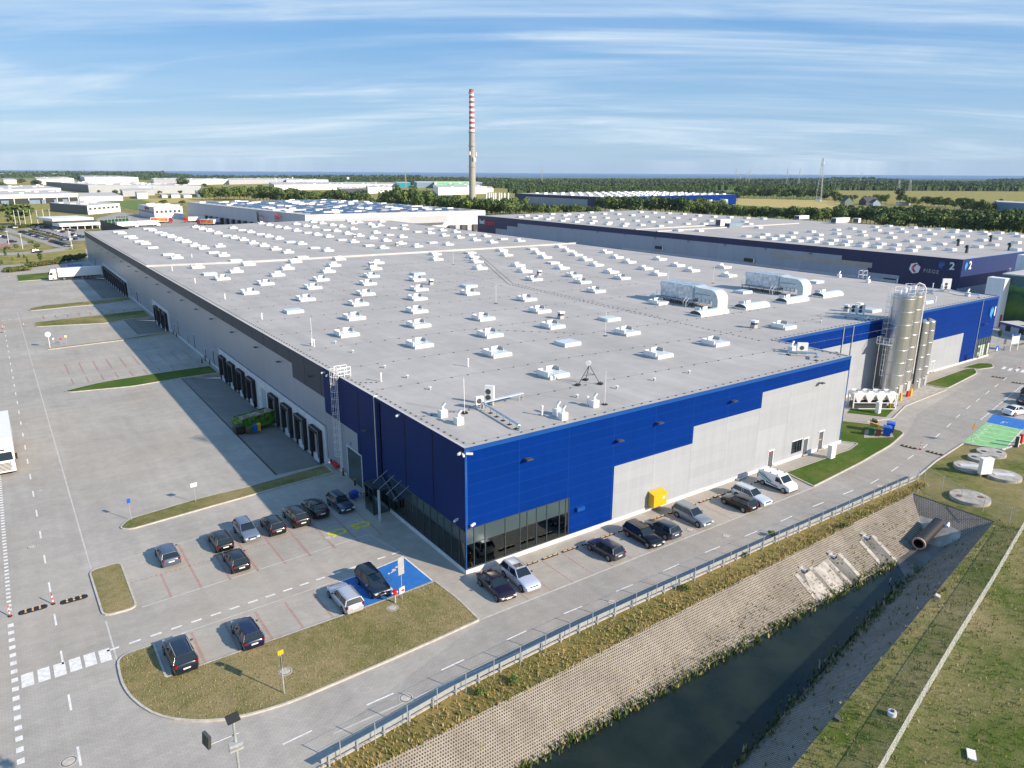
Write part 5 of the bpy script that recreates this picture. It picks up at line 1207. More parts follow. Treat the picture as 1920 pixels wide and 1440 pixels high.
# ------------------------------------------------------------------ wheel stops, speed bumps, delineators, manholes
GW = "orange and black wheel stops along the sunny front"
pm_ = MB().obox((0, 0, .06), (1.9, .16, .12), 0, "rubber"); p2_ = MB()
for k in range(3): p2_.obox((-.62 + k * .62, 0, .1), (.46, .12, .07), 0, "orange_pale")
first = None
for k in range(17):
    x = .85 + 2.51 * k
    if first is None:
        first = empty("wheel_stop"); pm_.build("bar", first); p2_.build("reflector_strip", first); freeze(first); c = first
    else: c = copy_tree(first)
    c.location = (x + .1, -1.95, .006); tag(c, "wheel stop number one to seventeen", "wheel stop", GW)
    nm = ["under the tail of the plum saloon", "behind the silver car with sunroof", "in the first empty bay after the silver sunroof car", "in the middle one of the three empty bays", "in the last empty bay before the dark grey hatchback", "behind the lone dark grey hatchback",
          "in the bay left of the big black estate", "behind the big black estate car", "in front of the small dark hatchback's nose", "behind the grey silver estate car", "in the empty bay right of the grey estate", "next empty bay right of the yellow gas box", "left of the black hatchback that noses in", "in front of the black hatchback's nose", "behind the light silver car", "between the light silver car and the van", "behind the white striped van"][k]
    c["label"] = "orange and black wheel stop " + nm
def bump_mesh():
    m = MB(); P_ = round_poly([(-1.08, -.4), (1.08, -.4), (1.08, .4), (-1.08, .4)], .38, 6); q_ = inset(P_, .1)
    N = len(P_)
    for i in range(N): j = (i + 1) % N; m.face([(*P_[i], 0), (*P_[j], 0), (*q_[j], .07), (*q_[i], .07)], "rubber")
    m.face([(*a, .07) for a in q_], "rubber"); s_ = MB()
    for x in (-.52, .0, .52):
        for y in (-.17, .17): s_.box(x - .07, x + .07, y - .1, y + .1, .07, .08, "orange_pale")
    return m, s_
bm, bs_ = bump_mesh(); bp0 = None
for (x, y, rz, lb) in ((-33.65, 16.25, 0, "left half of the near rubber speed bump, beside the dotted road edge"), (-30.6, 16.05, 0, "right half of the near rubber speed bump, next to the small lawn"),
                       (68.1, -6.3, -1.45, "speed bump half on the curved road beside the bin lawn"), (68.7, -9.5, -1.45, "speed bump half on the curved road beside the tank lawn"),
                       (-33.6, 152, 0, "far speed bump half on the left road near the farthest dashes"), (118.5, 3.0, -1.3, "speed bump half before the far zebra crossing, near the kerb"), (117.2, -.9, -1.3, "speed bump half after the far zebra crossing at the picture edge")):
    if bp0 is None: bp0 = empty("speed_bump"); bm.build("ramp", bp0); bs_.build("reflector", bp0); freeze(bp0); c = bp0
    else: c = copy_tree(bp0)
    c.location = (x, y, .004); c.rotation_euler = (0, 0, rz); tag(c, lb, "speed bump", "rubber speed bumps on the site roads")
mat("mark_postred", (.62, .02, .03), .5)
def delin(h=1.0):
    t = empty("delineator_post"); m = MB(); m.cyl((0, 0, 0), (0, 0, .06), .16, "rubber"); m.build("foot", t); m = MB()
    for k in range(5): m.cyl((0, 0, .06 + k * h / 5), (0, 0, .06 + (k + 1) * h / 5), .055, "mark_postred" if k % 2 == 0 else "white_metal", caps=(k == 4))
    m.build("post", t); return freeze(t)
d0 = None
for px, py, lb in ((100, 1133, "red and white delineator between the two near speed bump halves"), (19, 1156, "red and white delineator at the left end of the near speed bump"), (1725, 843, "red and white delineator between the bump halves on the curved road"),
                   (1912, 690, "red and white delineator beside the far zebra crossing"), (1903, 696, "red and white delineator in front of the far zebra crossing"), (5, 616, "red and white delineator by the far speed bump on the left road"), (45, 612, "red and white delineator at the tip of the far grass strip"), (17.5, 522, "red and white delineator on the far left road before the shrub bed")):
    p = G(px, py)
    if d0 is None: d0 = delin(); c = d0
    else: c = copy_tree(d0)
    c.location = (p.x, p.y, .01); tag(c, lb, "delineator", "red and white delineator posts")
mh0 = None
for px, py, lb, z in ((60, 1025, "round manhole cover on the left road beside the dashes", .0), (129, 1428, "round manhole cover in the left road near the bottom edge", .0), (615 - 0, 1008, "round manhole cover below the yellow bay letters", .0), (761, 1309, "round manhole cover on the front road nearest the bottom edge", .0), (1148, 1129, "round manhole cover on the front road below the corner offices", .0),
                      (1362, 1005, "round manhole cover on the front road below the black hatchback", .0), (535, 1259, "round concrete manhole collar in the dry lawn beside the yellow topped sign", .1), (736, 1140, "round manhole collar in the dry lawn by the fire hydrant", .1), (75, 920, "pale oblong cover on the left road beside the dashes", .0), (50, 795, "small pale oblong cover farther up the left road", .0),
                      (1294, 993, "pale square cover near the tail of the grey estate", .0), (1650, 912, "small pale cover by the curved road", .0)):
    if lb.startswith("pale oblong") and False: continue
    p = G(px, py, z)
    if mh0 is None:
        mh0 = empty("manhole_cover"); m = MB(); m.cyl((0, 0, 0), (0, 0, .014), .52, "kerb_stone", n=20); m.build("collar", mh0); m = MB(); m.cyl((0, 0, .014), (0, 0, .02), .44, "dark_grey", n=20); m.cyl((0, 0, .02), (0, 0, .024), .38, "kerb_stone", n=20); m.build("lid", mh0); freeze(mh0); c = mh0
    else: c = copy_tree(mh0)
    c.location = (p.x, p.y, z + .005); tag(c, lb, "manhole cover", "manhole covers set in roads and lawns")
    if "oblong" in lb: c.scale = (.9, .45, 1)
# fire hydrant, signs and posts
p = G(741, 1130, .1); t = empty("fire_hydrant", (p.x, p.y, .1), 0, "red topped fire hydrant on the dry lawn below the blue bays", "hydrant")
MB().cyl((0, 0, 0), (0, 0, .85), .09, "galv_matt").build("pipe", t); MB().cyl((0, 0, .85), (0, 0, 1.25), .2, "red", n=12).cyl((-.28, 0, 1.0), (.28, 0, 1.0), .07, "white_metal").build("head", t)
def signpost(name, px, py, h, plates, label, cat="sign", z=.1, rz=0.0, pr=.035, ofs=(0, 0)):
    p = G(px, py, z); t = empty(name, (p.x + ofs[0], p.y + ofs[1], z), rz, label, cat); MB().cyl((0, 0, 0), (0, 0, h), pr, "galvanized", n=8).build("post", t)
    for (nm, w, hh, zc, m_, back, ang) in plates:
        q_ = MB(); q_.obox((0, -.04, zc), (w, .025, hh), ang, m_); q_.obox((.012 * math.sin(ang), -.04 + .022 * math.cos(ang), zc), (w, .012, hh), ang, back); q_.build(nm, t)
    return t
signpost("road_sign", 533, 1300, 3.4, [("sign_plate", .62, .9, 2.7, "dark_grey", "dark_grey", 1.1), ("yellow_plate", .42, .35, 3.45, "yellow", "yellow", .1)], "tall sign on the dry lawn with grey plate and small yellow plate on top", pr=.05)
t = signpost("parking_sign", 754, 1123, 4.2, [("notice_panel", .62, 1.7, 3.3, "galv_matt", "galv_matt", .15), ("disabled_plate", .6, .6, .9, "white_metal", "dark_grey", .3)], "post with a pale tall panel and a small red marked plate below, by blue bays", rz=0)
MB().box(-.2, .2, -.075, -.055, .8, .98, "red").build("red_mark", t)
signpost("parking_sign", 246, 974, 2.4, [("blue_plate", .35, .5, 2.2, "blue_plastic", "galv_matt", .2)], "small blue sign at the tip of the long wedge lawn")
signpost("notice_sign", 367, 941, 2.3, [("white_plate", .7, .45, 2.1, "white_metal", "galv_matt", .1)], "small white sign on the middle of the long wedge lawn")
t = empty("round_road_sign", tuple(G(94, 652)), 0, "white round sign on a white pole beside the far wedge strip", "sign"); MB().cyl((0, 0, 0), (0, 0, 2.6), .06, "white_metal").build("post", t); MB().cyl((0, -.08, 2.9), (0, -.03, 2.9), .55, "white_metal", n=16).build("sign_disc", t)
signpost("notice_sign", 102, 648, 1.6, [("white_plate", .3, .4, 1.5, "white_metal", "galv_matt", .1)], "tiny white post sign right of the round white sign")
signpost("notice_sign", 115, 646, 1.3, [("red_plate", .5, .35, 1.2, "red", "galv_matt", .1)], "small red plate on the thin grass strip")
signpost("notice_sign", 125, 644, 1.8, [("orange_plate", .5, .5, 1.6, "orange_pale", "galv_matt", .1)], "orange and white plate at the end of the thin grass strip")
mat("sign_orange", (.30, .14, .02), .6)
p = G(1820, 832, 0); t = empty("warning_sign", (p.x, p.y, 0), 0, "orange brown triangular warning sign beside the green charging bays", "sign"); MB().cyl((0, 0, 0), (0, 0, 2.6), .035, "galvanized").build("post", t)
MB().raw([(-.55, -.06, 2.3), (.55, -.06, 2.1), (.1, -.06, 3.2), (-.55, -.03, 2.3), (.55, -.03, 2.1), (.1, -.03, 3.2)], [(0, 1, 2), (5, 4, 3), (0, 3, 4, 1), (1, 4, 5, 2), (2, 5, 3, 0)], "sign_orange").build("triangle_plate", t)
p = G(1863, 686); t = empty("crossing_sign", (p.x, p.y, 0), 0, "blue pedestrian crossing sign before the far zebra", "sign"); MB().cyl((0, 0, 0), (0, 0, 3.6), .04, "galvanized").build("post", t); MB().box(-.6, .6, -.06, -.03, 3.0, 4.1, "blue_plastic").build("plate", t)
MB().raw([(-.35, -.07, 3.1), (.35, -.07, 3.1), (0, -.07, 3.95)], [(0, 1, 2)], "white_metal").build("pictogram", t)
p = G(1877, 678); t = empty("sign_post", (p.x, p.y, 0), 0, "pair of dark backs of signs on the round lawn tip", "sign"); MB().cyl((0, 0, 0), (0, 0, 4.2), .04, "galvanized").build("post", t); MB().box(-.5, .7, -.03, 0, 3.6, 4.6, "dark_grey").build("plate", t); MB().raw([(-.6, -.05, 2.3), (.5, -.05, 2.3), (-.05, -.05, 3.4)], [(0, 1, 2)], "dark_grey").build("triangle_plate", t)
p = G(1900, 657); t = empty("information_board", (p.x, p.y, 0), -.2, "pale information board on two legs on the grass by the gatehouse", "board")
for s_ in (-1, 1): MB().box(s_ * 1.2 - .07, s_ * 1.2 + .07, -.05, .05, 0, 3.6, "white_metal").build("leg", t)
MB().box(-1.13, 1.13, -.06, .02, 1.5, 3.2, "ac_grey").build("board", t); MB().box(-1.13, 1.13, -.08, .04, 3.2, 3.6, "trim_blue").build("header", t)
# charging pillar and red post at the green bays
p = G(1905, 838); t = empty("charging_pillar", (p.x, p.y, 0), 0, "white and black charging pillar at the end of the green bays", "charger"); MB().box(-.12, .12, -.2, .2, 0, 1.5, "dark_grey").build("body", t); MB().box(.12, .3, -.2, .2, 0, 1.55, "white_metal").build("cover", t)
p = G(1913, 832); tag(MB().cyl((0, 0, 0), (0, 0, 1.3), .22, "red", n=12).cyl((0, 0, 1.3), (0, 0, 1.4), .26, "red", n=12).build("fire_post", None, (p.x, p.y, 0)), "red round post behind the charging pillar", "post")

# ------------------------------------------------------------------ street lamps
lp = empty("street_lamp", (-26.2, -23.0, 0), 0, "twin floodlight lamp post at the bottom edge in front of the dry lawn", "lamp post")
zt_l = HT((-26.2, -23.0), 1352, 34)
MB().cyl((0, 0, 0), (0, 0, zt_l), .11, "galvanized", r1=.06, n=10).build("pole", lp)
m = MB(); m.cyl((-1.1, .2, zt_l - .9), (.2, .1, zt_l - .8), .035, "galvanized", n=6); m.cyl((-.25, 0, zt_l - 1.35), (.3, 0, zt_l - 1.35), .035, "galvanized", n=6); m.build("cross_arm", lp)
m = MB(); m.obox((0, .05, zt_l + .12), (.56, .42, .1), .1, "black_metal", .5); m.build("floodlight", lp)
m = MB(); m.obox((-1.15, .15, zt_l - .55), (.14, .5, .7), .3, "dark_grey", .2); m.build("floodlight", lp)
m = MB(); m.obox((-.02, -.05, zt_l - 1.15), (.6, .3, .12), .0, "galv_matt"); m.obox((-.02, -.05, zt_l - 1.42), (.6, .3, .1), .0, "galv_matt"); m.build("camera_box", lp)

# ------------------------------------------------------------------ guard rail with posts, wire fence posts
def along(pts, step, start=0.0):
    out = []; acc = start
    for a, b in zip(pts, pts[1:]):
        a, b = Vector(a), Vector(b); L = (b - a).length; d = (b - a).normalized()
        while acc < L: out.append((a + d * acc, d)); acc += step
        acc -= L
    return out
gr = empty("guard_rail", (0, 0, 0), 0, "long galvanized crash barrier along the front road above the ditch", "crash barrier")
gp_ = [(a, b - .2) for a, b in GP[2:]] 
m = MB()
for a, b in zip(gp_, gp_[1:]):
    a, b = Vector((*a, 0)), Vector((*b, 0)); d = (b - a).normalized(); nn = Vector((-d.y, d.x, 0))
    prof = [(0, .42), (.07, .47), (.07, .55), (0, .60), (.07, .65), (.07, .73), (0, .78), (-.03, .78), (-.03, .42)]
    vs = [a + nn * u + Vector((0, 0, z)) for u, z in prof] + [b + nn * u + Vector((0, 0, z)) for u, z in prof]; N = len(prof)
    m.raw(vs, [(i, (i + 1) % N, N + (i + 1) % N, N + i) for i in range(N)], "galvanized")
m.build("beam", gr)
q0 = None
for p, d in along(gp_, 2.02, .5):
    if q0 is None: q0 = MB().box(-.06, .06, -.05, .05, -.1, .8, "galvanized").build("post", gr); o = q0
    else: o = q0.copy(); col.objects.link(o); o.parent = gr
    o.location = (p.x, p.y - .12, 0)
fe = empty("wire_fence", (0, 0, 0), 0, "tall thin wire fence just outside the crash barrier", "fence")
fp_ = [(a, b - .62) for a, b in GP[2:]] 
q0 = None; tops = []
for p, d in along(fp_, 2.52, 1.2):
    if q0 is None: q0 = MB().cyl((0, 0, -.2), (0, 0, 1.75), .035, "galv_matt", n=6).build("post", fe); o = q0
    else: o = q0.copy(); col.objects.link(o); o.parent = fe
    o.location = (p.x, p.y, 0); tops.append(p)
m = MB()
for a, b in zip(tops, tops[1:]):
    for z in (.5, 1.1, 1.7): m.cyl((a.x, a.y, z), (b.x, b.y, z), .008, "galv_matt", n=3, caps=False)
m.build("wire", fe)
# mesh fences round the tank lawn and beyond the ditch: wire mesh as see-through procedural sheet
def meshmat(name, c, a_, sc_):
    t = NT(name); nt_ = t.t; x, y, z = t.xyz()
    tr = t.n("ShaderNodeBsdfTransparent"); mx_ = t.n("ShaderNodeMixShader"); out = nt_.nodes["Material Output"]
    w1 = t.math('FRACT', t.math('MULTIPLY', t.math('ADD', t.math('ADD', x, y), z), sc_)); w2 = t.math('FRACT', t.math('MULTIPLY', t.math('SUBTRACT', t.math('ADD', x, y), z), sc_))
    f = t.math('MAXIMUM', t.math('LESS_THAN', w1, a_), t.math('LESS_THAN', w2, a_))
    t.b.inputs["Base Color"].default_value = (*c, 1); t.b.inputs["Roughness"].default_value = .6
    t.l(f, mx_.inputs[0]); t.l(tr.outputs[0], mx_.inputs[1]); t.l(t.b.outputs[0], mx_.inputs[2]); t.l(mx_.outputs[0], out.inputs[0])
meshmat("chain_mesh", (.85, .9, .88), .17, 14.0); meshmat("chain_mesh_thin", (.35, .37, .37), .05, 12.0)
def mesh_fence(pts, h, label, step=2.6, m_="chain_mesh_thin", pr=.035):
    t = empty("mesh_fence", (0, 0, 0), 0, label, "fence"); q0 = None
    sheet = MB()
    for a, b in zip(pts, pts[1:]): sheet.face([(a[0], a[1], 0), (b[0], b[1], 0), (b[0], b[1], h), (a[0], a[1], h)], m_)
    sheet.build("mesh", t)
    for p, d in along(pts, step):
        if q0 is None: q0 = MB().cyl((0, 0, -.1), (0, 0, h + .12), pr, "galv_matt", n=6).build("post", t); o = q0
        else: o = q0.copy(); col.objects.link(o); o.parent = t
        o.location = (p.x, p.y, 0)
    m = MB()
    for a, b in zip(pts, pts[1:]): m.cyl((a[0], a[1], h), (b[0], b[1], h), .022, "galv_matt", n=4)
    m.build("top_rail", t); return t
F1 = [tuple(G(a, b)[:2]) for a, b in ((1725, 900), (1770, 930), (1825, 946), (1875, 968), (1912, 980))]
mesh_fence([(58.4, -13.3), (56.0, -18.2), (54.6, -22.0), (54.0, -25.2)], 1.7, "thin mesh fence between the ditch end and the tank lawn", 3.0)
FB = [G(*a) for a in ((1915, 1000), (1850, 1100), (1770, 1210), (1700, 1330), (1640, 1430))]
mesh_fence([(53.7, -26.0), (38.2, -29.2), (25.9, -31.6), (16.1, -33.6), (9.5, -35.0), (-8, -38.6)], 1.15, "pale mesh fence running along the top of the far ditch bank", 2.5, "chain_mesh")

# ------------------------------------------------------------------ buried tanks, cabinet, outfall and gullies
GT = "round concrete tank lids on the lawn right of the road"
for px, py, r, kind_, lb in ((1859, 848, 1.75, 0, "round concrete tank lid farthest back, closest to the green bays"), (1839, 858, 1.5, 0, "smallest concrete lid, tucked between two larger ones"), (1817, 874, 1.75, 1, "concrete lid with grey steel hatch left of the white cabinet"), (1882, 891, 1.95, 1, "concrete lid with grey steel hatch right of the white cabinet"), (1819, 932, 2.1, 2, "big concrete lid with two dark covers nearest the ditch")):
    p = G(px, py, .3); t = empty("tank_lid", (p.x, p.y, 0), 0, lb, "tank lid", GT); MB().cyl((0, 0, -.05), (0, 0, .38), r, "concrete", n=32).build("slab", t)
    if kind_ == 1: MB().obox((0, 0, .41), (2.3, .8, .06), -.75, "ac_grey").build("hatch", t)
    else:
        for s_ in (-1, 1): MB().cyl((s_ * r * .55 * .7, -s_ * r * .55 * .7, .38), (s_ * r * .55 * .7, -s_ * r * .55 * .7, .42), .33, "brown_plastic" if kind_ == 2 else "dark_grey", n=14).build("cover", t)
p = G(1845, 892); t = empty("electrical_cabinet", (p.x, p.y, .0), -.5, "white control cabinet standing among the round tank lids", "cabinet"); MB().box(-.75, .75, -.3, .3, .3, 2.3, "white_metal").build("housing", t); MB().box(-.8, .8, -.35, .35, 2.3, 2.38, "white_metal").build("cap", t)
for s_ in (-1, 1): MB().box(s_ * .6 - .05, s_ * .6 + .05, -.2, .2, 0, .3, "galvanized").build("leg", t)
op = empty("outfall_pipe", (0, 0, 0), 0, "big black drain pipe with pinkish rim ending above the ditch water", "pipe")
a, b_ = Vector((45.2, -19.55, -1.95)), Vector((50.6, -18.9, -1.35)); m = MB(); N = 24; d = (b_ - a).normalized(); m.cyl(a, b_, .64, "black_metal", n=N, caps=False); m.cyl(b_, a + d * .02, .54, "rubber", n=N, caps=False); m.cyl(b_, b_ + d * .01, .64, "black_metal", n=N); m.build("barrel", op)
mat("pipe_pink", (.55, .36, .27), .6); m = MB()
u_ = d.orthogonal().normalized(); v_ = d.cross(u_)
for k in range(N):
    t0, t1 = 2 * PI * k / N, 2 * PI * (k + 1) / N; P_ = lambda t, r, o: a - d * o + u_ * (r * math.cos(t)) + v_ * (r * math.sin(t))
    m.face([P_(t0, .52, .02), P_(t1, .52, .02), P_(t1, .70, .02), P_(t0, .70, .02)][::-1], "pipe_pink"); m.face([P_(t0, .70, .02), P_(t1, .70, .02), P_(t1, .70, -.1), P_(t0, .70, -.1)][::-1], "pipe_pink")
m.build("rim", op); MB().cyl(b_ + Vector((.1, -.9, -.1)), b_ + Vector((1.2, -.7, .1)), .2, "white_metal", n=12).build("side_pipe", op)
m = MB(); e = Vector((XE - XB, 0, zt - FZ)).normalized()
def onend(u, y, lift=.06): return (XB + (XE - XB) * u, y, FZ + (zt - FZ) * u + lift)
m.face([onend(.15, -22.3), onend(.15, -17.5), onend(.62, -16.7), onend(.66, -19.2), onend(.6, -21.3)][::-1], "concrete"); m.build("outfall_apron")["kind"] = "structure"
def onbank(x, z, lift=.05): return (x, near_b(z) + lift, z + lift)
GG = "small drain outlets with concrete gullies on the near bank"
for (px, py, x0, lb) in ((1625, 1010, None, "white pipe outlet of the gully nearest the big black pipe"), (1562, 1045, None, "white pipe outlet above the middle concrete gully"), (1507, 1071, None, "white pipe outlet above the leftmost concrete gully")):
    z = -1.2
    for _ in range(12): p = G(px, py, z); z = (p.y + 14.45) / 1.64 + zt
    t = empty("drain_outlet", (p.x, p.y, z), 0, lb, "drain outlet", GG); MB().cyl((0, .5, .05), (0, -.35, .12), .16, "white_metal", n=12).build("pipe", t); MB().cyl((0, -.36, .12), (0, -.3, .12), .17, "black_metal", n=12).build("mouth", t)
    MB().box(-.35, .35, .3, .9, -.1, .42, "concrete").build("headwall", t)
    g_ = MB(); x = p.x; w_ = .9
    zs = [z, z - .35, -3.05]
    for s_ in (-1, 1): g_.face([onbank(x + s_ * w_, zs[0]), onbank(x + s_ * w_ - .1 + .2, zs[2]), onbank(x + s_ * w_ + .55, zs[2]), onbank(x + s_ * w_ + .55, zs[0])] if s_ > 0 else [onbank(x - w_ - .55, zs[0]), onbank(x - w_ - .55, zs[2]), onbank(x - w_, zs[2]), onbank(x - w_, zs[0])], "concrete")
    g_.face([onbank(x - w_, zs[0], .02), onbank(x - w_, zs[2], .02), onbank(x + w_, zs[2], .02), onbank(x + w_, zs[0], .02)], "concrete_dark"); g_.build("gully", None)["kind"] = "structure"
m = MB(); m.face([onbank(28.6, -1.5), onbank(27.2, -3.04), onbank(33.4, -3.04), onbank(33.0, -1.3)], "concrete"); m.build("concrete_facing")["kind"] = "structure"
tag(MB().cyl((0, 0, 0), (0, 0, .32), .3, "white_metal", n=10).cyl((0, 0, .32), (0, 0, .4), .14, "dark_grey", n=8).build("inspection_cap", None, tuple(G(1672, 1341))), "white capped inspection pipe in the grass by the pale mesh fence", "pipe cap")
tag(MB().obox((0, 0, .08), (.95, .5, .12), .5, "white_metal").build("white_slab", None, tuple(G(1821, 1417))), "white slab lying in the grass at the bottom right", "slab")
tag(MB().obox((0, 0, .12), (.5, .4, .3), .3, "kerb_stone", .3).build("stone_block", None, tuple(G(1757, 1121))), "pale stone block at the top edge of the far bank", "stone")
tag(MB().obox((0, 0, .1), (.4, .4, .25), .3, "dark_grey", .3).build("stone_block", None, tuple(G(1569, 1349))), "dark stone at the top edge of the far bank near the bottom", "stone")

# ------------------------------------------------------------------ dock yard: skip container, bins, bollards, bicycles
ct = empty("skip_container", (-4.6, 57.0, -.3), 0, "green and rust open container heaped with brown waste at the docks", "container")
p0, p1 = G(436, 818, -.2), G(519, 796, -.8)
ct.location = ((p0.x + p1.x) / 2 + .2, (p0.y + p1.y) / 2 + .9, -.35); ct.rotation_euler = (0, .03, math.atan2(p1.y - p0.y, p1.x - p0.x))
m = MB(); L, Wd, h = 6.0, 2.3, 2.15; m.box(-L / 2, L / 2, -Wd / 2, -Wd / 2 + .07, .2, h, "green_container"); m.box(-L / 2, L / 2, Wd / 2 - .07, Wd / 2, .2, h, "green_container"); m.box(-L / 2, -L / 2 + .07, -Wd / 2, Wd / 2, .2, h, "green_container"); m.box(L / 2 - .07, L / 2, -Wd / 2, Wd / 2, .2, h, "green_container"); m.box(-L / 2, L / 2, -Wd / 2, Wd / 2, .15, .25, "rubber")
m.build("shell", ct)
for s_ in (-1, 1):
    m = MB()
    for k in range(9): x = -L / 2 + .2 + k * .7; m.box(x, x + .12, *sorted((s_ * (Wd / 2), s_ * (Wd / 2 + .07))), .2, h, "green_container")
    m.box(-L / 2, L / 2, *sorted((s_ * (Wd / 2 - .02), s_ * (Wd / 2 + .1))), h - .1, h + .02, "green_container"); m.build("rib", ct)
m = MB(); N = 14; rnd = random.Random(3)
H_ = [[h - .25 + .45 * math.sin(PI * j / 5) * rnd.uniform(.5, 1.1) for j in range(6)] for i in range(N + 1)]
vs = [(-L / 2 + .1 + (L - .2) * i / N, -Wd / 2 + .08 + (Wd - .16) * j / 5, H_[i][j]) for i in range(N + 1) for j in range(6)]
m.raw(vs, [(i * 6 + j, (i + 1) * 6 + j, (i + 1) * 6 + j + 1, i * 6 + j + 1) for i in range(N) for j in range(5)], "rust_load"); m.build("waste_load", ct)
def bin_at(px, py, m_, w, h_, lb, z=-.1, lid=None):
    p = G(px, py, z); t = wheelie("wheeled_bin", 0, p.x, p.y, w, w * .95, h_, lb, m_, "small bins lined up beside the green container", lid); t.location.z = z - .02; return t
bin_at(449, 814, "black_metal", 1.15, 1.3, "black wheeled bin with bags at the end of the green container"); bin_at(465, 812, "brown_plastic", .5, .8, "brown bin in the row beside the green container"); bin_at(472, 811, "green_plastic", .5, .95, "green bin in the row beside the green container"); bin_at(479, 810, "blue_plastic", .5, 1.05, "blue bin in the row beside the green container"); bin_at(486, 808, "yellow", .5, 1.1, "yellow bin in the row beside the green container")
for px, py, lb in ((644, 892, "black bollard with yellow bands left of the tall gate"), (666, 910, "black bollard with yellow bands right of the tall gate by the bicycles"), (379, 681, "dark bollard beside the far dock group"), (394, 675 + 8, "dark bollard at the wall right before the eight near docks"), (385, 676, "bollard by the narrow grey side door"), (332, 631, "bollard at the foot of the wall beyond the thin strip"), (326, 626, "bollard at the tip of the thin grass strip")):
    p = G(px, py); t = empty("bollard", (min(p.x, -.35), p.y, 0), 0, lb, "bollard", "black bollards along the shaded wall"); MB().cyl((0, 0, 0), (0, 0, 1.0), .11, "black_metal").build("post", t); MB().cyl((0, 0, .72), (0, 0, .8), .115, "yellow").cyl((0, 0, .9), (0, 0, .98), .115, "yellow").build("yellow_band", t)
def bicycle(x, y, rz, lb):
    t = empty("bicycle", (x, y, 0), rz, lb, "bicycle", "bicycles parked by the tall gate")
    for wx_ in (-.52, .52):
        w_ = MB(); w_.tube([(wx_ + .33 * math.cos(2 * PI * k / 16), 0, .35 + .33 * math.sin(2 * PI * k / 16)) for k in range(17)], .022, "rubber", 4)
        for k in range(6): w_.cyl((wx_, 0, .35), (wx_ + .33 * math.cos(PI * k / 3), 0, .35 + .33 * math.sin(PI * k / 3)), .004, "steel", n=3)
        w_.build("wheel", t)
    f = MB(); f.tube([(-.52, 0, .35), (-.1, 0, .32), (-.18, 0, .8), (-.52, 0, .35)], .02, "dark_grey", 5); f.tube([(-.1, 0, .32), (.38, 0, .78), (-.18, 0, .78)], .02, "dark_grey", 5); f.cyl((.52, 0, .35), (.36, 0, .95), .02, "dark_grey", n=5); f.build("frame", t)
    h_ = MB(); h_.tube([(.36, -.27, .98), (.36, .27, .98)], .016, "black_metal", 5); h_.build("handlebar", t); MB().obox((-.2, 0, .86), (.25, .13, .05), 0, "black_metal").build("saddle", t)
bicycle(-2.3, 21.3, 1.9, "bicycle leaning beside the dark teal hatchback, blue bag next to it"); bicycle(-1.2, 20.7, 1.8, "dark bicycle standing closest to the wall plinth")
tag(MB().obox((0, 0, .45), (.9, .55, .75), .3, "blue_plastic").obox((.1, .1, .85), (.6, .4, .1), .3, "blue_plastic", .2).build("blue_tarpaulin_bag", None, (-1.9, 21.6, 0)), "bright blue bag between the two bicycles", "bag")
# person in lime vest behind the glass of the corner office
def person(loc, rz, label):
    t = empty("person", loc, rz, label, "person"); j = dict(p=(0, 0, .92), c=(0, .0, 1.28), n=(0, 0, 1.46), h=(0, .02, 1.6), ht=(0, .01, 1.72), sl=(-.19, 0, 1.40), sr=(.19, 0, 1.40), el=(-.25, .02, 1.12), er=(.25, .02, 1.12), wl=(-.24, .12, .88), wr=(.24, .12, .88), hl=(-.1, 0, .9), hr=(.1, 0, .9), kl=(-.11, .02, .5), kr=(.11, .0, .5), al=(-.11, -.02, .08), ar=(.12, -.02, .08), fl=(-.12, .15, .04), fr=(.13, .15, .04))
    rad = dict(p=.15, c=.16, n=.06, h=.095, ht=.085, sl=.075, sr=.075, el=.045, er=.045, wl=.03, wr=.03, hl=.1, hr=.1, kl=.06, kr=.06, al=.045, ar=.045, fl=.035, fr=.035)
    E_ = [("p", "c"), ("c", "n"), ("n", "h"), ("h", "ht"), ("c", "sl"), ("c", "sr"), ("sl", "el"), ("sr", "er"), ("el", "wl"), ("er", "wr"), ("p", "hl"), ("p", "hr"), ("hl", "kl"), ("hr", "kr"), ("kl", "al"), ("kr", "ar"), ("al", "fl"), ("ar", "fr")]
    ks = list(j); me = bpy.data.meshes.new("body"); me.from_pydata([j[k] for k in ks], [(ks.index(a), ks.index(b)) for a, b in E_], []); o = bpy.data.objects.new("body", me); col.objects.link(o); o.parent = t
    sk = o.modifiers.new("s", 'SKIN'); 
    for i, k in enumerate(ks): me.skin_vertices[0].data[i].radius = (rad[k], rad[k])
    me.skin_vertices[0].data[0].use_root = True; sb = o.modifiers.new("u", 'SUBSURF'); sb.levels = sb.render_levels = 1; me.materials.append(MATS["skin"])
    dg = bpy.context.evaluated_depsgraph_get(); m2 = bpy.data.meshes.new_from_object(o.evaluated_get(dg)); bpy.data.objects.remove(o); m2.materials.clear()
    for n_ in ("skin", "shirt_lime", "trousers"): m2.materials.append(MATS[n_])
    for p_ in m2.polygons:
        c_ = p_.center; p_.material_index = 1 if (.95 < c_.z < 1.46) else 2 if c_.z <= .95 and abs(c_.x) < .2 else 0; p_.use_smooth = True
    o = bpy.data.objects.new("body", m2); col.objects.link(o); o.parent = t
    m = MB(); m.raw([(.1 * math.cos(a) * math.cos(b), .1 * math.sin(a) * math.cos(b) - .01, 1.66 + .09 * math.sin(b)) for b in (-.1, .5, 1.1, 1.55) for a in [2 * PI * k / 8 for k in range(8)]], [(i * 8 + k, i * 8 + (k + 1) % 8, (i + 1) * 8 + (k + 1) % 8, (i + 1) * 8 + k) for i in range(3) for k in range(8)], "brown_plastic", True); m.build("hair", t)
    return t
person((.55, 1.35, .44), 2.4, "person in a lime yellow top and dark trousers behind the corner glass")

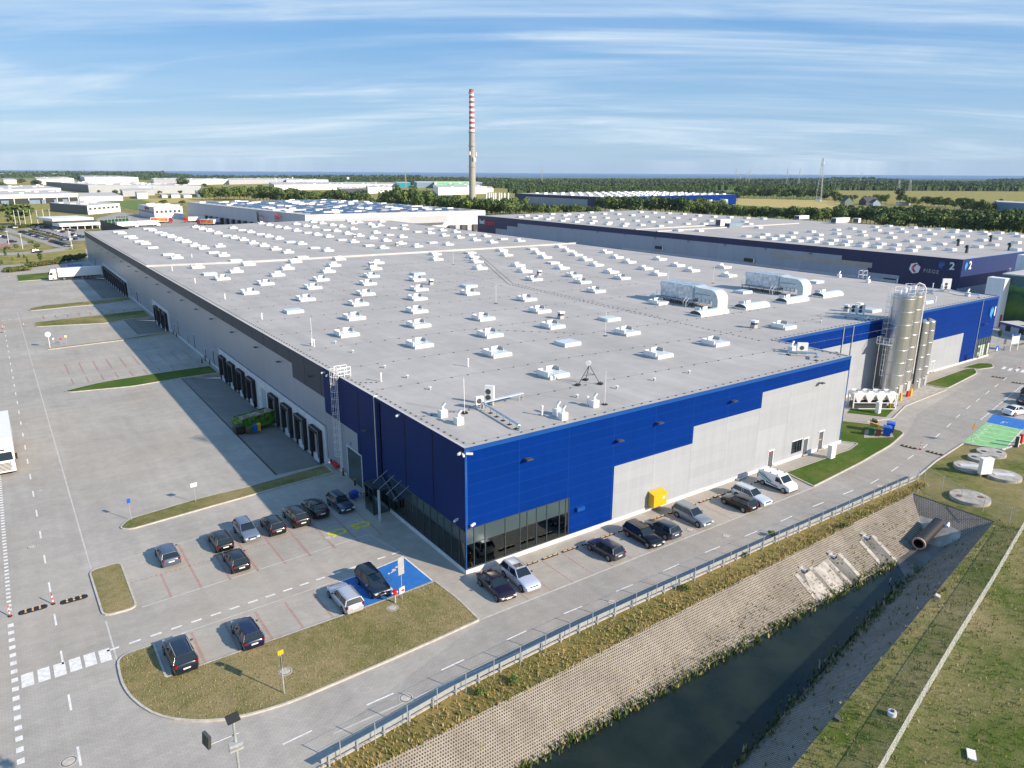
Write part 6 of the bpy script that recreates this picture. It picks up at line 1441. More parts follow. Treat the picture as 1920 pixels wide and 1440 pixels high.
# ------------------------------------------------------------------ things standing on the big roof
RZ = H - .1
def ac_unit(x, y, rz, lb, w=.95, h=.8, z0=.45, z=RZ, g="air conditioning units on the warehouse roof"):
    t = empty("air_conditioner", (x, y, z), rz, lb, "air conditioner", g)
    MB().box(-w / 2, w / 2, -.18, .18, z0, z0 + h, "white_metal").build("housing", t); m = MB()
    for k in range(2 if h > 1.1 else 1): m.cyl((-.1, -.2, z0 + .4 + k * .65), (-.1, -.18, z0 + .4 + k * .65), .3, "dark_grey", n=14)
    m.build("fan_grille", t); f = MB()
    for sx in (-.4, .4): f.box(sx * w - .03, sx * w + .03, -.22, .22, 0, z0, "galvanized")
    f.build("stand", t); return t
def P_r(px, py): return G(px, py, RZ)
cc = lambda x, y: G(860 + x / 4, 560 + y / 4, RZ)
a1 = cc(155, 825); ac_unit(a1.x, a1.y, -.1, "small white air conditioner on the pipe frame near the roof corner", .9, .85, .5)
a2 = cc(240, 800); ac_unit(a2.x, a2.y + .2, -.9, "tall black fronted air conditioner on the pipe frame near the corner", 1.0, 1.7, .45)
pf = empty("pipe_tray", (0, 0, 0), 0, "L shaped blue lagged pipe run on frames near the roof corner", "pipe run")
A, B, C = cc(190, 830), cc(480, 760), cc(455, 990)
A.z = B.z = C.z = RZ
MB().obox(((A + B) / 2 + Vector((0, 0, .8))), ((B - A).length, .4, .08), math.atan2((B - A).y, (B - A).x), "duct_white").build("tray", pf)
MB().tube([A + Vector((0, 0, .75)), A * .0 + A + (C - A) * .12 + Vector((0, 0, .62)), C + Vector((0, 0, .55)), C], .11, "duct", 8).build("lagged_pipe", pf)
for k in range(5):
    p = A + (C - A) * (.2 + .18 * k); MB().cyl(p, p + Vector((0, 0, .5)), .02, "dark_grey", n=4).obox(p + Vector((0, 0, .03)), (.35, .35, .06), 0, "rubber").build("pipe_foot", pf)
for p in (B, B + Vector((-.5, .0, 0)), A + Vector((-.6, -.3, 0)), A + Vector((-.2, -.6, 0))): MB().cyl(p, p + Vector((0, 0, .8)), .05, "galvanized", n=6).build("stand_leg", pf)
GV = "short vent stacks on the warehouse roof"
def stack(p, kind_, lb, z=None, s=1.0):
    z = ZR(p.x, p.y) if z is None else z
    t = empty("vent_stack", (p.x, p.y, z), 0, lb, "vent", GV)
    if kind_ == 0: MB().cyl((0, 0, 0), (0, 0, .95 * s), .1, "white_metal", n=8).build("pipe", t); MB().cyl((0, 0, .95 * s), (0, 0, 1.08 * s), .15, "white_metal", n=8).build("cap", t)
    elif kind_ == 1: MB().box(-.38, .38, -.38, .38, 0, .75, "white_metal").build("plinth_box", t); MB().cyl((0, 0, .75), (0, 0, 1.15), .16, "white_metal", n=10).cyl((0, 0, 1.05), (.32, 0, 1.4), .17, "galvanized", n=10).build("cowl", t)
    elif kind_ == 2: MB().box(-.42, .42, -.42, .42, 0, .55, "galv_matt").build("base_box", t); MB().box(-.36, .36, -.36, .36, .55, .95, "dark_grey").box(-.5, .5, -.5, .5, .95, 1.25, "white_metal").build("fan_head", t)
    elif kind_ == 3: MB().cyl((0, 0, 0), (0, 0, .3), .13, "galv_matt", n=8).cyl((0, 0, .3), (0, 0, .36), .2, "white_metal", n=8).build("cap", t)
    return t
VS = [(cc(625, 878), 0, "slim white pipe left of the hooded vent near the front edge"), (cc(740, 872), 1, "hooded white vent box near the front edge of the roof"), (cc(965, 803), 0, "slim white pipe right of the hooded vent near the front edge"), (cc(1015, 810), 1, "smaller hooded vent box by the tall white rod"), (cc(780, 905), 1, "low bent cowl at the very front edge"),
      (cc(1727, 560), 3, "small cap right of the tripod mast, farthest from it"), (cc(1467, 615), 3, "small cap between the tripod mast and the front edge"), (cc(1187, 675), 3, "small cap just right of the tripod mast"), (cc(888, 742), 3, "small cap left of the tripod mast"), (cc(765, 150), 2, "square fan box in the middle of the near roof"),
      (cc(0, 940), 1, "white vent box at the left edge near the roof corner"), (G(400 + 1720 / 4, 620 + 645 / 4, RZ), 1, "white vent box farther from the roof corner, left edge"), (G(400 + 740 / 4, 620 + 115 / 4, RZ), 0, "taller of two pipes near the left edge before the ladder"), (G(400 + 757 / 4, 620 + 122 / 4, RZ), 0, "shorter pipe beside its twin near the left edge"),
      (G(400 + 1258 / 4, 620 + 382 / 4, RZ), 0, "slim pipe just right of the roof ladder"), (G(400 + 1910 / 4, 620 + 270 / 4, RZ), 0, "slim pipe in the open roof right of the ladder"), (G(400 + 915 / 4, 620 + 95 / 4, RZ), 3, "low cap left of the nearest skylight"), (G(400 + 1045 / 4, 620 + 165 / 4, RZ), 3, "low cap below the nearest skylight"), (G(400 + 1285 / 4, 620 + 280 / 4, RZ), 3, "low cap beyond the ladder line"), (G(400 + 1455 / 4, 620 + 355 / 4, RZ), 3, "low cap above the shaded blue wall"), (G(400 + 1625 / 4, 620 + 443 / 4, RZ), 3, "low cap halfway between ladder and corner"),
      (G(480 + 45 / 4, 300 + 1195 / 4, RZ), 0, "slim pipe near the left edge further back"), (G(480 + 1312 / 4, 300 + 935 / 4, RZ), 2, "square fan box with a dark stain, centre of the roof"), (G(480 + 860 / 4, 300 + 800 / 4, RZ), 2, "square fan box beside a skylight left of the centre line"), (G(480 + 1615 / 4, 300 + 755 / 4, RZ), 2, "square fan box between two skylights past the coping"), (G(480 + 738 / 4, 300 + 590 / 4, RZ), 2, "fan box beyond the white coping, left of centre"), (G(480 + 1057 / 4, 300 + 650 / 4, RZ), 2, "fan box in front of a skylight beyond the white coping"),
      (G(960 + 203 / 4, 300 + 865 / 4, RZ), 2, "square fan box right of the crossing wires"), (G(960 + 1813 / 4, 300 + 1260 / 4, RZ), 2, "square fan box between the barrel rooflights and the front skylight"), (G(1470, 613, RZ), 3, "low cap right of the square fan box"), (G(360, 483.5, RZ), 0, "dark pipe near the white coping at the left"), (G(323, 508, RZ), 0, "slim pipe right of the left edge before the coping"), (G(366, 531, RZ), 0, "slim pipe at the left edge, middle of the long wall"), (G(422, 561, RZ), 0, "slim pipe at the left edge, closer middle")]
for p, kd, lb in VS: stack(p, kd, lb)
# thin white lightning rods
rod = MB().cyl((0, 0, 0), (0, 0, 3.8), .028, "white_metal", n=5).obox((0, 0, .04), (.5, .5, .08), 0, "rubber"); r0_ = None
for (q_, lb, tilt) in ((cc(1095, 795), "tall leaning white rod near the front edge", .05), (cc(45, 862), "white rod beside the small air conditioner", .05), (G(400 + 1885 / 4, 620 + 615 / 4, RZ), "white rod above the shaded corner", .04), (G(400 + 742 / 4, 620 + 100 / 4, RZ), "white rod behind the twin pipes", .0), (cc(1100, 280), "thin rod at the end of the short wire branch", 0), (G(1337, 531, RZ), "thin rod behind the first wrapped air handler", 0), (G(1252, 540, RZ), "thin rod left of the first wrapped air handler", -.05), (G(930, 569, RZ), "thin rod in the middle of the open roof", 0), (G(850, 496, RZ), "mast rod at the crossing of the wires", 0)):
    if r0_ is None: r0_ = rod.build("lightning_rod"); o = r0_
    else: o = r0_.copy(); col.objects.link(o)
    o.location = (q_.x, q_.y, ZR(q_.x, q_.y)); o.rotation_euler = (tilt, -tilt, 0); tag(o, lb, "lightning rod", "thin lightning rods standing on the roof")
tm = empty("tripod_mast", tuple(cc(975, 640)), 0, "steel tripod mast with a white dish near the front edge of the roof", "antenna mast")
top = Vector((0, 0, 2.3)); feet = [Vector((-1.5, .2, 0)), Vector((1.0, -.9, 0)), Vector((.7, 1.4, 0))]
for f_ in feet: MB().cyl(f_, top, .045, "dark_grey", n=5).build("leg", tm); MB().obox(f_ + Vector((0, 0, .1)), (.55, .55, .2), .4, "black_metal").build("ballast", tm)
MB().cyl((0, 0, .6), (0, 0, 3.3), .04, "galv_matt", n=6).cyl(feet[0] * .5 + top * .5, feet[1] * .5 + top * .5, .03, "dark_grey", n=4).cyl(feet[1] * .5 + top * .5, feet[2] * .5 + top * .5, .03, "dark_grey", n=4).build("pole", tm); MB().cyl((-.35, -.2, 2.6), (-.25, -.12, 2.6), .32, "white_metal", n=14).build("dish", tm)
# big air handlers wrapped in foil
def air_handler(x, y0, y1, label):
    t = empty("air_handler", (x, y0, RZ), 0, label, "air handler", "foil wrapped air handlers on the roof"); Ly = y1 - y0
    m = MB(); N = 8; w = 1.75
    yb = Ly * .42
    m.box(-w, w, yb, Ly, 1.0, 3.7, "foil"); m.raw([(-w, Ly, 3.7), (w, Ly, 3.7), (w, Ly + .35, 3.3), (-w, Ly + .35, 3.3), (-w, Ly, 2.4), (w, Ly, 2.4)], [(0, 1, 2, 3), (3, 2, 5, 4), (0, 3, 4), (1, 5, 2)], "foil"); m.build("casing", t)
    m = MB(); pr = [(yb, 3.7), (yb - 1.2, 3.5), (1.9, 3.45)] + [(1.9 - 1.9 * math.sin(PI / 2 * k / 6), 1.55 + 1.9 * math.cos(PI / 2 * k / 6)) for k in range(1, 7)] + [(0, .0), (1.25, 0), (1.25, 1.2), (1.7, 1.6), (yb, 1.6)]
    n = len(pr); vs = [(sx, a, b) for sx in (-w * .8, w * .8) for a, b in pr]
    m.raw(vs, [(i, (i + 1) % n, n + (i + 1) % n, n + i) for i in range(n)], "duct_white"); m.raw(vs, [tuple(range(n))[::-1], tuple(range(n, 2 * n))], "duct"); m.build("duct_bend", t)
    m = MB()
    for k in range(3): m.cyl((-.9, 2.6 + k * .95, .75), (-.9, 2.6 + k * .95, 2.3), .42, "white_metal", n=14)
    m.box(-1.5, -.2, 2.0, 5.2, 2.3, 2.5, "galv_matt"); m.build("side_tank", t)
    m = MB(); m.box(-w - .9, w, yb - 1.0, Ly + .4, .8, .95, "galv_matt")
    for k in range(6): 
        y = yb - .8 + k * (Ly - yb + .9) / 5
        for sx in (-w - .8, w - .1): m.box(sx, sx + .1, y, y + .1, 0, .8, "dark_grey")
    m.build("platform", t); m = MB()
    for k in range(8):
        y = yb - .9 + k * (Ly - yb + 1.2) / 7; m.cyl((-w - .85, y, .95), (-w - .85, y, 2.0), .03, "galvanized", n=4)
    for z in (1.45, 2.0): m.cyl((-w - .85, yb - .9, z), (-w - .85, Ly + .3, z), .03, "galvanized", n=4)
    m.build("guard_rail", t); m = MB()
    for sy in (0, .7): m.tube([(-w - 2.0, yb - .4 + sy, 0), (-w - .9, yb - .4 + sy, .95), (-w - .9, yb - .4 + sy, 1.9), (-w - 2.0, yb - .4 + sy, 1.0), (-w - 2.0, yb - .4 + sy, 0)], .035, "white_metal", 4)
    for k in range(4): m.box(-w - 1.9 + k * .28, -w - 1.65 + k * .28, yb - .4, yb + .3, .2 + k * .22, .23 + k * .22, "galvanized")
    m.build("steps", t); return t
air_handler(75.4, 33.3, 47.0, "foil wrapped air handler with curved duct, the nearer and left one"); air_handler(101.2, 33.3, 47.0, "foil wrapped air handler with curved duct, the farther and right one")
# plant at the recess edge and at the far corner
c4_ = lambda x, y: G(1440 + x / 4, 480 + y / 4, RZ)
for (x, y, w, h, rz, lb) in ((635, 445, 1.3, 1.5, -.75, "left one of two black faced coolers above the silos"), (690, 450, 1.3, 1.5, -.75, "right one of two black faced coolers above the silos"), (252, 735, 1.4, 1.1, -.7, "white cooler on the small roof above the recess corner"), (1330, 265, 1.7, 2.2, -.75, "tall white framed cooler near the far blue corner"), (1300, 268, 1.0, 1.1, .3, "small square cooler beside the tall far one")):
    p = c4_(x, y); ac_unit(p.x, p.y, rz, lb, w, h, .5)
for pts, lb in ((((150, 740), (160, 745), (360, 760), (362, 785)), "short lagged pipe run by the cooler above the recess corner"), (((1130, 275), (1230, 285), (1310, 262), (1480, 300), (1580, 312)), "long blue lagged pipe run near the far corner"), (((580, 460), (660, 475), (740, 492), (750, 478)), "pipe frame under the two black faced coolers")):
    P_ = [c4_(*a) + Vector((0, 0, .55)) for a in pts]; t = empty("pipe_run", (0, 0, 0), 0, lb, "pipe run", "lagged pipe runs on the roof"); MB().tube(P_, .13, "duct", 7).build("lagged_pipe", t)
    for q_ in P_: MB().cyl(q_, q_ - Vector((0, 0, .55)), .04, "galvanized", n=4).obox(q_ - Vector((0, 0, .5)), (.4, .4, .08), 0, "rubber").build("pipe_foot", t)
for (x, y, kd, lb) in ((590, 415, 2, "square vent box left of the skylight above the silos"), (680, 402, 2, "square vent box right above the two coolers"), (748, 200, 1, "white hooded vent by the rear roof edge"), (532, 160, 1, "dark topped vent at the rear roof edge"), (1235, 240, 0, "slim pipe near the far navy wall"), (1255, 345, 0, "dark slim pipe on the far roof part"), (395, 500, 3, "low cap near the recess edge"), (175, 715, 1, "hooded vent above the recess corner"), (1495, 300, 1, "vent box on the far corner pipe run")): stack(c4_(x, y), kd, lb)
gt = empty("roof_exit_rail", tuple(c4_(708, 170)), 0, "white guard rail frame at the rear edge of the roof", "guard rail"); m = MB()
for x in (-.8, .8):
    for y in (-.6, .6): m.cyl((x, y, 0), (x, y, 1.9), .05, "white_metal", n=5)
for z in (.9, 1.9): m.tube([(-.8, -.6, z), (.8, -.6, z), (.8, .6, z), (-.8, .6, z), (-.8, -.6, z)], .05, "white_metal", 4)
m.build("rail", gt)
# ------------------------------------------------------------------ second warehouse
X2, Y2, YE = 199.5, 47.6, 310.5
w2 = empty("warehouse", (0, 0, 0), 0, "second flat roofed warehouse behind, navy and grey long wall with large white figure 2", "warehouse")
m = MB()
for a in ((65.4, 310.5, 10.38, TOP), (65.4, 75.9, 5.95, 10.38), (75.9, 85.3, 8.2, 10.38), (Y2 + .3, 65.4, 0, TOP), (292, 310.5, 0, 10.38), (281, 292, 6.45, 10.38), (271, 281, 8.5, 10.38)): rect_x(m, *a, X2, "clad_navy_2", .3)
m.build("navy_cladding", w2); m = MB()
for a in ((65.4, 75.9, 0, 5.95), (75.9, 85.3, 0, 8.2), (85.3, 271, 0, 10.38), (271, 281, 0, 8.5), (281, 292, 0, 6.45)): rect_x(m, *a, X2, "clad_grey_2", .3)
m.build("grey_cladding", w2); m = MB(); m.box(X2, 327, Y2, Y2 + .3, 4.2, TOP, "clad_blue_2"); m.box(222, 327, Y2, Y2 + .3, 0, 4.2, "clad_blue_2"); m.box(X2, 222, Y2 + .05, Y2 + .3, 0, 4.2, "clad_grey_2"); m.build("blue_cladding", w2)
m = MB(); m.face([(X2 + .2, Y2 + .2, TOP + .06), (327, Y2 + .2, TOP + .06), (327, YE, TOP + .06), (X2 + .2, YE, TOP + .06)], "roof_grey"); m.build("roof", w2)
m = MB(); m.box(X2 - .05, X2 + .3, Y2, YE, TOP, H, "clad_navy_2"); m.box(X2, 327, Y2 - .05, Y2 + .25, TOP, H, "trim_blue"); m.build("roof_trim", w2)
MB().box(326.7, 327, Y2, YE, 0, TOP, "clad_blue_2").box(X2, 327, YE, YE + .3, 0, H, "clad_navy_2").build("rear_cladding", w2)
m = MB()
for y0, y1 in ((113, 75),): m.box(X2 - .06, X2, 74.6, 113, 7.4, 9.0, "paver_walk")
m.build("pale_panel_strip", w2)
m = MB(); m.box(X2 - .4, X2 - .01, 66, 190, 3.4, 4.4, "clad_pale"); m.build("eaves_duct", w2)
for y, z in ((68, 4.2), (122, 5.4), (168, 6.2)): MB().box(X2 - .3, X2 - .01, y - 2.2, y + 2.2, z - .6, z + .6, "black_metal").box(X2 - .4, X2 - .3, y - 2.6, y - 2.2, z - .8, z + .8, "white_metal").build("louvre", w2)
for k in range(13): 
    y = 60 + k * 18.4; MB().box(X2 - .7, X2 - .01, y - .4, y + .4, 10.0, 10.15, "dark_grey").build("wall_light", w2)
sg = MB().box(X2 - .1, X2, 50.0, 54.6, 9.4, 12.0, "clad_navy_2").build("number_sign", w2)
m = MB(); lozenge(m, lambda u, v: (X2 - .14, 53.3 - u * .95, 10.5 + v * 1.2), "sign_dim_blue"); m.build("sign_emblem", sg); text("sign_figure", "2", "white_metal", 3.0, SM(X2 - .14, 50.3, 10.4), .04, parent=sg, bold=.07)
m = MB(); lozenge(m, lambda u, v: (201.9 + u * .9, Y2 - .1, 10.6 + v * 1.35), "sign_blue"); sg = m.build("number_sign", w2); text("sign_figure", "2", "white_metal", 3.2, FM(204.4, Y2 - .08, 10.6), .04, parent=sg, bold=.09)
sg = MB().cyl((X2 - .12, 61.0, 8.8), (X2 - .01, 61.0, 8.8), 1.75, "white_metal", n=6, smooth=False).build("tenant_sign", w2)
m = MB(); c0 = lambda u, v: (X2 - .16, 61.0 - u, 8.8 + v)
m.face([c0(-.35, 0), c0(.55, 1.15), c0(-.1, 1.35), c0(-1.0, .15)][::-1], "mark_postred"); m.face([c0(-.35, 0), c0(-1.0, -.15), c0(-.1, -1.35), c0(.55, -1.15)][::-1], "mark_postred"); m.build("sign_mark", sg)
text("sign_lettering", "FIEGE", "grey_plastic", 1.55, SM(X2 - .12, 56.0, 8.3), .04, parent=sg, bold=.03, space=1.25)
text("wall_lettering", "bud", "white_metal", 3.4, SM(X2 - .1, 305.8, 9.3), .05, parent=w2, bold=.09); text("wall_lettering", "kramer", "mark_postred", 3.4, SM(X2 - .1, 297.5, 9.0), .05, parent=w2, bold=.1)
S2 = [(1440 + a / 4, 260 + b / 4) for a, b in ((30, 757), (130, 765), (225, 773), (345, 780), (450, 793), (570, 803), (700, 811), (810, 820), (950, 835), (1075, 845), (1370, 840), (1570, 818), (1690, 803), (1860, 785), (1855, 840), (85, 735), (170, 745), (285, 753), (375, 760), (490, 768), (595, 778), (715, 790), (845, 797), (960, 803), (1100, 818), (1215, 830), (190, 712), (325, 703), (380, 728), (515, 719), (583, 742), (712, 730), (800, 758), (930, 747), (1055, 775), (1180, 763), (1300, 797), (1425, 785), (1605, 767), (1715, 755),
      (512, 689), (630, 680), (702, 703), (820, 693), (903, 713), (1018, 705), (1115, 732), (1230, 721), (1360, 745), (1475, 737), (800, 667), (905, 660), (988, 682), (1090, 672), (1188, 690), (1290, 683), (1395, 705), (1402, 692), (1495, 697), (1610, 706), (1635, 721), (1735, 711), (1840, 718), (1880, 738))]
S2 += [(960 + a / 4, 300 + b / 4) for a, b in ((60, 432), (108, 422), (170, 441), (205, 428), (265, 450), (290, 438), (300, 410), (375, 460), (393, 421), (405, 447), (420, 412), (480, 468), (500, 430), (508, 455), (515, 418), (590, 398), (590, 480), (605, 436), (612, 464), (690, 408), (707, 438), (715, 487), (725, 475), (795, 410), (815, 450), (838, 500), (850, 483), (900, 420), (930, 460), (970, 492), (965, 396), (1000, 430), (1048, 468), (1065, 400), (1108, 500), (1120, 435), (1175, 405), (1175, 472), (1235, 440), (1250, 533), (1285, 410), (1310, 483), (1355, 450), (1400, 422), (1405, 537), (1440, 484), (1485, 460), (1515, 430), (1605, 465), (1635, 435), (1760, 440), (1745, 468), (1780, 484), (1850, 512), (1885, 445), (1757, 578), (1860, 585), (1900, 565), (740, 385))]
Q2 = sorted([G(a, b, TOP + .06) for a, b in S2], key=lambda v: (v - CAM).length); o = None; rest = MB()
for i, p in enumerate(Q2):
    if i < 98:
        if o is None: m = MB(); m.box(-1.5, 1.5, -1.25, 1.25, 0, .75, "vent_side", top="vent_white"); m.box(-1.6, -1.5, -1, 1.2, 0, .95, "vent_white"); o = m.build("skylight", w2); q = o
        else: q = o.copy(); col.objects.link(q); q.parent = w2
        q.location = p
    else: rest.box(p.x - 1.5, p.x + 1.5, p.y - 1.25, p.y + 1.25, p.z, p.z + .9, "vent_side", top="vent_white")
rest.build("skylights", w2)["kind"] = "stuff"
for k, (y0, y1, x0, x1) in enumerate(((183, 183.8, 200, 262), (170, 170.8, 200, 300))): MB().box(x0, x1, y0, y1, TOP, H + .35, "roof_light").build("fire_wall_coping", w2)
for px, py, w_, h_, lb in ((1355, 424, 7, 3.2, "white and dark cooling plant on the second warehouse roof, leftmost"), (1375, 426, 9, 2.0, "teal tinted pipe plant beside the leftmost cooling plant"), (1503, 411, 9, 2.0, "long pale roof unit at the rear of the second roof"), (1575, 418, 12, 2.6, "largest pale roof unit at the rear of the second roof"), (1606, 418, 2, 2.4, "white frame at the rear edge of the second roof")):
    p = G(px, py, H); t = empty("roof_plant", tuple(p), 0, lb, "roof unit"); MB().box(-w_ / 2, w_ / 2, -1.5, 1.5, .3, h_, "white_metal" if "pipe" not in lb else "duct").box(-w_ / 2 - .1, -w_ / 2, -1.3, 1.3, .4, h_ - .2, "dark_grey").build("housing", t); MB().box(-w_ / 2, w_ / 2, -1.3, 1.3, 0, .3, "galv_matt").build("base", t)
for px, py, lb in ((1796, 461, "dark cowl vent second from the right on the second roof"), (1857, 453, "dark cowl vent on the second roof near the right"), (1812, 474, "dark slim vent by the corner of the second roof"), (1892, 469, "dark vent at the front edge of the second roof")):
    p = G(px, py, H); tag(MB().cyl((0, 0, 0), (0, 0, 1.6), .5, "dark_grey", r1=.4).cyl((0, 0, 1.6), (0, 0, 2.4), .85, "black_metal", r1=.5).build("roof_vent", None, tuple(p)), lb, "vent", "dark vents on the second roof")

# ------------------------------------------------------------------ generic far halls
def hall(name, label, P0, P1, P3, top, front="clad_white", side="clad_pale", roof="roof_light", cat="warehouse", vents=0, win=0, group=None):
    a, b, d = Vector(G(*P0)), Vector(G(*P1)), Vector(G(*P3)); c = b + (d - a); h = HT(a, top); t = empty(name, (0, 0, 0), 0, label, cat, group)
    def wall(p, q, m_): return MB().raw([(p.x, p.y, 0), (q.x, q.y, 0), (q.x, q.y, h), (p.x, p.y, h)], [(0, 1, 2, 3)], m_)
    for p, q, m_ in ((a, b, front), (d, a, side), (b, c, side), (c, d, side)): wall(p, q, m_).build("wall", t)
    r_ = MB(); r_.prism([(v.x, v.y) for v in (a, b, c, d)], h, h + .35, roof); r_.build("roof", t)
    rn = random.Random(len(name) + int(P0[0]))
    if vents:
        m = MB()
        for k in range(vents):
            u, v = rn.uniform(.05, .95), rn.uniform(.08, .92); p = a + (b - a) * u + (d - a) * v; s_ = rn.uniform(.8, 1.6); m.box(p.x - 2 * s_, p.x + 2 * s_, p.y - 1.2 * s_, p.y + 1.2 * s_, h + .3, h + .3 + rn.uniform(.6, 1.6), "vent_white" if k % 3 else "ac_grey")
        m.build("roof_vents", t)["kind"] = "stuff"
    for k in range(win):
        e = (b - a); n_ = Vector((e.y, -e.x, 0)).normalized(); p = a + e * ((k + .6) / (win + .4)) + n_ * .12; L = e.length / (win + .4) * .28; u = e.normalized() * L
        MB().raw([p - u + Vector((0, 0, h * .52)), p + u + Vector((0, 0, h * .52)), p + u + Vector((0, 0, h * .74)), p - u + Vector((0, 0, h * .74))], [(0, 1, 2, 3)], "dark_grey").build("window", t)
    return t, a, b, c, d, h
# white warehouse with solar panels (third)
t3 = empty("warehouse", (0, 0, 0), 0, "long white warehouse behind with dark solar panels covering its roof", "warehouse")
Q = [Vector(v) for v in ((116.6, 362.4, 0), (234.6, 356.4, 0), (222, 590, 0), (98.8, 573.8, 0))]
for i, m_ in ((0, "clad_white"), (1, "clad_white"), (2, "clad_pale"), (3, "clad_pale")):  # left wall of a white hall, its shade put into the grey
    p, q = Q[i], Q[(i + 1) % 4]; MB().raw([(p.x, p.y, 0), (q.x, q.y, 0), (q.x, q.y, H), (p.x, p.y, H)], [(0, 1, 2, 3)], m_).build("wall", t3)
MB().prism([(v.x, v.y) for v in Q], H - .2, H + .1, "roof_light").build("roof", t3)
rn = random.Random(5)
for k in range(19):
    v = .03 + k * .05; a, b = Q[0].lerp(Q[3], v), Q[1].lerp(Q[2], v); m = MB(); u = .05
    while u < .93:
        L = rn.uniform(.05, .16); p, q = a.lerp(b, u), a.lerp(b, min(.95, u + L)); m.raw([(p.x, p.y - 1.7, H + .25), (q.x, q.y - 1.7, H + .25), (q.x, q.y + 1.6, H + .6), (p.x, p.y + 1.6, H + .6)], [(0, 1, 2, 3)], "solar"); u += L + rn.uniform(.01, .05)
    m.build("solar_panel_row", t3)
for k in range(80):
    u, v = rn.random() * .94 + .03, (rn.randrange(19) + .5) * .05 + .03
    if v > .96: continue
    p = Q[0].lerp(Q[3], v).lerp(Q[1].lerp(Q[2], v), u); q = MB().box(-2.2, 2.2, -1.0, 1.0, 0, 1.1, "vent_white") if k == 0 else None
    if k == 0: sk0 = q.build("skylight", t3); o = sk0
    else: o = sk0.copy(); col.objects.link(o); o.parent = t3
    o.location = (p.x, p.y, H)
m = MB(); m.box(118, 205, 354.8, 358.8, 6.2, 10.2, "clad_pale"); m.build("side_canopy", t3)
for k in range(6): MB().box(207 + k * 4.4, 210 + k * 4.4, 355.2, 357, .2, 4.2, "galv_matt" if k % 2 else "dark_grey").build("dock_door", t3)
for k in range(14):
    v = .12 + k * .052; p = Q[0].lerp(Q[3], v); MB().box(p.x - 1.6, p.x - .1, p.y - 2.0, p.y + 2.0, .2, 4.6, "black_metal").build("dock_shelter", t3)
p = Q[0].lerp(Q[3], .17); text("wall_lettering", "Jelen\nMedia", "mark_postred", 4.3, SM(p.x - 1.6, p.y, 8.0), .06, parent=t3, bold=.16)
p = Q[0].lerp(Q[3], .30); m = MB()
for k in range(18):
    a0, a1 = 2 * PI * k / 18, 2 * PI * (k + 1) / 18; f = lambda a, r: (p.x - 1.0, p.y - 7.5 * r * math.copysign(abs(math.cos(a)) ** .6, math.cos(a)), 7.0 + 2.7 * r * math.copysign(abs(math.sin(a)) ** .6, math.sin(a))); m.face([f(a0, 1), f(a1, 1), f(a1, .8), f(a0, .8)], "mark_postred"); 
m.box(p.x - 1.3, p.x - 1.0, p.y + 5.2, p.y + 6.4, 6, 11.6, "dark_grey"); m.build("wall_emblem", t3)
t, a, b, c, d, h = hall("office_building", "silver office block with roof plant and small red sign beside the red lorries", (291, 411), (344, 408.5), (261, 404), 389.5, "clad_white", "clad_pale", cat="office block", vents=22, win=6)
MB().raw([(a.x + (d.x - a.x) * u - .3, a.y + (d.y - a.y) * u, z) for u, z in ((.30, h * .72), (.55, h * .72), (.55, h * .95), (.30, h * .95))][::-1], [(0, 1, 2, 3), (3, 2, 1, 0)], "mark_postred").build("red_sign", t)
for k in range(9):
    u = .08 + k * .1; p = a.lerp(d, u); q = a.lerp(d, u + .06); MB().raw([(p.x - .2, p.y, h * .48), (q.x - .2, q.y, h * .48), (q.x - .2, q.y, h * .62), (p.x - .2, p.y, h * .62)], [(0, 1, 2, 3)], "dark_grey").build("window", t)
hall("warehouse", "dark graphite hall with a pale front and round dark windows at the far left", (165.5, 402.5), (226.5, 397), (95, 396), 386.0, "clad_white", "clad_graphite", win=7, vents=6)
hall("warehouse", "very long bright white logistics hall across the far left", (167, 361.5), (378, 363.5), (88, 353), 346.5, "clad_white", "clad_graphite", vents=90)
hall("warehouse", "pale hall behind the open loading hall at the left edge", (-20, 372), (116, 366), (-40, 362), 357, "clad_white", "clad_pale", vents=14)
t, a, b, c, d, h = hall("loading_hall", "white open fronted hall with blue goods stacked inside at the left edge", (-20, 384.5), (148, 379.6), (-40, 374), 366.5, "interior", "clad_pale", cat="warehouse", vents=14)  # front is a flat wall, painted dark for the shade inside
e = b - a; n_ = Vector((e.y, -e.x, 0)).normalized()
def onf(u, z, o_=.4): p = a + e * u + n_ * o_; return (p.x, p.y, z)
MB().raw([onf(0, h * .62), onf(1, h * .62), onf(1, h + .2), onf(0, h + .2)], [(0, 1, 2, 3)], "white_paint").build("fascia", t)
for u in (.1, .26, .42, .585, .6, .74, .88, .99): MB().raw([onf(u, 0, .5), onf(u + .008, 0, .5), onf(u + .008, h * .62, .5), onf(u, h * .62, .5)], [(0, 1, 2, 3)], "white_paint").build("column", t)
for u0, u1 in ((.12, .2), (.42, .54), (.56, .6), (.7, .73), (.8, .86)): MB().raw([onf(u0, 0, 1.6), onf(u1, 0, 1.6), onf(u1, h * .42, 1.6), onf(u0, h * .42, 1.6)], [(0, 1, 2, 3)], "clad_steelblue").build("goods_stack", t)
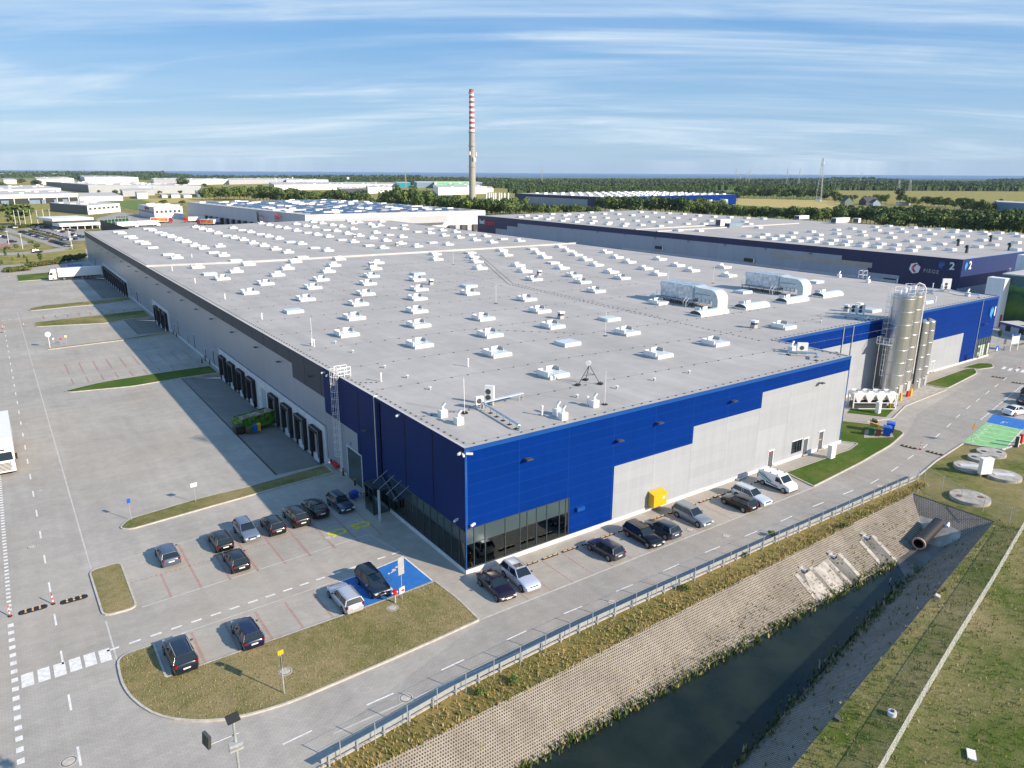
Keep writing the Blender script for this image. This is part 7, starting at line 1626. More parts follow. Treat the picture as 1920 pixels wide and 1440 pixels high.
for args in (("shed", "white hangar with a long pale roof left of the grey shed", (150, 378.5), (231, 376), (140, 370), 369.5, "clad_white", "clad_pale"), ("shed", "long low grey shed in front of the very long white hall", (231, 369), (291, 366), (226, 364), 358.5, "clad_pale", "clad_graphite"), ("shed", "small white box building before the grey shed", (258, 373), (278, 372), (254, 369), 362.5, "clad_white", "clad_pale"),
             ("shed", "small white shed right of the grey shed", (304, 371), (315, 371), (300, 368), 366.5, "clad_white", "clad_graphite"), ("shed", "rounded white tent shed in the row of small sheds", (322, 371.5), (338, 371), (318, 368), 366, "clad_white", "clad_pale"), ("shed", "last white shed of the small row", (345, 371), (360, 370.5), (341, 368), 367, "clad_white", "clad_pale"),
             ("shed", "low silver building beside the bushes at the end of the long hall", (371, 369.5), (420, 366), (366, 365), 360.5, "clad_steelblue", "clad_pale"), ("warehouse", "grey flat hall beyond the very long white hall", (289, 345), (345, 343.5), (284, 341), 337, "clad_pale", "clad_pale"), ("warehouse", "white hall right of a tall tree in the distance", (352, 346.5), (430, 345), (345, 342), 337.5, "clad_white", "clad_pale"),
             ("warehouse", "far pale hall left of the white tank", (430, 346), (560, 343), (425, 341), 337.5, "clad_pale", "clad_pale"), ("warehouse", "white hall with blue grey centre in the middle distance", (538, 346), (616, 344), (534, 341), 338.5, "clad_white", "clad_pale"), ("warehouse", "blue grey box hall below the white middle hall", (552, 348.5), (583, 348), (550, 345), 342.5, "clad_steelblue", "clad_steelblue"),
             ("warehouse", "long white hall before the middle tree belt", (515, 357), (656, 355), (505, 350), 347, "clad_white", "clad_pale"), ("warehouse", "dark blue fronted hall before the poplar trees", (637, 364), (682, 362), (632, 359), 354.5, "clad_graphite", "clad_graphite"), ("warehouse", "white hall right of the dark fronted hall", (690, 363), (735, 361), (686, 357), 352, "clad_white", "clad_pale"),
             ("warehouse", "low white hall behind the small white chimneys", (600, 352), (760, 350), (595, 346), 347, "clad_white", "clad_white"), ("warehouse", "white hall in the distance under the wooded ridge at the left", (52, 331), (90, 331), (50, 328), 326, "clad_white", "clad_pale"), ("warehouse", "pale hall in the distance at the far left edge", (-10, 331), (30, 331), (-12, 328), 326.5, "clad_white", "clad_pale"), ("warehouse", "small white hall right of the ridge gap at the far left", (97, 334), (132, 332), (95, 330), 327, "clad_white", "clad_pale"),
             ("warehouse", "white low hall behind the two round trees at the left", (70, 347), (140, 344), (66, 341), 336, "clad_white", "clad_pale"), ("warehouse", "white terrace of halls on the rise at the left", (160, 342), (260, 341), (150, 336), 333, "clad_white", "clad_pale"), ("shed", "white block building at the far left below the wood", (8, 345.5), (32, 345), (5, 342), 337.5, "clad_white", "clad_pale")):
    hall(*args, vents=8 if args[0] == "warehouse" else 0)
# green patterned hall
def pixelmat():
    t = NT("green_pixels"); x, y, z = t.xyz(); u = t.math('FLOOR', t.math('MULTIPLY', t.math('ADD', x, y), .16)); v = t.math('FLOOR', t.math('MULTIPLY', z, .55))
    wn_ = t.n("ShaderNodeTexWhiteNoise"); t.l(t.vec(u, v), wn_.inputs["Vector"]); c = t.ramp(wn_.outputs["Value"], (.0, (.01, .22, .10)), (.18, (.10, .62, .12)), (.5, (.13, .70, .16)), (.93, (.7, .8, .7)))
    c.node.color_ramp.interpolation = 'CONSTANT'; return t.out(c, .5)
pixelmat()
hall("warehouse", "dark blue hall with its left end, behind the green patterned hall", (782, 352.5), (905, 352), (776, 349), 342.3, "clad_steelblue", "clad_steelblue")
hall("warehouse", "bright green patterned hall beside the tall chimney", (815, 353.5), (882, 353), (810, 350), 342.5, "green_pixels", "green_pixels"); hall("warehouse", "teal green block left of the dark blue hall", (745, 351), (770, 351), (741, 349), 342.5, "stripe_teal", "stripe_teal")
hall("warehouse", "white lower hall with curved shoulder in front of the green hall", (822, 366), (913, 363), (812, 358), 352, "clad_white", "clad_white", vents=8); hall("warehouse", "low white hall right of the chimney", (893, 361), (925, 360), (893, 357), 353.5, "clad_white", "clad_pale")
# far blue warehouse
t = empty("warehouse", (0, 0, 0), 0, "distant navy and blue warehouse whose roof is dotted with white skylights, beyond the trees", "warehouse")
MB().box(511, 511.5, 553, 713, 0, 11.8, "clad_navy_2").build("navy_cladding", t); MB().box(510.8, 511, 575, 690, 0, 8.6, "clad_grey_2").build("grey_cladding", t); MB().box(511.5, 735, 553, 553.5, 0, 11.8, "clad_blue").build("blue_cladding", t)
m = MB(); m.box(528, 640, 552.7, 553, 0, 8.4, "clad_white"); m.box(640, 690, 552.7, 553, 0, 6.4, "clad_white"); m.build("white_cladding", t); MB().box(511.5, 735, 553.5, 713, 11.2, 11.7, "roof_light").build("roof", t); MB().box(734.5, 735, 553.5, 713, 0, 11.2, "clad_blue_2").build("rear_cladding", t)
for k in range(96):
    if k == 0: sk0 = MB().box(-2.4, 2.4, -1.5, 1.5, 0, 1.4, "vent_white").build("skylight", t); o = sk0
    else: o = sk0.copy(); col.objects.link(o); o.parent = t
    o.location = (520 + (k % 16) * 13.5 + (k // 16 % 2) * 6, 563 + (k // 16) * 25, 11.7)
# chimney
X = G(886, 385); t = empty("chimney", (X.x, X.y, 0), 0, "tall concrete chimney with red and white bands near its top", "chimney")
rr = lambda z: 4.1 - 1.5 * z / 123
zs = [0, 55, 80]; 
MB().cyl((0, 0, 0), (0, 0, 80), rr(0), "concrete", r1=rr(80), n=24, caps=False).build("shaft", t)
mat("brick_band", (.42, .10, .09), .8, var=.1)
nb = 15; bh = (120.5 - 80) / nb; m1, m2 = MB(), MB()
for k in range(nb): (m1 if k % 2 else m2).cyl((0, 0, 80 + k * bh), (0, 0, 80 + (k + 1) * bh), rr(80 + k * bh), "brick_band" if k % 2 else "white_paint", r1=rr(80 + (k + 1) * bh), n=20, caps=False)
m1.cyl((0, 0, 120.5), (0, 0, 124.5), rr(123) * 1.0, "brick_band", n=20); m1.build("red_band", t); m2.build("white_band", t)
for z in (120.3, 79.5, 42.5, 65): MB().cyl((0, 0, z), (0, 0, z + .8), rr(z) + 1.0, "galv_matt", n=18).build("gallery", t)
for z, a in ((54, .5), (57, 3.6), (51, 4.6), (56, 5.6), (50, .1)): MB().box(math.cos(a) * 4.6 - .5, math.cos(a) * 4.6 + .5, math.sin(a) * 4.6 - .5, math.sin(a) * 4.6 + .5, z - 2, z + 2, "white_metal").build("antenna", t)
# slim far uprights: chimneys, masts, pylons
def upright(name, px, base, top, r, m_, label, cat, group=None, lattice=False):
    p = G(px, base); h = HT(p, top); t = empty(name, (p.x, p.y, 0), 0, label, cat, group)
    if not lattice: MB().cyl((0, 0, 0), (0, 0, h), r, m_, r1=r * .85, n=12).build("shaft", t); return t, h
    m = MB(); w = r
    for sx, sy in ((-1, -1), (1, -1), (1, 1), (-1, 1)): m.cyl((sx * w, sy * w, 0), (sx * w * .25, sy * w * .25, h), .16 + r * .04, m_, n=4, caps=False)
    n = 9
    for k in range(n):
        z0, z1 = h * k / n, h * (k + 1) / n; f0, f1 = w * (1 - .75 * k / n), w * (1 - .75 * (k + 1) / n)
        for s_ in (-1, 1): m.cyl((-f0, s_ * f0, z0), (f1, s_ * f1, z1), .09 + r * .02, m_, n=3, caps=False); m.cyl((s_ * f0, f0, z0), (s_ * f1, -f1, z1), .09 + r * .02, m_, n=3, caps=False)
    m.build("lattice", t)
    return t, h
for px, b_, tp, r, lb in ((690, 361, 343, 1.2, "left one of two slim white chimneys in the middle distance"), (705, 353, 341, 1.2, "right one of two slim white chimneys in the middle distance"), (518, 348, 334, 1.6, "slim pale chimney above the far pale hall"), (549, 342, 332, 2.2, "white and green topped small tower above the white halls"), (612, 353, 343, .9, "thin pale stack on the long white hall"), (623, 353, 343, .9, "another thin pale stack right beside, on the long white hall")): upright("factory_chimney", px, b_, tp, r, "white_paint", lb, "chimney")
t, h = upright("storage_tank", 652.5, 343.5, 332, 5.5, "white_paint", "white round storage tank in the middle distance", "tank"); t, h = upright("storage_tank", 1356.5, 387, 373.5, 5.2, "galvanized", "silver round tank behind the tree belt by the golden field", "tank"); MB().box(-5, -1, -7, -5, 0, 4, "white_paint").build("side_box", t)
fr_ = empty("concrete_frame", (0, 0, 0), 0, "row of bare white concrete columns of a building under construction", "building frame")
for k, px in enumerate((912, 917, 921, 925, 929, 936, 940, 946, 953)): p = G(px, 378 if k % 2 else 376); h = HT(p, 361.5); MB().box(p.x - .8, p.x + .8, p.y - .8, p.y + .8, 0, h, "white_paint").build("column", fr_)
for px, b_, tp, r, lb in ((1016, 345, 311, 2.0, "thin lattice mast above the wood right of the chimney"), (761, 352, 321, 1.6, "thin lattice mast left of the green patterned hall"), (1378, 345, 316, 2.0, "leftmost thin pylon above the far wood"), (1387, 345, 326, 2, "short pylon beside the leftmost thin one"), (1399, 345, 322, 2, "third faint pylon above the far wood"), (1404, 345, 317, 2, "fourth faint pylon above the far wood"), (1474, 348, 316, 2, "left one of two faint pylons beside the tall mast"), (1497, 348, 316, 2, "right one of two faint pylons beside the tall mast"),
                          (1684, 358, 337, 3.0, "left one of two pale pylons standing at the field edge"), (1705, 358, 337, 3.0, "right one of two pale pylons standing at the field edge"), (1613, 342, 324, 2.2, "small mast on the wooded hill"), (1768, 345, 332, 2.0, "small mast over the right far wood"), (670, 338, 327, 2.0, "tiny mast over the wooded ridge behind the white tank"), (55, 333, 322, 2.2, "pale small mast over the wood at the far left")):
    t, h = upright("lattice_mast", px, b_, tp, r, "galv_matt", lb, "mast", "slender masts and pylons on the skyline", True)
    if "pylon" in lb:
        for z in (.62, .76, .9): MB().box(-h * .16, h * .16, -.2, .2, h * z, h * z + .5, "galv_matt").build("cross_arm", t)
p = G(1534, 378); h = HT(p, 296); t = empty("radio_mast", (p.x, p.y, 0), .4, "tall guyed looking lattice radio mast with white antennas in the golden field", "mast"); m = MB()
w_ = 3.6
for sx, sy in ((-1, -1), (1, -1), (0, 1)): m.cyl((sx * w_, sy * w_, 0), (sx * .9, sy * .9, h), .3, "galv_matt", n=5)
for k in range(14):
    z0, z1 = h * k / 14, h * (k + 1) / 14; f0, f1 = w_ - (w_ - .9) * k / 14, w_ - (w_ - .9) * (k + 1) / 14; m.cyl((-f0, -f0, z0), (f1, -f1, z1), .14, "galv_matt", n=3); m.cyl((f0, -f0, z0), (0, f1, z1), .14, "galv_matt", n=3); m.cyl((0, f0, z0), (-f1, -f1, z1), .14, "galv_matt", n=3)
m.build("lattice", t)
for k, z in enumerate((.84, .88, .93, .97)): MB().cyl((1.2 * math.cos(k * 2), -1.2 * math.sin(k * 2) - .5, h * z - 1.2), (1.2 * math.cos(k * 2), -1.2 * math.sin(k * 2) - .5, h * z + 1.2), .8, "white_metal", n=8).build("antenna", t)
MB().box(-4, 4, -3, 3, 0, 2.6, "white_metal").build("equipment_hut", t)
# farmhouses
def house(label, px, py, w, d_, h, rz, wall, name="farmhouse"):
    p = G(px, py); t = empty(name, (p.x, p.y, 0), rz, label, "house"); MB().box(-w / 2, w / 2, -d_ / 2, d_ / 2, 0, h * .5, wall).raw([(-w / 2, -d_ / 2, h * .5), (-w / 2, d_ / 2, h * .5), (-w / 2, 0, h), (w / 2, -d_ / 2, h * .5), (w / 2, d_ / 2, h * .5), (w / 2, 0, h)], [(1, 0, 2), (3, 4, 5)], wall).build("wall", t)
    MB().raw([(-w / 2 - .4, -d_ / 2 - .5, h * .46), (w / 2 + .4, -d_ / 2 - .5, h * .46), (w / 2 + .4, 0, h + .15), (-w / 2 - .4, 0, h + .15), (-w / 2 - .4, d_ / 2 + .5, h * .46), (w / 2 + .4, d_ / 2 + .5, h * .46)], [(0, 1, 2, 3), (3, 2, 5, 4)], "roof_dark_far").build("roof", t)
    for x in (-w * .3, 0, w * .3): MB().box(x - .6, x + .6, -d_ / 2 - .06, -d_ / 2, h * .15, h * .36, "dark_grey").build("window", t)
    return t
mat("wall_olive", (.20, .26, .20), .8); mat("wall_blue_pale", (.36, .44, .52), .7)
house("green grey farmhouse with dark gabled roof right of the radio mast", 1587, 384.5, 15, 10, 10, .9, "wall_olive"); house("long dark roofed barn between the two farmhouses", 1628, 384, 24, 10, 9.5, -.1, "dark_grey", "barn"); house("pale blue gabled house in front of the dark roofed barn", 1640, 385.5, 12, 9, 7.5, .9, "wall_blue_pale")
for i, px in enumerate((1683, 1690, 1697, 1703)): p = G(px, 384.8); tag(MB().box(-1.6, 1.6, -1.5, 1.5, 0, 3.6, "white_paint").box(-1.9, 1.9, -1.8, 1.8, 3.6, 3.9, "roof_dark_far").build("white_cabin", None, (p.x, p.y, 0)), "small white cabin in a row right of the big oak by the farm", "cabin", "white cabins beside the farm")
hall("industrial_hall", "blue grey ribbed hall among trees at the right edge", (1866, 403), (1990, 412), (1861, 399), 379, "clad_steelblue", "clad_steelblue")
# right edge: gatehouse, printed building, white annexes
def mural():
    t = NT("mural_print"); x, y, z = t.xyz(); wv = t.noise(.25, 4, .6); f = t.math('ADD', t.math('MULTIPLY', z, .07), t.math('MULTIPLY', wv, .5))
    c = t.ramp(f, (.18, (.01, .13, .16)), (.32, (.01, .035, .06)), (.46, (.03, .09, .03)), (.62, (.09, .17, .03)), (.80, (.02, .07, .05)), (.96, (.10, .22, .05)), (1.15 if False else .99, (.05, .12, .14)))
    return t.out(c, .6)
mural()
mb_ = empty("printed_building", (0, 0, 0), 0, "rounded building wrapped in a printed green landscape at the right edge", "building")
q0 = G(1868, 612); cx, cy = q0.x + 6.5, q0.y - 5; pts = [(cx - 6 * math.cos(a), cy - 9 * math.sin(a)) for a in [PI / 2 * k / 8 for k in range(9)]][::-1] + [(cx - 6, cy + 6), (cx + 42, cy + 6), (cx + 42, cy - 9)]
hm = HT((cx - 6, cy + 2), 518); MB().prism(pts, 0, hm, "roof_light", "mural_print").build("wall", mb_); MB().prism(pts, hm, hm + .3, "roof_light").build("roof", mb_)
m = MB(); yb = cy - 9.1; xd = cx + 4.5
m.raw([(xd - 2.6, yb, hm * .36), (xd, yb, hm * .16), (xd + 2.8, yb, hm * .36), (xd + 2.4, yb, hm * .48), (xd - 2.0, yb, hm * .55)], [(0, 1, 2, 3, 4)], "white_metal"); m.build("printed_label", mb_)
text("label_lettering", "BEST\nART", "dark_grey", 1.3, FM(xd + .1, yb - .05, hm * .33), .02, parent=mb_, bold=.04)
MB().box(cx - 9, cx - 6.1, cy + 4, cy + 8, 0, hm * .95, "clad_white").box(cx - 8, cx - 7, cy + 3.95, cy + 4, .2, 3.2, "mark_postred").build("annex", mb_); MB().box(cx + 22, cx + 60, cy + 7, cy + 14, 0, hm + 2.5, "clad_white").build("upper_block", mb_)
gh = empty("gatehouse", (0, 0, 0), 0, "small grey gatehouse with blue roof edge at the right edge", "building"); p = G(1873, 624); q = G(1912, 634); x0, y0 = p.x, p.y; hg = HT((x0, y0), 603)
c0 = Vector((p.x + 3.5, p.y + .5, 0)); d = (q - p).normalized(); n_ = Vector((-d.y, d.x, 0)); P4 = [p, p + d * 9.5, p + d * 9.5 + n_ * 5, p + n_ * 5]
MB().prism([(v.x, v.y) for v in P4], 0, hg - .5, "clad_pale").build("wall", gh); P5 = [v + (v - (P4[0] + P4[2]) / 2) * .08 for v in P4]; MB().prism([(v.x, v.y) for v in P5], hg - .5, hg, "roof_light", "trim_blue").build("roof", gh)
for u in (1.6, 5.4): a = p + d * u - n_ * .05; b = a + d * 1.4; MB().raw([(a.x, a.y, .9), (b.x, b.y, .9), (b.x, b.y, 2.2), (a.x, a.y, 2.2)], [(0, 1, 2, 3), (3, 2, 1, 0)], "dark_grey").build("window", gh)
MB().prism([(v.x, v.y) for v in (p + d * 5.5 + n_ * 2, p + d * 8 + n_ * 2, p + d * 8 + n_ * 4, p + d * 5.5 + n_ * 4)], hg, hg + .9, "white_metal").build("roof_unit", gh)
p = G(1876, 598); h = HT(p, 503); t = empty("street_lamp", (p.x, p.y, 0), 0, "slim pale lamp post in front of the printed building", "lamp post"); MB().cyl((0, 0, 0), (0, 0, h), .14, "galvanized", r1=.07).build("pole", t); MB().box(-.8, .1, -.15, .15, h - .1, h + .05, "galv_matt").build("lamp_head", t)
# ------------------------------------------------------------------ left park area: canopy office, screens, flagpoles, roads
def patch(name, L, z, m_): return flat(name, [P2(L)], z, m_)
patch("road", [(-60, 424), (10, 426), (34, 433), (62, 444), (100, 455), (134, 464.5), (128, 467.5), (98, 462), (58, 449), (28, 439), (0, 433), (-60, 432)], .02, "paver_road"); patch("car_park", [(36, 431), (60, 427), (158, 421), (160, 452), (112, 452), (98, 455), (62, 443)], .03, "paver_road"); patch("car_park", [(-60, 438), (20, 440), (62, 457.5), (44, 463.5), (0, 467), (-60, 470)], .03, "paver_road")
patch("road", [(-60, 475), (20, 474), (72, 471), (104, 466), (133, 465), (126, 468), (96, 471), (70, 474.5), (20, 478), (-60, 480)], .04, "paver_walk"); patch("road", [(-60, 502), (0, 499), (50, 496), (80, 494), (100, 496), (60, 502), (30, 506), (-60, 512)], .04, "paver_road")
patch("meadow", [(-80, 386), (95, 383), (165, 404), (110, 420), (30, 425), (-80, 424)], .01, "field_far"); patch("meadow", [(-60, 482), (70, 476), (134, 468), (158, 453), (162, 486), (120, 489), (60, 495), (-60, 500)], .01, "field_far"); patch("meadow", [(204, 377), (262, 375), (300, 384), (262, 394), (232, 389)], .02, "field_green"); patch("meadow", [(262, 373), (400, 371), (400, 377), (300, 381)], .01, "field_gold")
patch("meadow", [(0, 464), (44, 460.5), (72, 455), (98, 463), (94, 467), (70, 470.5), (0, 473)], .05, "field_far")
patch("yard", [(225, 398), (262, 403), (345, 408), (440, 418), (440, 432), (190, 432), (180, 410)], .03, "paver_road")
co = empty("office_building", (0, 0, 0), 0, "low office with two white overhanging roof decks beside the car park", "office block"); a, b = G(113, 431.5), G(186, 428); e = b - a; n_ = Vector((-e.y, e.x, 0)).normalized(); h = HT(a, 411)
def slab(u0, u1, v0, v1, z0, z1, m_): return MB().prism([(v.x, v.y) for v in (a + e * u0 + n_ * v0, a + e * u1 + n_ * v0, a + e * u1 + n_ * v1, a + e * u0 + n_ * v1)], z0, z1, m_)
slab(.0, .97, 2, 30, 0, h * .8, "panel_slate").build("wall", co); slab(-.04, 1.02, -3, 10, h * .34, h * .6, "white_paint").build("roof", co); slab(-.1, .95, 4, 34, h * .78, h * 1.02, "white_paint").build("roof", co)
for k in range(6): slab(.02 + k * .19, .035 + k * .19, -2.5, -2, 0, h * .34, "white_metal").build("column", co)
sc_ = empty("green_screens", (0, 0, 0), 0, "pair of green mesh screen walls behind the end of the warehouse roof", "screen wall")
def scr(P, Q_, top, m_, nm="screen"):
    p, q = G(*P), G(*Q_); h = HT(p, top); MB().raw([(p.x, p.y, 0), (q.x, q.y, 0), (q.x, q.y, h), (p.x, p.y, h)], [(0, 1, 2, 3), (3, 2, 1, 0)], m_).build(nm, sc_)
    for k in range(9): a_ = p.lerp(q, k / 8); MB().box(a_.x - .12, a_.x + .12, a_.y - .3, a_.y - .1, 0, h, "galv_matt").build("post", sc_)
    for z in (.33, .66, 1): MB().cyl((p.x, p.y - .2, h * z), (q.x, q.y - .2, h * z), .1, "galv_matt", n=4).build("rail", sc_)
scr((190, 428), (243, 424), 412.5, "green_plastic"); scr((217, 412), (242, 411.5), 405, "green_plastic")
p, q = G(190, 432), G(243, 440); MB().raw([(p.x, p.y, 0), (q.x, q.y, 0), (q.x, q.y, HT(q, 428)), (p.x, p.y, HT(p, 412.5))], [(0, 1, 2, 3), (3, 2, 1, 0)], "clad_graphite").build("dark_screen", sc_)
f0 = None
for k, px in enumerate((28, 36.5, 46.5, 58, 70, 82, 94)):
    p = G(px + 2.5, 426 - k * .4); h = HT(p, 404.5)
    if f0 is None: f0 = MB().cyl((0, 0, 0), (0, 0, 11), .16, "white_metal", r1=.12, n=8).build("flagpole"); o = f0
    else: o = f0.copy(); col.objects.link(o)
    o.location = (p.x, p.y, 0); tag(o, "bare white flagpole in the row before the big round tree, number %d from the left" % (k + 1), "flagpole", "bare white flagpoles")
for bx, by, ty, lb in ((17, 458.5, 434, "pale lamp post at the left car park edge"), (43, 467, 438.5, "pale lamp post on the small green between the roads"), (135.5, 467, 452.5 - 18, "pale lamp post at the end of the dark car row"), (131, 452, 433 - 4, "pale lamp post behind the end of the car park")):
    p = G(bx, by); h = HT(p, ty); t = empty("street_lamp", (p.x, p.y, 0), 0, lb, "lamp post", "pale lamp posts in the left park"); MB().cyl((0, 0, 0), (0, 0, h), .12, "white_metal", r1=.08, n=8).build("pole", t); MB().box(-.7, .7, -.2, .2, h, h + .12, "white_metal").build("lamp_head", t)
# ------------------------------------------------------------------ small far cars and lorries
def tiny_car(c_):
    m = MB(); L, W_ = 2.15, .88; pr = [(-L, .3), (-L, .85), (-L * .93, .95), (.38 * L, .92), (.9 * L, .75), (L, .5), (L, .3)]; n = len(pr)
    vs = [(x, s_ * W_, z) for s_ in (1, -1) for x, z in pr]; m.raw(vs, [(i, i + 1, n + i + 1, n + i) for i in range(n - 1)] , "paint_" + c_); m.raw(vs, [tuple(range(n))[::-1], tuple(range(n, 2 * n))], "paint_" + c_)
    m.raw([(-L * .9, .8, .94), (.45 * L, .8, .9), (.1 * L, .66, 1.42), (-L * .72, .66, 1.42), (-L * .9, -.8, .94), (.45 * L, -.8, .9), (.1 * L, -.66, 1.42), (-L * .72, -.66, 1.42)], [(0, 3, 2, 1), (4, 5, 6, 7), (0, 4, 7, 3), (1, 2, 6, 5)], "car_glass"); m.raw([(.1 * L, .67, 1.43), (-L * .72, .67, 1.43), (-L * .72, -.67, 1.43), (.1 * L, -.67, 1.43)], [(0, 1, 2, 3)], "paint_" + c_)
    for x in (-1.35, 1.35):
        for s_ in (-1, 1): m.cyl((x, s_ * .7, .32), (x, s_ * .9, .32), .33, "tyre", n=8)
    return m
TC = {}
def tiny(c_, p, rz, label, group):
    if c_ not in TC: TC[c_] = tiny_car(c_).build("parked_car"); o = TC[c_]
    else: o = TC[c_].copy(); col.objects.link(o)
    o.location = (p.x, p.y, .05); o.rotation_euler = (0, 0, rz); return tag(o, label, "car", group)
ORD = ["first", "second", "third", "fourth", "fifth", "sixth", "seventh", "eighth", "ninth", "tenth", "eleventh", "twelfth", "thirteenth", "fourteenth"]
CN = dict(black="black", navy="navy", silver="silver", white="white", red="red", blue="blue", dark_grey="dark grey", mid_silver="grey", slate_blue="slate blue", purple_black="dark purple", teal="teal")
for (x0, y0, x1, y1, cl_, rowname, rz) in ((41, 436.5, 88, 449.5, "navy dark_grey slate_blue dark_grey silver black dark_grey white slate_blue dark_grey silver white mid_silver".split(), "long row beside the entry road", 2.3),
        (60, 431.5, 119, 448.5, "white purple_black blue white white white red white silver teal white red".split(), "row behind the brown shrub beds", 2.3), (99, 454, 128, 462.5, "dark_grey red slate_blue black black navy dark_grey black silver".split(), "short dark row by the lawn corner", 2.3),
        (117, 451, 141, 449.5, "dark_grey silver blue white navy".split(), "row along the lawn edge of the car park", 1.2), (101, 431.5, 118, 436, "teal silver white navy".split(), "middle double row of the far car park", 1.2), (121, 431, 138, 434, "white black navy dark_grey".split(), "back of the middle double row", 1.2),
        (138, 441.5, 156, 446, "navy white blue teal".split(), "pair of rows next to the warehouse end", 1.2), (74, 427.5, 96, 427, "white red teal".split(), "row below the hedge with the flagpoles", 1.2), (20, 427.5, 30, 428, "navy white".split(), "spot at the start of the entry road", 1.2), (2, 444, 12, 447, "white navy dark_grey".split(), "cluster at the left picture edge", 1.5)):
    p, q = G(x0, y0), G(x1, y1); n = len(cl_)
    for k, c_ in enumerate(cl_): tiny(c_, p.lerp(q, k / max(1, n - 1)), rz, "%s car, %s in the %s" % (CN[c_], ORD[k], rowname), "cars in the far left car park")
tiny("black", G(23, 455), .3, "black car parked alone beside the red paved strip", "cars in the far left car park"); tiny("black", G(70, 474), .2, "black car driving on the curved road past the young trees", "cars in the far left car park")
patch("red_paving", [(-20, 458), (26, 456), (26, 461), (0, 464), (-20, 465)], .06, "mark_red")
mat("livery_red", (.55, .03, .02), .5, c2=(.8, .3, .05), vs=.3)
def place_lorry(px, py, rz, label, cabc, sidec=None, L=11.5):
    key = (cabc, sidec)
    t = LR.get(key)
    if t is None: t = LR[key] = make_lorry("articulated_lorry", label, cab=cabc, side=sidec, L=L); c = t
    else: c = copy_tree(t)
    p = G(px, py); c.location = (p.x, p.y, 0); c.rotation_euler = (0, 0, rz); tag(c, label, "lorry", "lorries in the yard of the white warehouse"); return c
LR = {}
mat("cab_red", (.45, .02, .02), .35)
place_lorry(324, 418, -.25, "red cab lorry with orange red trailer beside the silver office", "cab_red", "livery_red"); place_lorry(346, 417, PI - .2, "bright red cab lorry with white trailer, middle of the yard", "cab_red", "white_paint"); place_lorry(372, 421.5, 2.2, "darker red cab lorry in front of the middle one", "cab_red", "livery_red"); place_lorry(388, 420, PI - .3, "white trailer lorry with coloured side print near the dock doors", "white_metal", "vent_white"); place_lorry(300, 424, .1, "long white lorry lying low just behind the roof edge", "white_metal", "white_paint")
place_lorry(258, 426, .4, "small white lorry left of the long one behind the roof edge", "white_metal", "vent_white"); place_lorry(905, 424, .2, "white lorry with red chassis between the two rear warehouses", "white_metal", "cab_red")
# ------------------------------------------------------------------ fields and far ground patches
patch("crop_field", [(1382, 370), (1545, 375), (1580, 380), (1560, 391), (1490, 391), (1375, 384), (1370, 374)], .03, "field_gold"); patch("crop_field", [(1550, 357.5), (2100, 360), (2200, 379), (1900, 377), (1790, 388), (1560, 379), (1540, 370)], .02, "field_far"); patch("crop_field", [(1340, 384), (1560, 393), (1700, 402), (1500, 412), (1330, 402)], .02, "field_green"); patch("crop_field", [(1360, 356), (1405, 355), (1402, 361), (1365, 362)], .03, "field_green"); patch("crop_field", [(1585, 341), (1650, 340), (1655, 344), (1590, 346)], .03, "field_green")
patch("gravel_lot", [(915, 374), (958, 374), (958, 384), (915, 384)], .03, "field_gold"); patch("crop_field", [(1400, 362), (1560, 366), (1545, 373), (1400, 369)], .02, "field_green")
mat("wood_floor", (.035, .06, .02), .9, var=.3, vs=.02); patch("wood_floor", [(-400, 333), (0, 333), (480, 340), (960, 352), (1340, 362), (1540, 356), (2300, 362), (2600, 338), (960, 333), (-400, 326)], .012, "wood_floor"); patch("industrial_ground", [(-200, 334), (430, 341), (960, 353), (960, 366), (700, 392), (440, 385), (-200, 400)], .006, "field_far")
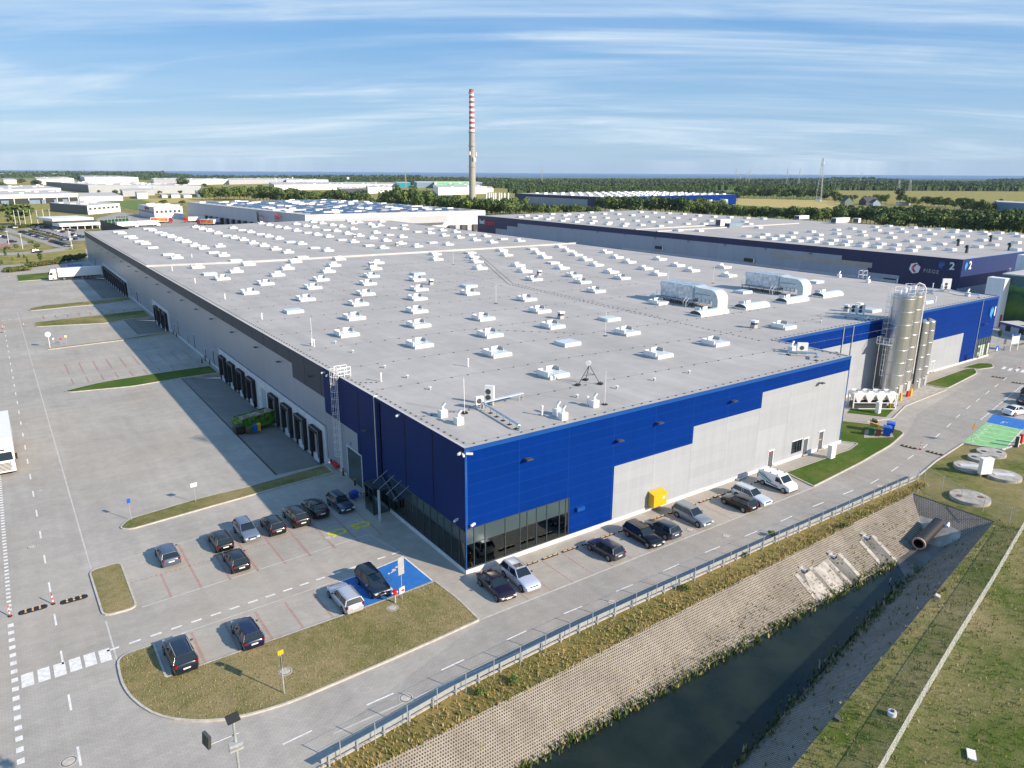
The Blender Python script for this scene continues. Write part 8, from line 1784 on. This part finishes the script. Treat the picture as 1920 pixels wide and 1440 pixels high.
# ------------------------------------------------------------------ trees
mat("leaf_light", (.15, .20, .05), .75, spec=.2); mat("leaf_mid", (.085, .135, .035), .75, spec=.2); mat("leaf_dark", (.045, .08, .026), .8, spec=.2); mat("leaf_lime", (.20, .26, .04), .7, spec=.2); mat("leaf_blue", (.04, .075, .035), .8, spec=.2); mat("leaf_rust", (.28, .12, .04), .8)
def crown_mb(rn, kind, n, mats_, sz=1.0):
    """crown about 1 m high x 1 m wide at origin base 0.12..1: many leaf clumps through the volume"""
    m = MB(); lumps = []
    if kind == "round": lumps = [(rn.uniform(-.26, .26), rn.uniform(-.26, .26), rn.uniform(.35, .78), rn.uniform(.18, .28)) for _ in range(9)]
    elif kind == "tall": lumps = [(rn.uniform(-.1, .1), rn.uniform(-.1, .1), .22 + .7 * k / 9, .15 + .05 * math.sin(PI * k / 9)) for k in range(10)]
    elif kind == "cone": lumps = [(rn.uniform(-.05, .05), rn.uniform(-.05, .05), .15 + .8 * k / 9, .30 * (1 - k / 10) + .05) for k in range(10)]
    elif kind == "bush": lumps = [(rn.uniform(-.3, .3), rn.uniform(-.3, .3), rn.uniform(.2, .7), rn.uniform(.2, .3)) for _ in range(7)]
    elif kind == "pine": lumps = [(rn.uniform(-.25, .25), rn.uniform(-.25, .25), rn.uniform(.55, .85), rn.uniform(.14, .22)) for _ in range(8)]
    for k in range(n):
        L = rn.choice(lumps); th, ph = rn.uniform(0, 2 * PI), math.acos(rn.uniform(-.8, 1)); r_ = L[3] * rn.uniform(.7, 1.08)
        c = Vector((L[0] + r_ * math.sin(ph) * math.cos(th), L[1] + r_ * math.sin(ph) * math.sin(th), L[2] + r_ * .8 * math.cos(ph)))
        nn = (Vector((math.sin(ph) * math.cos(th), math.sin(ph) * math.sin(th), math.cos(ph))) + Vector((rn.uniform(-.7, .7), rn.uniform(-.7, .7), rn.uniform(-.4, .7)))).normalized()
        u = nn.orthogonal().normalized(); v = nn.cross(u); s_ = sz * rn.uniform(.028, .06); a0 = rn.uniform(0, 6)
        m.face([c + u * (s_ * q_ * math.cos(a0 + t_)) + v * (s_ * q_ * math.sin(a0 + t_)) for t_, q_ in ((0, 1), (1.3, .7), (2.5, 1.1), (3.7, .7), (5.0, .9))], mats_[min(len(mats_) - 1, int(rn.random() ** 1.3 * len(mats_)))])
    return m
TP = {}
def tree_proto(key, kind, n, mats_, sz, seed):
    rn = random.Random(seed); c = crown_mb(rn, kind, n, mats_, sz).build("crown"); tr = MB(); tr.cyl((0, 0, 0), (0, 0, .45), .022, "trunk_bark", r1=.014, n=6)
    for k in range(4): a = k * 1.7; tr.cyl((0, 0, .22 + .05 * k), (.2 * math.cos(a), .2 * math.sin(a), .48 + .05 * k), .011, "trunk_bark", r1=.005, n=4, caps=False)
    t_ = tr.build("trunk"); TP.setdefault(key, []).append((c.data, t_.data)); bpy.data.objects.remove(c); bpy.data.objects.remove(t_)
for i in range(4):
    tree_proto("oak", "round", 620, ["leaf_mid", "leaf_dark", "leaf_light"], 1.25, i); tree_proto("dark", "round", 560, ["leaf_dark", "leaf_mid", "leaf_dark"], 1.3, 20 + i)
for i in range(2):
    tree_proto("light", "round", 560, ["leaf_light", "leaf_mid", "leaf_light"], 1.2, 40 + i); tree_proto("poplar", "tall", 460, ["leaf_mid", "leaf_light", "leaf_dark"], 1.2, 60 + i); tree_proto("pine", "pine", 420, ["leaf_dark", "leaf_blue", "leaf_mid"], 1.3, 70 + i); tree_proto("cone", "cone", 420, ["leaf_dark", "leaf_blue"], 1.1, 80 + i); tree_proto("bush", "bush", 360, ["leaf_mid", "leaf_light", "leaf_dark"], 1.6, 90 + i); tree_proto("lime", "round", 320, ["leaf_lime", "leaf_light"], 1.5, 95 + i); tree_proto("rust", "bush", 300, ["leaf_rust", "leaf_light", "leaf_mid"], 1.7, 97 + i)
def tree(kind, x, y, h, w, label, group=None, name=None, cat="tree"):
    t = empty(name or ("shrub" if kind in ("bush", "rust") else "tree"), (x, y, 0), rnt.uniform(0, 6.28), label, cat, group); c, tr = rnt.choice(TP[kind])
    for nm, d_ in (("crown", c), ("trunk", tr)): o = bpy.data.objects.new(nm, d_); col.objects.link(o); o.parent = t
    t.scale = (w, w, h); return t
rnt = random.Random(11)
def belt(px0, px1, b0, b1, t0, t1, n, kinds, label, group, jit=3.0):
    for k in range(n):
        u = (k + rnt.uniform(-.3, .3) + .5) / n; px = px0 + (px1 - px0) * u; by = b0 + (b1 - b0) * u + rnt.uniform(-jit, 0); ty = t0 + (t1 - t0) * u; p = G(px, by); h = max(4, HT(p, ty + rnt.uniform(-4, 3.5)))
        kd = rnt.choice(kinds); w = h * (rnt.uniform(.75, 1.1) if kd not in ("poplar", "cone") else rnt.uniform(.6, .85)); tree(kd, p.x, p.y, h, w, label, group)
belt(376, 484, 376, 377, 351, 348, 15, ["oak", "light"], "tree in the green belt behind the solar roofed warehouse", "belt of trees behind the solar roofed warehouse"); belt(484, 560, 381, 383, 345, 356, 12, ["oak", "light", "dark"], "tree in the green belt behind the solar roofed warehouse", "belt of trees behind the solar roofed warehouse"); belt(556, 686, 384, 387, 358, 358, 18, ["dark", "oak"], "tree in the green belt behind the solar roofed warehouse", "belt of trees behind the solar roofed warehouse")
belt(686, 720, 388, 390, 370, 372, 5, ["dark", "cone"], "tree in the green belt behind the solar roofed warehouse", "belt of trees behind the solar roofed warehouse")
belt(720, 800, 397, 399, 350, 354, 13, ["poplar", "oak", "light"], "tree of the wood around the foot of the tall chimney", "wood around the foot of the tall chimney"); belt(780, 960, 402, 406, 364, 373, 30, ["oak", "poplar", "dark"], "tree of the wood around the foot of the tall chimney", "wood around the foot of the tall chimney"); belt(860, 960, 398, 402, 372, 378, 14, ["dark", "oak"], "tree of the wood around the foot of the tall chimney", "wood around the foot of the tall chimney", 2)
belt(955, 1125, 404, 404, 382, 384, 24, ["oak", "light", "dark", "bush"], "tree between the second warehouse and the distant navy warehouse", "trees between the second and the distant navy warehouse"); belt(1120, 1350, 400, 405, 366, 370, 28, ["oak", "dark", "light"], "tree between the second warehouse and the distant navy warehouse", "trees between the second and the distant navy warehouse"); belt(1290, 1450, 408, 414, 380, 386, 18, ["oak", "light", "dark"], "tree between the second warehouse and the distant navy warehouse", "trees between the second and the distant navy warehouse"); belt(955, 985, 392, 392, 366, 368, 3, ["light"], "tree between the second warehouse and the distant navy warehouse", "trees between the second and the distant navy warehouse")
g6 = "trees behind the right part of the second warehouse"; l6 = "tree in the dense belt behind the right part of the second warehouse"
belt(1430, 1660, 415, 424, 387, 388, 30, ["pine", "dark", "oak", "light"], l6, g6); belt(1640, 1930, 430, 446, 393, 400, 30, ["oak", "light", "dark"], l6, g6); belt(1700, 1930, 418, 424, 388, 392, 22, ["dark", "oak"], l6, g6); belt(1560, 1760, 404, 410, 384, 386, 16, ["pine", "dark", "oak"], l6, g6)
g7 = "trees around the farmhouses"; l7 = "tree in the loose group around the farmhouses"
belt(1560, 1600, 382, 382, 362, 362, 4, ["oak", "dark"], l7, g7); belt(1600, 1660, 378, 379, 364, 366, 5, ["oak"], l7, g7); belt(1645, 1670, 383, 383, 359, 359, 2, ["light"], l7, g7); belt(1680, 1690, 383, 383, 355, 355, 1, ["dark"], "largest dark oak right of the farmhouses", None); belt(1695, 1800, 386, 392, 368, 372, 14, ["oak", "dark", "light"], l7, g7); belt(1800, 1862, 402, 404, 370, 376, 8, ["dark", "oak"], l7, g7); belt(1870, 1930, 386, 386, 374, 376, 5, ["oak"], l7, g7)
g8 = "row of dark trees along the golden field"; l8 = "tree in the dark row along the far side of the golden field"
belt(1380, 1570, 372, 376, 351, 354, 34, ["dark", "oak"], l8, g8, 2); belt(1340, 1385, 378, 378, 355, 360, 6, ["dark", "oak"], l8, g8, 2)
for px, by, ty, w, kd, lb in ((37, 422, 377.5, 1.35, "oak", "big round green tree before the open loading hall"), (1, 401, 388, 1.2, "oak", "dark round tree at the left picture edge"), (72, 352, 335, 1.3, "dark", "dark round tree left of the long grey hall"), (42, 345, 334, 1.6, "oak", "grey green tree cluster at the far left"), (344, 352, 330, 1.2, "oak", "tall tree between two distant halls"), (218, 369, 355, 1, "dark", "dark tree in front of the very long white hall"), (185, 362, 356, 1.4, "dark", "round tree before the white hangar"), (292, 362, 353, 1, "oak", "small tree right of the grey shed"), (338, 365, 356, 1.2, "dark", "tree before the last white sheds"), (300, 365, 356, 1, "oak", "small round tree among the white sheds"),
    (306, 384, 374, 1.8, "oak", "bushy tree left behind the silver office"), (342, 384, 375, 1.8, "oak", "bushy tree right behind the silver office"), (383, 352, 343, 1.3, "dark", "tree at the end of the very long white hall"), (59.3, 460, 449.5, 1.0, "oak", "small round tree on the green by the entry road"), (71, 469, 454, .9, "oak", "young round crowned tree on the green between the roads"), (30.5, 469.5, 456.5, .8, "oak", "young tree beside the red paving"), (13.5, 471, 460, 1.0, "oak", "young tree at the left end of the green"),
    (10, 480, 467, .7, "cone", "small conifer left of the curved road"), (35.5, 483, 474.5, 1.0, "cone", "small bushy conifer on the dry meadow, left"), (45.5, 484.5, 477, .9, "cone", "small bushy conifer on the dry meadow, right"), (26, 493, 479, .5, "lime", "lime green young tree on the left"), (52, 493, 479, .6, "lime", "lime green young tree next to a dark one"), (52.5, 496, 485, .8, "cone", "dark young tree below the lime green one"), (77, 493, 473, .45, "dark", "slim dark young tree before the hedge"), (1.5, 498, 486, 1, "oak", "bush like tree at the left edge above the road"), (1872, 640, 618, .35, "pine", "thin young tree in front of the gatehouse"),
    (5, 435, 423, 1.3, "dark", "dark tree at the left edge above the car park"), (8, 349, 341, 2.6, "bush", "broad bush before the white block at the far left")):
    p = G(px, by); h = HT(p, ty); tree(kd, p.x, p.y, h, h * w, lb)
gh_ = "hedge bushes at the head of the left yard"
for k in range(24):
    u = k / 23; p = G(56 + 100 * u, 501.5 - 13.5 * u); h = 2.2 + (1.2 if u > .55 else 0); tree("rust" if u < .5 and k % 2 else "bush" if u < .55 else "bush", p.x, p.y, h, 3.6, "bush in the hedge at the head of the left yard", gh_, cat="bush")
for k in range(16):
    u = k / 15; p = G(13 + 38 * u, 509.5 - 4 * u + (k % 2) * 1.6); tree("bush" if k % 3 else "rust", p.x, p.y, 2.0, 3.4, "bush in the round planted bed on the left road", "bushes in the planted bed on the left road", cat="bush")
for k in range(14):
    p = G(60 + (k // 3) * 13 + (k % 3) * 4, 434 + (k // 3) * 3.4 + 1.2 * (k % 3)); tree("rust", p.x, p.y, 1.4, 4.5, "rusty shrub bed between the car rows", "rusty shrub beds between the far car rows", cat="bush")
for k in range(10): p = G(30 + k * 9, 427.5 - k * .5); tree("bush", p.x, p.y, 2.6, 6, "bush in the hedge behind the flagpoles", "hedge behind the flagpoles", cat="bush")
# far woods: masses of crowns nobody could count
def wood(label, rows, w_=1.0, mats_=("leaf_dark", "leaf_mid", "leaf_blue")):
    m = MB(); rn = random.Random(int(rows[0][0]) + len(rows) * 7)
    for (px0, px1, b0, b1, t0, t1) in rows:
        d0 = (G(px0, b0) - CAM).length; n = int((px1 - px0) / 1.9) + 3
        for k in range(n):
            u = (k + rn.uniform(-.5, .5)) / n; px = px0 + (px1 - px0) * u; p = G(px, b0 + (b1 - b0) * u + rn.uniform(-.8, .4)); h = HT(p, t0 + (t1 - t0) * u + rn.uniform(-.7, 1.6)); r_ = (p - CAM).length / F * rn.uniform(2.4, 4.6)
            nl = 16
            for j in range(nl):
                th, z = rn.uniform(0, 2 * PI), rn.random() ** .6; q_ = r_ * math.sqrt(max(.05, 1 - z * z)) * rn.uniform(.5, 1.0); c = Vector((p.x + q_ * math.cos(th), p.y + q_ * math.sin(th), h * (.25 + .72 * z)))
                nn = Vector((math.cos(th) * .8 + rn.uniform(-.4, .4), math.sin(th) * .8 + rn.uniform(-.4, .4), .7)).normalized(); a_ = nn.orthogonal().normalized(); b_ = nn.cross(a_); s_ = r_ * .42 * rn.uniform(.6, 1.2)
                m.face([c + a_ * s_, c + b_ * s_ * .9, c - a_ * s_, c - b_ * s_ * .8], mats_[int(rn.random() ** 1.2 * len(mats_))])
            m.face([(p.x - r_, p.y, 0), (p.x + r_, p.y, 0), (p.x + r_ * .8, p.y, h * .7), (p.x - r_ * .8, p.y, h * .7)], mats_[0])
    o = m.build("woodland"); tag(o, label, "wood", kind="stuff"); return o
wood("wooded ridge along the horizon at the far left", [(-40, 310, 328, 333, 321.5, 321), (-40, 310, 333, 336, 325, 325), (90, 440, 335, 339, 327.5, 328.5), (300, 360, 330, 331, 324, 326.5), (400, 482, 336, 336, 328.3, 330)])
wood("long dark wood below the sea between the white halls and the chimney", [(470, 790, 337, 341, 328.8, 327.5), (470, 790, 341, 343.5, 334, 331), (620, 960, 344.5, 349, 335, 335.5), (780, 960, 339, 341, 331, 333.5), (900, 960, 352, 353, 342, 342)])
wood("broad wood right of the chimney below the sea", [(955, 1440, 343, 345, 335.5, 335), (955, 1440, 349, 350, 339, 340), (955, 1345, 355, 356, 345, 346), (955, 1340, 362, 362, 350, 352), (1340, 1560, 356, 357, 341, 346), (1400, 1560, 361, 362, 348, 350)])
wood("wooded hills along the horizon at the right", [(1440, 1640, 342, 340, 335, 332), (1560, 1700, 340, 342, 331.5, 336), (1440, 1930, 347, 352, 337, 342), (1540, 1930, 356.5, 358.5, 343, 345), (1690, 1930, 344, 346, 338, 341), (1850, 1990, 343, 343, 336, 333), (1640, 1860, 352, 354, 341, 343)])
# weeds along the ditch and verge, reeds at the water's edge
def inpoly(P, x, y):
    r = False
    for (x0, y0), (x1, y1) in zip(P, P[1:] + P[:1]):
        if (y0 > y) != (y1 > y) and x < (x1 - x0) * (y - y0) / (y1 - y0) + x0: r = not r
    return r
def tufts(name, label, gen, n, mats_, hh, seed):
    m = MB(); rn = random.Random(seed)
    for _ in range(n):
        x, y, z = gen(rn); s_ = rn.uniform(.5, 1.3) * hh; m_ = mats_[int(rn.random() ** 1.3 * len(mats_))]
        for j in range(3):
            a = rn.uniform(0, 2 * PI); dx, dy = math.cos(a), math.sin(a); w_ = .16 * s_; lx, ly = rn.uniform(-.4, .4) * s_, rn.uniform(-.4, .4) * s_; m.face([(x - dx * w_, y - dy * w_, z), (x + dx * w_, y + dy * w_, z), (x + lx + dx * w_ * .3, y + ly + dy * w_ * .3, z + s_)], m_)
    return tag(m.build(name), label, "weeds", kind="stuff")
mat("weed_gold", (.46, .34, .13), .9); mat("weed_green", (.12, .17, .03), .9); mat("weed_straw", (.46, .38, .21), .9)
def g_verge(rn): x = rn.uniform(-22, 57); t = rn.random() ** .7; y0 = min(-12.9, -12.6 - max(0, (-4 - x)) * .1); return x, y0 - .4 - t * (abs(ynear(x) - y0) - .1), 0
tufts("weeds", "golden and green weeds along the verge outside the crash barrier", g_verge, 3800, ["weed_gold", "weed_straw", "weed_green"], .26, 1)
def g_shore(rn):
    if rn.random() < .5: return rn.uniform(-8, 41), near_b(WZ) + rn.uniform(-.6, .5), WZ - .05 + .1
    x = rn.uniform(0, 42); return x, far_b(x, WZ) + rn.gauss(-.1, .45), WZ - .02
tufts("shore_weeds", "weeds and reeds along both water edges of the ditch", g_shore, 1700, ["weed_green", "leaf_mid", "weed_straw"], .42, 2)
def g_bank(rn): x = rn.uniform(-8, 50); z = zt + (WZ - zt) * rn.random() ** .5; return x, near_b(z), z
tufts("bank_weeds", "scattered dry weeds growing in the cells of the sunny bank", g_bank, 1100, ["weed_straw", "weed_gold", "weed_green"], .22, 3)
def g_far(rn): x = rn.uniform(5, 50); z = zt + (WZ - zt) * rn.random(); return x, far_b(x, z), z
tufts("bank_weeds", "thin weeds on the shaded far bank", g_far, 260, ["weed_straw", "weed_green"], .3, 4)
def g_top(rn): x = rn.uniform(0, 54); return x, yfar(x) - rn.random() ** 1.5 * 26 - .2, 0
tufts("meadow_tufts", "rough green tufts on the meadow past the far bank", g_top, 7000, ["weed_green", "weed_straw", "leaf_light"], .22, 5)
def g_isl(rn):
    while True:
        x, y = rn.uniform(-29, -3), rn.uniform(-7.6, 4.8)
        if inpoly(ISL[1], x, y): return x, y, .1
tufts("lawn_tufts", "dry grass tufts on the large lawn below the car park", g_isl, 4500, ["weed_straw", "weed_gold", "weed_straw", "weed_green"], .10, 6)
for k, (px, py) in enumerate(((1285, 1108), (963, 1282), (1447, 1005), (1580, 990), (902, 1302), (1395, 1044))): p = G(px, py); tree("bush", p.x, p.y, .7, .9, "small green bush on the weedy verge beside the crash barrier", "green bushes on the verge", cat="bush")
# haze: one even pale volume round the whole place
hm_ = bpy.data.materials.new("haze_air"); hm_.use_nodes = True; hn = hm_.node_tree; hn.nodes.clear(); ho = hn.nodes.new("ShaderNodeOutputMaterial"); hv = hn.nodes.new("ShaderNodeVolumePrincipled")
hv.inputs["Color"].default_value = (.62, .78, 1.0, 1); hv.inputs["Density"].default_value = 3.2e-5; hv.inputs["Anisotropy"].default_value = 0.0; hn.links.new(hv.outputs[0], ho.inputs["Volume"]); MATS["haze_air"] = hm_
hz = MB(); hz.box(-6, 6, -6, 6, 0, 1, "haze_air"); hz = hz.build("haze"); hz.scale = (2600, 2600, 146.5); hz.location = (0, 0, -6.2); hz["kind"] = "stuff"
# ------------------------------------------------------------------ sky, sun, exposure
SUN_EL, SUN_AZ = R(27.0), math.atan2(-.899, .438)      # direction towards the sun, measured from the wall's shadow
sd = Vector((math.cos(SUN_EL) * math.cos(SUN_AZ), math.cos(SUN_EL) * math.sin(SUN_AZ), math.sin(SUN_EL)))
sl = bpy.data.lights.new("sun", 'SUN'); sl.energy = 5.0; sl.angle = R(.5); sl.color = (1.0, .84, .66)
so = bpy.data.objects.new("sun", sl); col.objects.link(so); so.rotation_euler = sd.to_track_quat('Z', 'Y').to_euler()
w = bpy.data.worlds.new("World"); sc.world = w; w.use_nodes = True; nt = w.node_tree; bg = nt.nodes["Background"]
sky = nt.nodes.new("ShaderNodeTexSky"); sky.sky_type = 'NISHITA'; sky.sun_disc = False; sky.sun_elevation = SUN_EL
sky.sun_rotation = PI / 2 - SUN_AZ; sky.altitude = 50; sky.air_density = 1.0; sky.dust_density = .6; sky.ozone_density = 2.2
tc = nt.nodes.new("ShaderNodeTexCoord"); sp = nt.nodes.new("ShaderNodeSeparateXYZ"); nt.links.new(tc.outputs["Generated"], sp.inputs[0])
def wm(op, a, b=0.0, clamp=False):
    nd = nt.nodes.new("ShaderNodeMath"); nd.operation = op; nd.use_clamp = clamp
    for i, v in enumerate((a, b)):
        if isinstance(v, (int, float)): nd.inputs[i].default_value = v
        else: nt.links.new(v, nd.inputs[i])
    return nd.outputs[0]
zc = wm('MAXIMUM', sp.outputs[2], .015); den = wm('ADD', zc, .10)
u_, v_ = wm('DIVIDE', sp.outputs[0], den), wm('DIVIDE', sp.outputs[1], den)
cb = nt.nodes.new("ShaderNodeCombineXYZ"); nt.links.new(wm('ADD', wm('MULTIPLY', u_, .30), wm('MULTIPLY', v_, -.22)), cb.inputs[0]); nt.links.new(wm('ADD', wm('MULTIPLY', u_, .75), wm('MULTIPLY', v_, 1.0)), cb.inputs[1])
def wn(scale, detail, rough, dist):
    n_ = nt.nodes.new("ShaderNodeTexNoise"); n_.inputs["Scale"].default_value = scale; n_.inputs["Detail"].default_value = detail; n_.inputs["Roughness"].default_value = rough; n_.inputs["Distortion"].default_value = dist
    nt.links.new(cb.outputs[0], n_.inputs["Vector"]); return n_.outputs["Fac"]
def wr(f, a, b, va=0.0, vb=1.0):
    r_ = nt.nodes.new("ShaderNodeMapRange"); r_.interpolation_type = 'SMOOTHSTEP'
    for i, v in enumerate((0, a, b, va, vb)):
        if i: r_.inputs[i].default_value = v
    nt.links.new(f, r_.inputs[0]); return r_.outputs[0]
c1, c2 = wr(wn(.55, 9, .60, 1.1), .42, .66), wr(wn(1.7, 9, .62, .6), .36, .66)
cl = wm('ADD', wm('MULTIPLY', c1, .40), wm('MULTIPLY', wm('MULTIPLY', c2, wm('ADD', c1, .25)), .55), True)
def cmix(f, a, b):
    nd = nt.nodes.new("ShaderNodeMix"); nd.data_type = 'RGBA'
    for i, v in ((0, f), (6, a), (7, b)):
        if isinstance(v, float): nd.inputs[i].default_value = v
        elif isinstance(v, tuple): nd.inputs[i].default_value = (*v, 1)
        else: nt.links.new(v, nd.inputs[i])
    return nd.outputs[2]
hzn = wr(sp.outputs[2], .0, .26, 0, 1)
clear = cmix(hzn, (2.05, 3.35, 4.9), (.60, 2.1, 4.6))
base = cmix(.80, sky.outputs[0], clear)
mx = type("o", (), {})(); mx.outputs = [None, None, cmix(wm('MULTIPLY', cl, .85), base, (4.6, 5.4, 6.1))]
nt.links.new(mx.outputs[2], bg.inputs[0]); bg.inputs[1].default_value = .11
sc.view_settings.view_transform = 'Standard'; sc.view_settings.look = 'None'; sc.view_settings.exposure = .58; sc.view_settings.gamma = 1
sc.render.engine = 'CYCLES'; sc.cycles.max_bounces = 5; sc.cycles.transparent_max_bounces = 12; sc.cycles.use_denoising = True
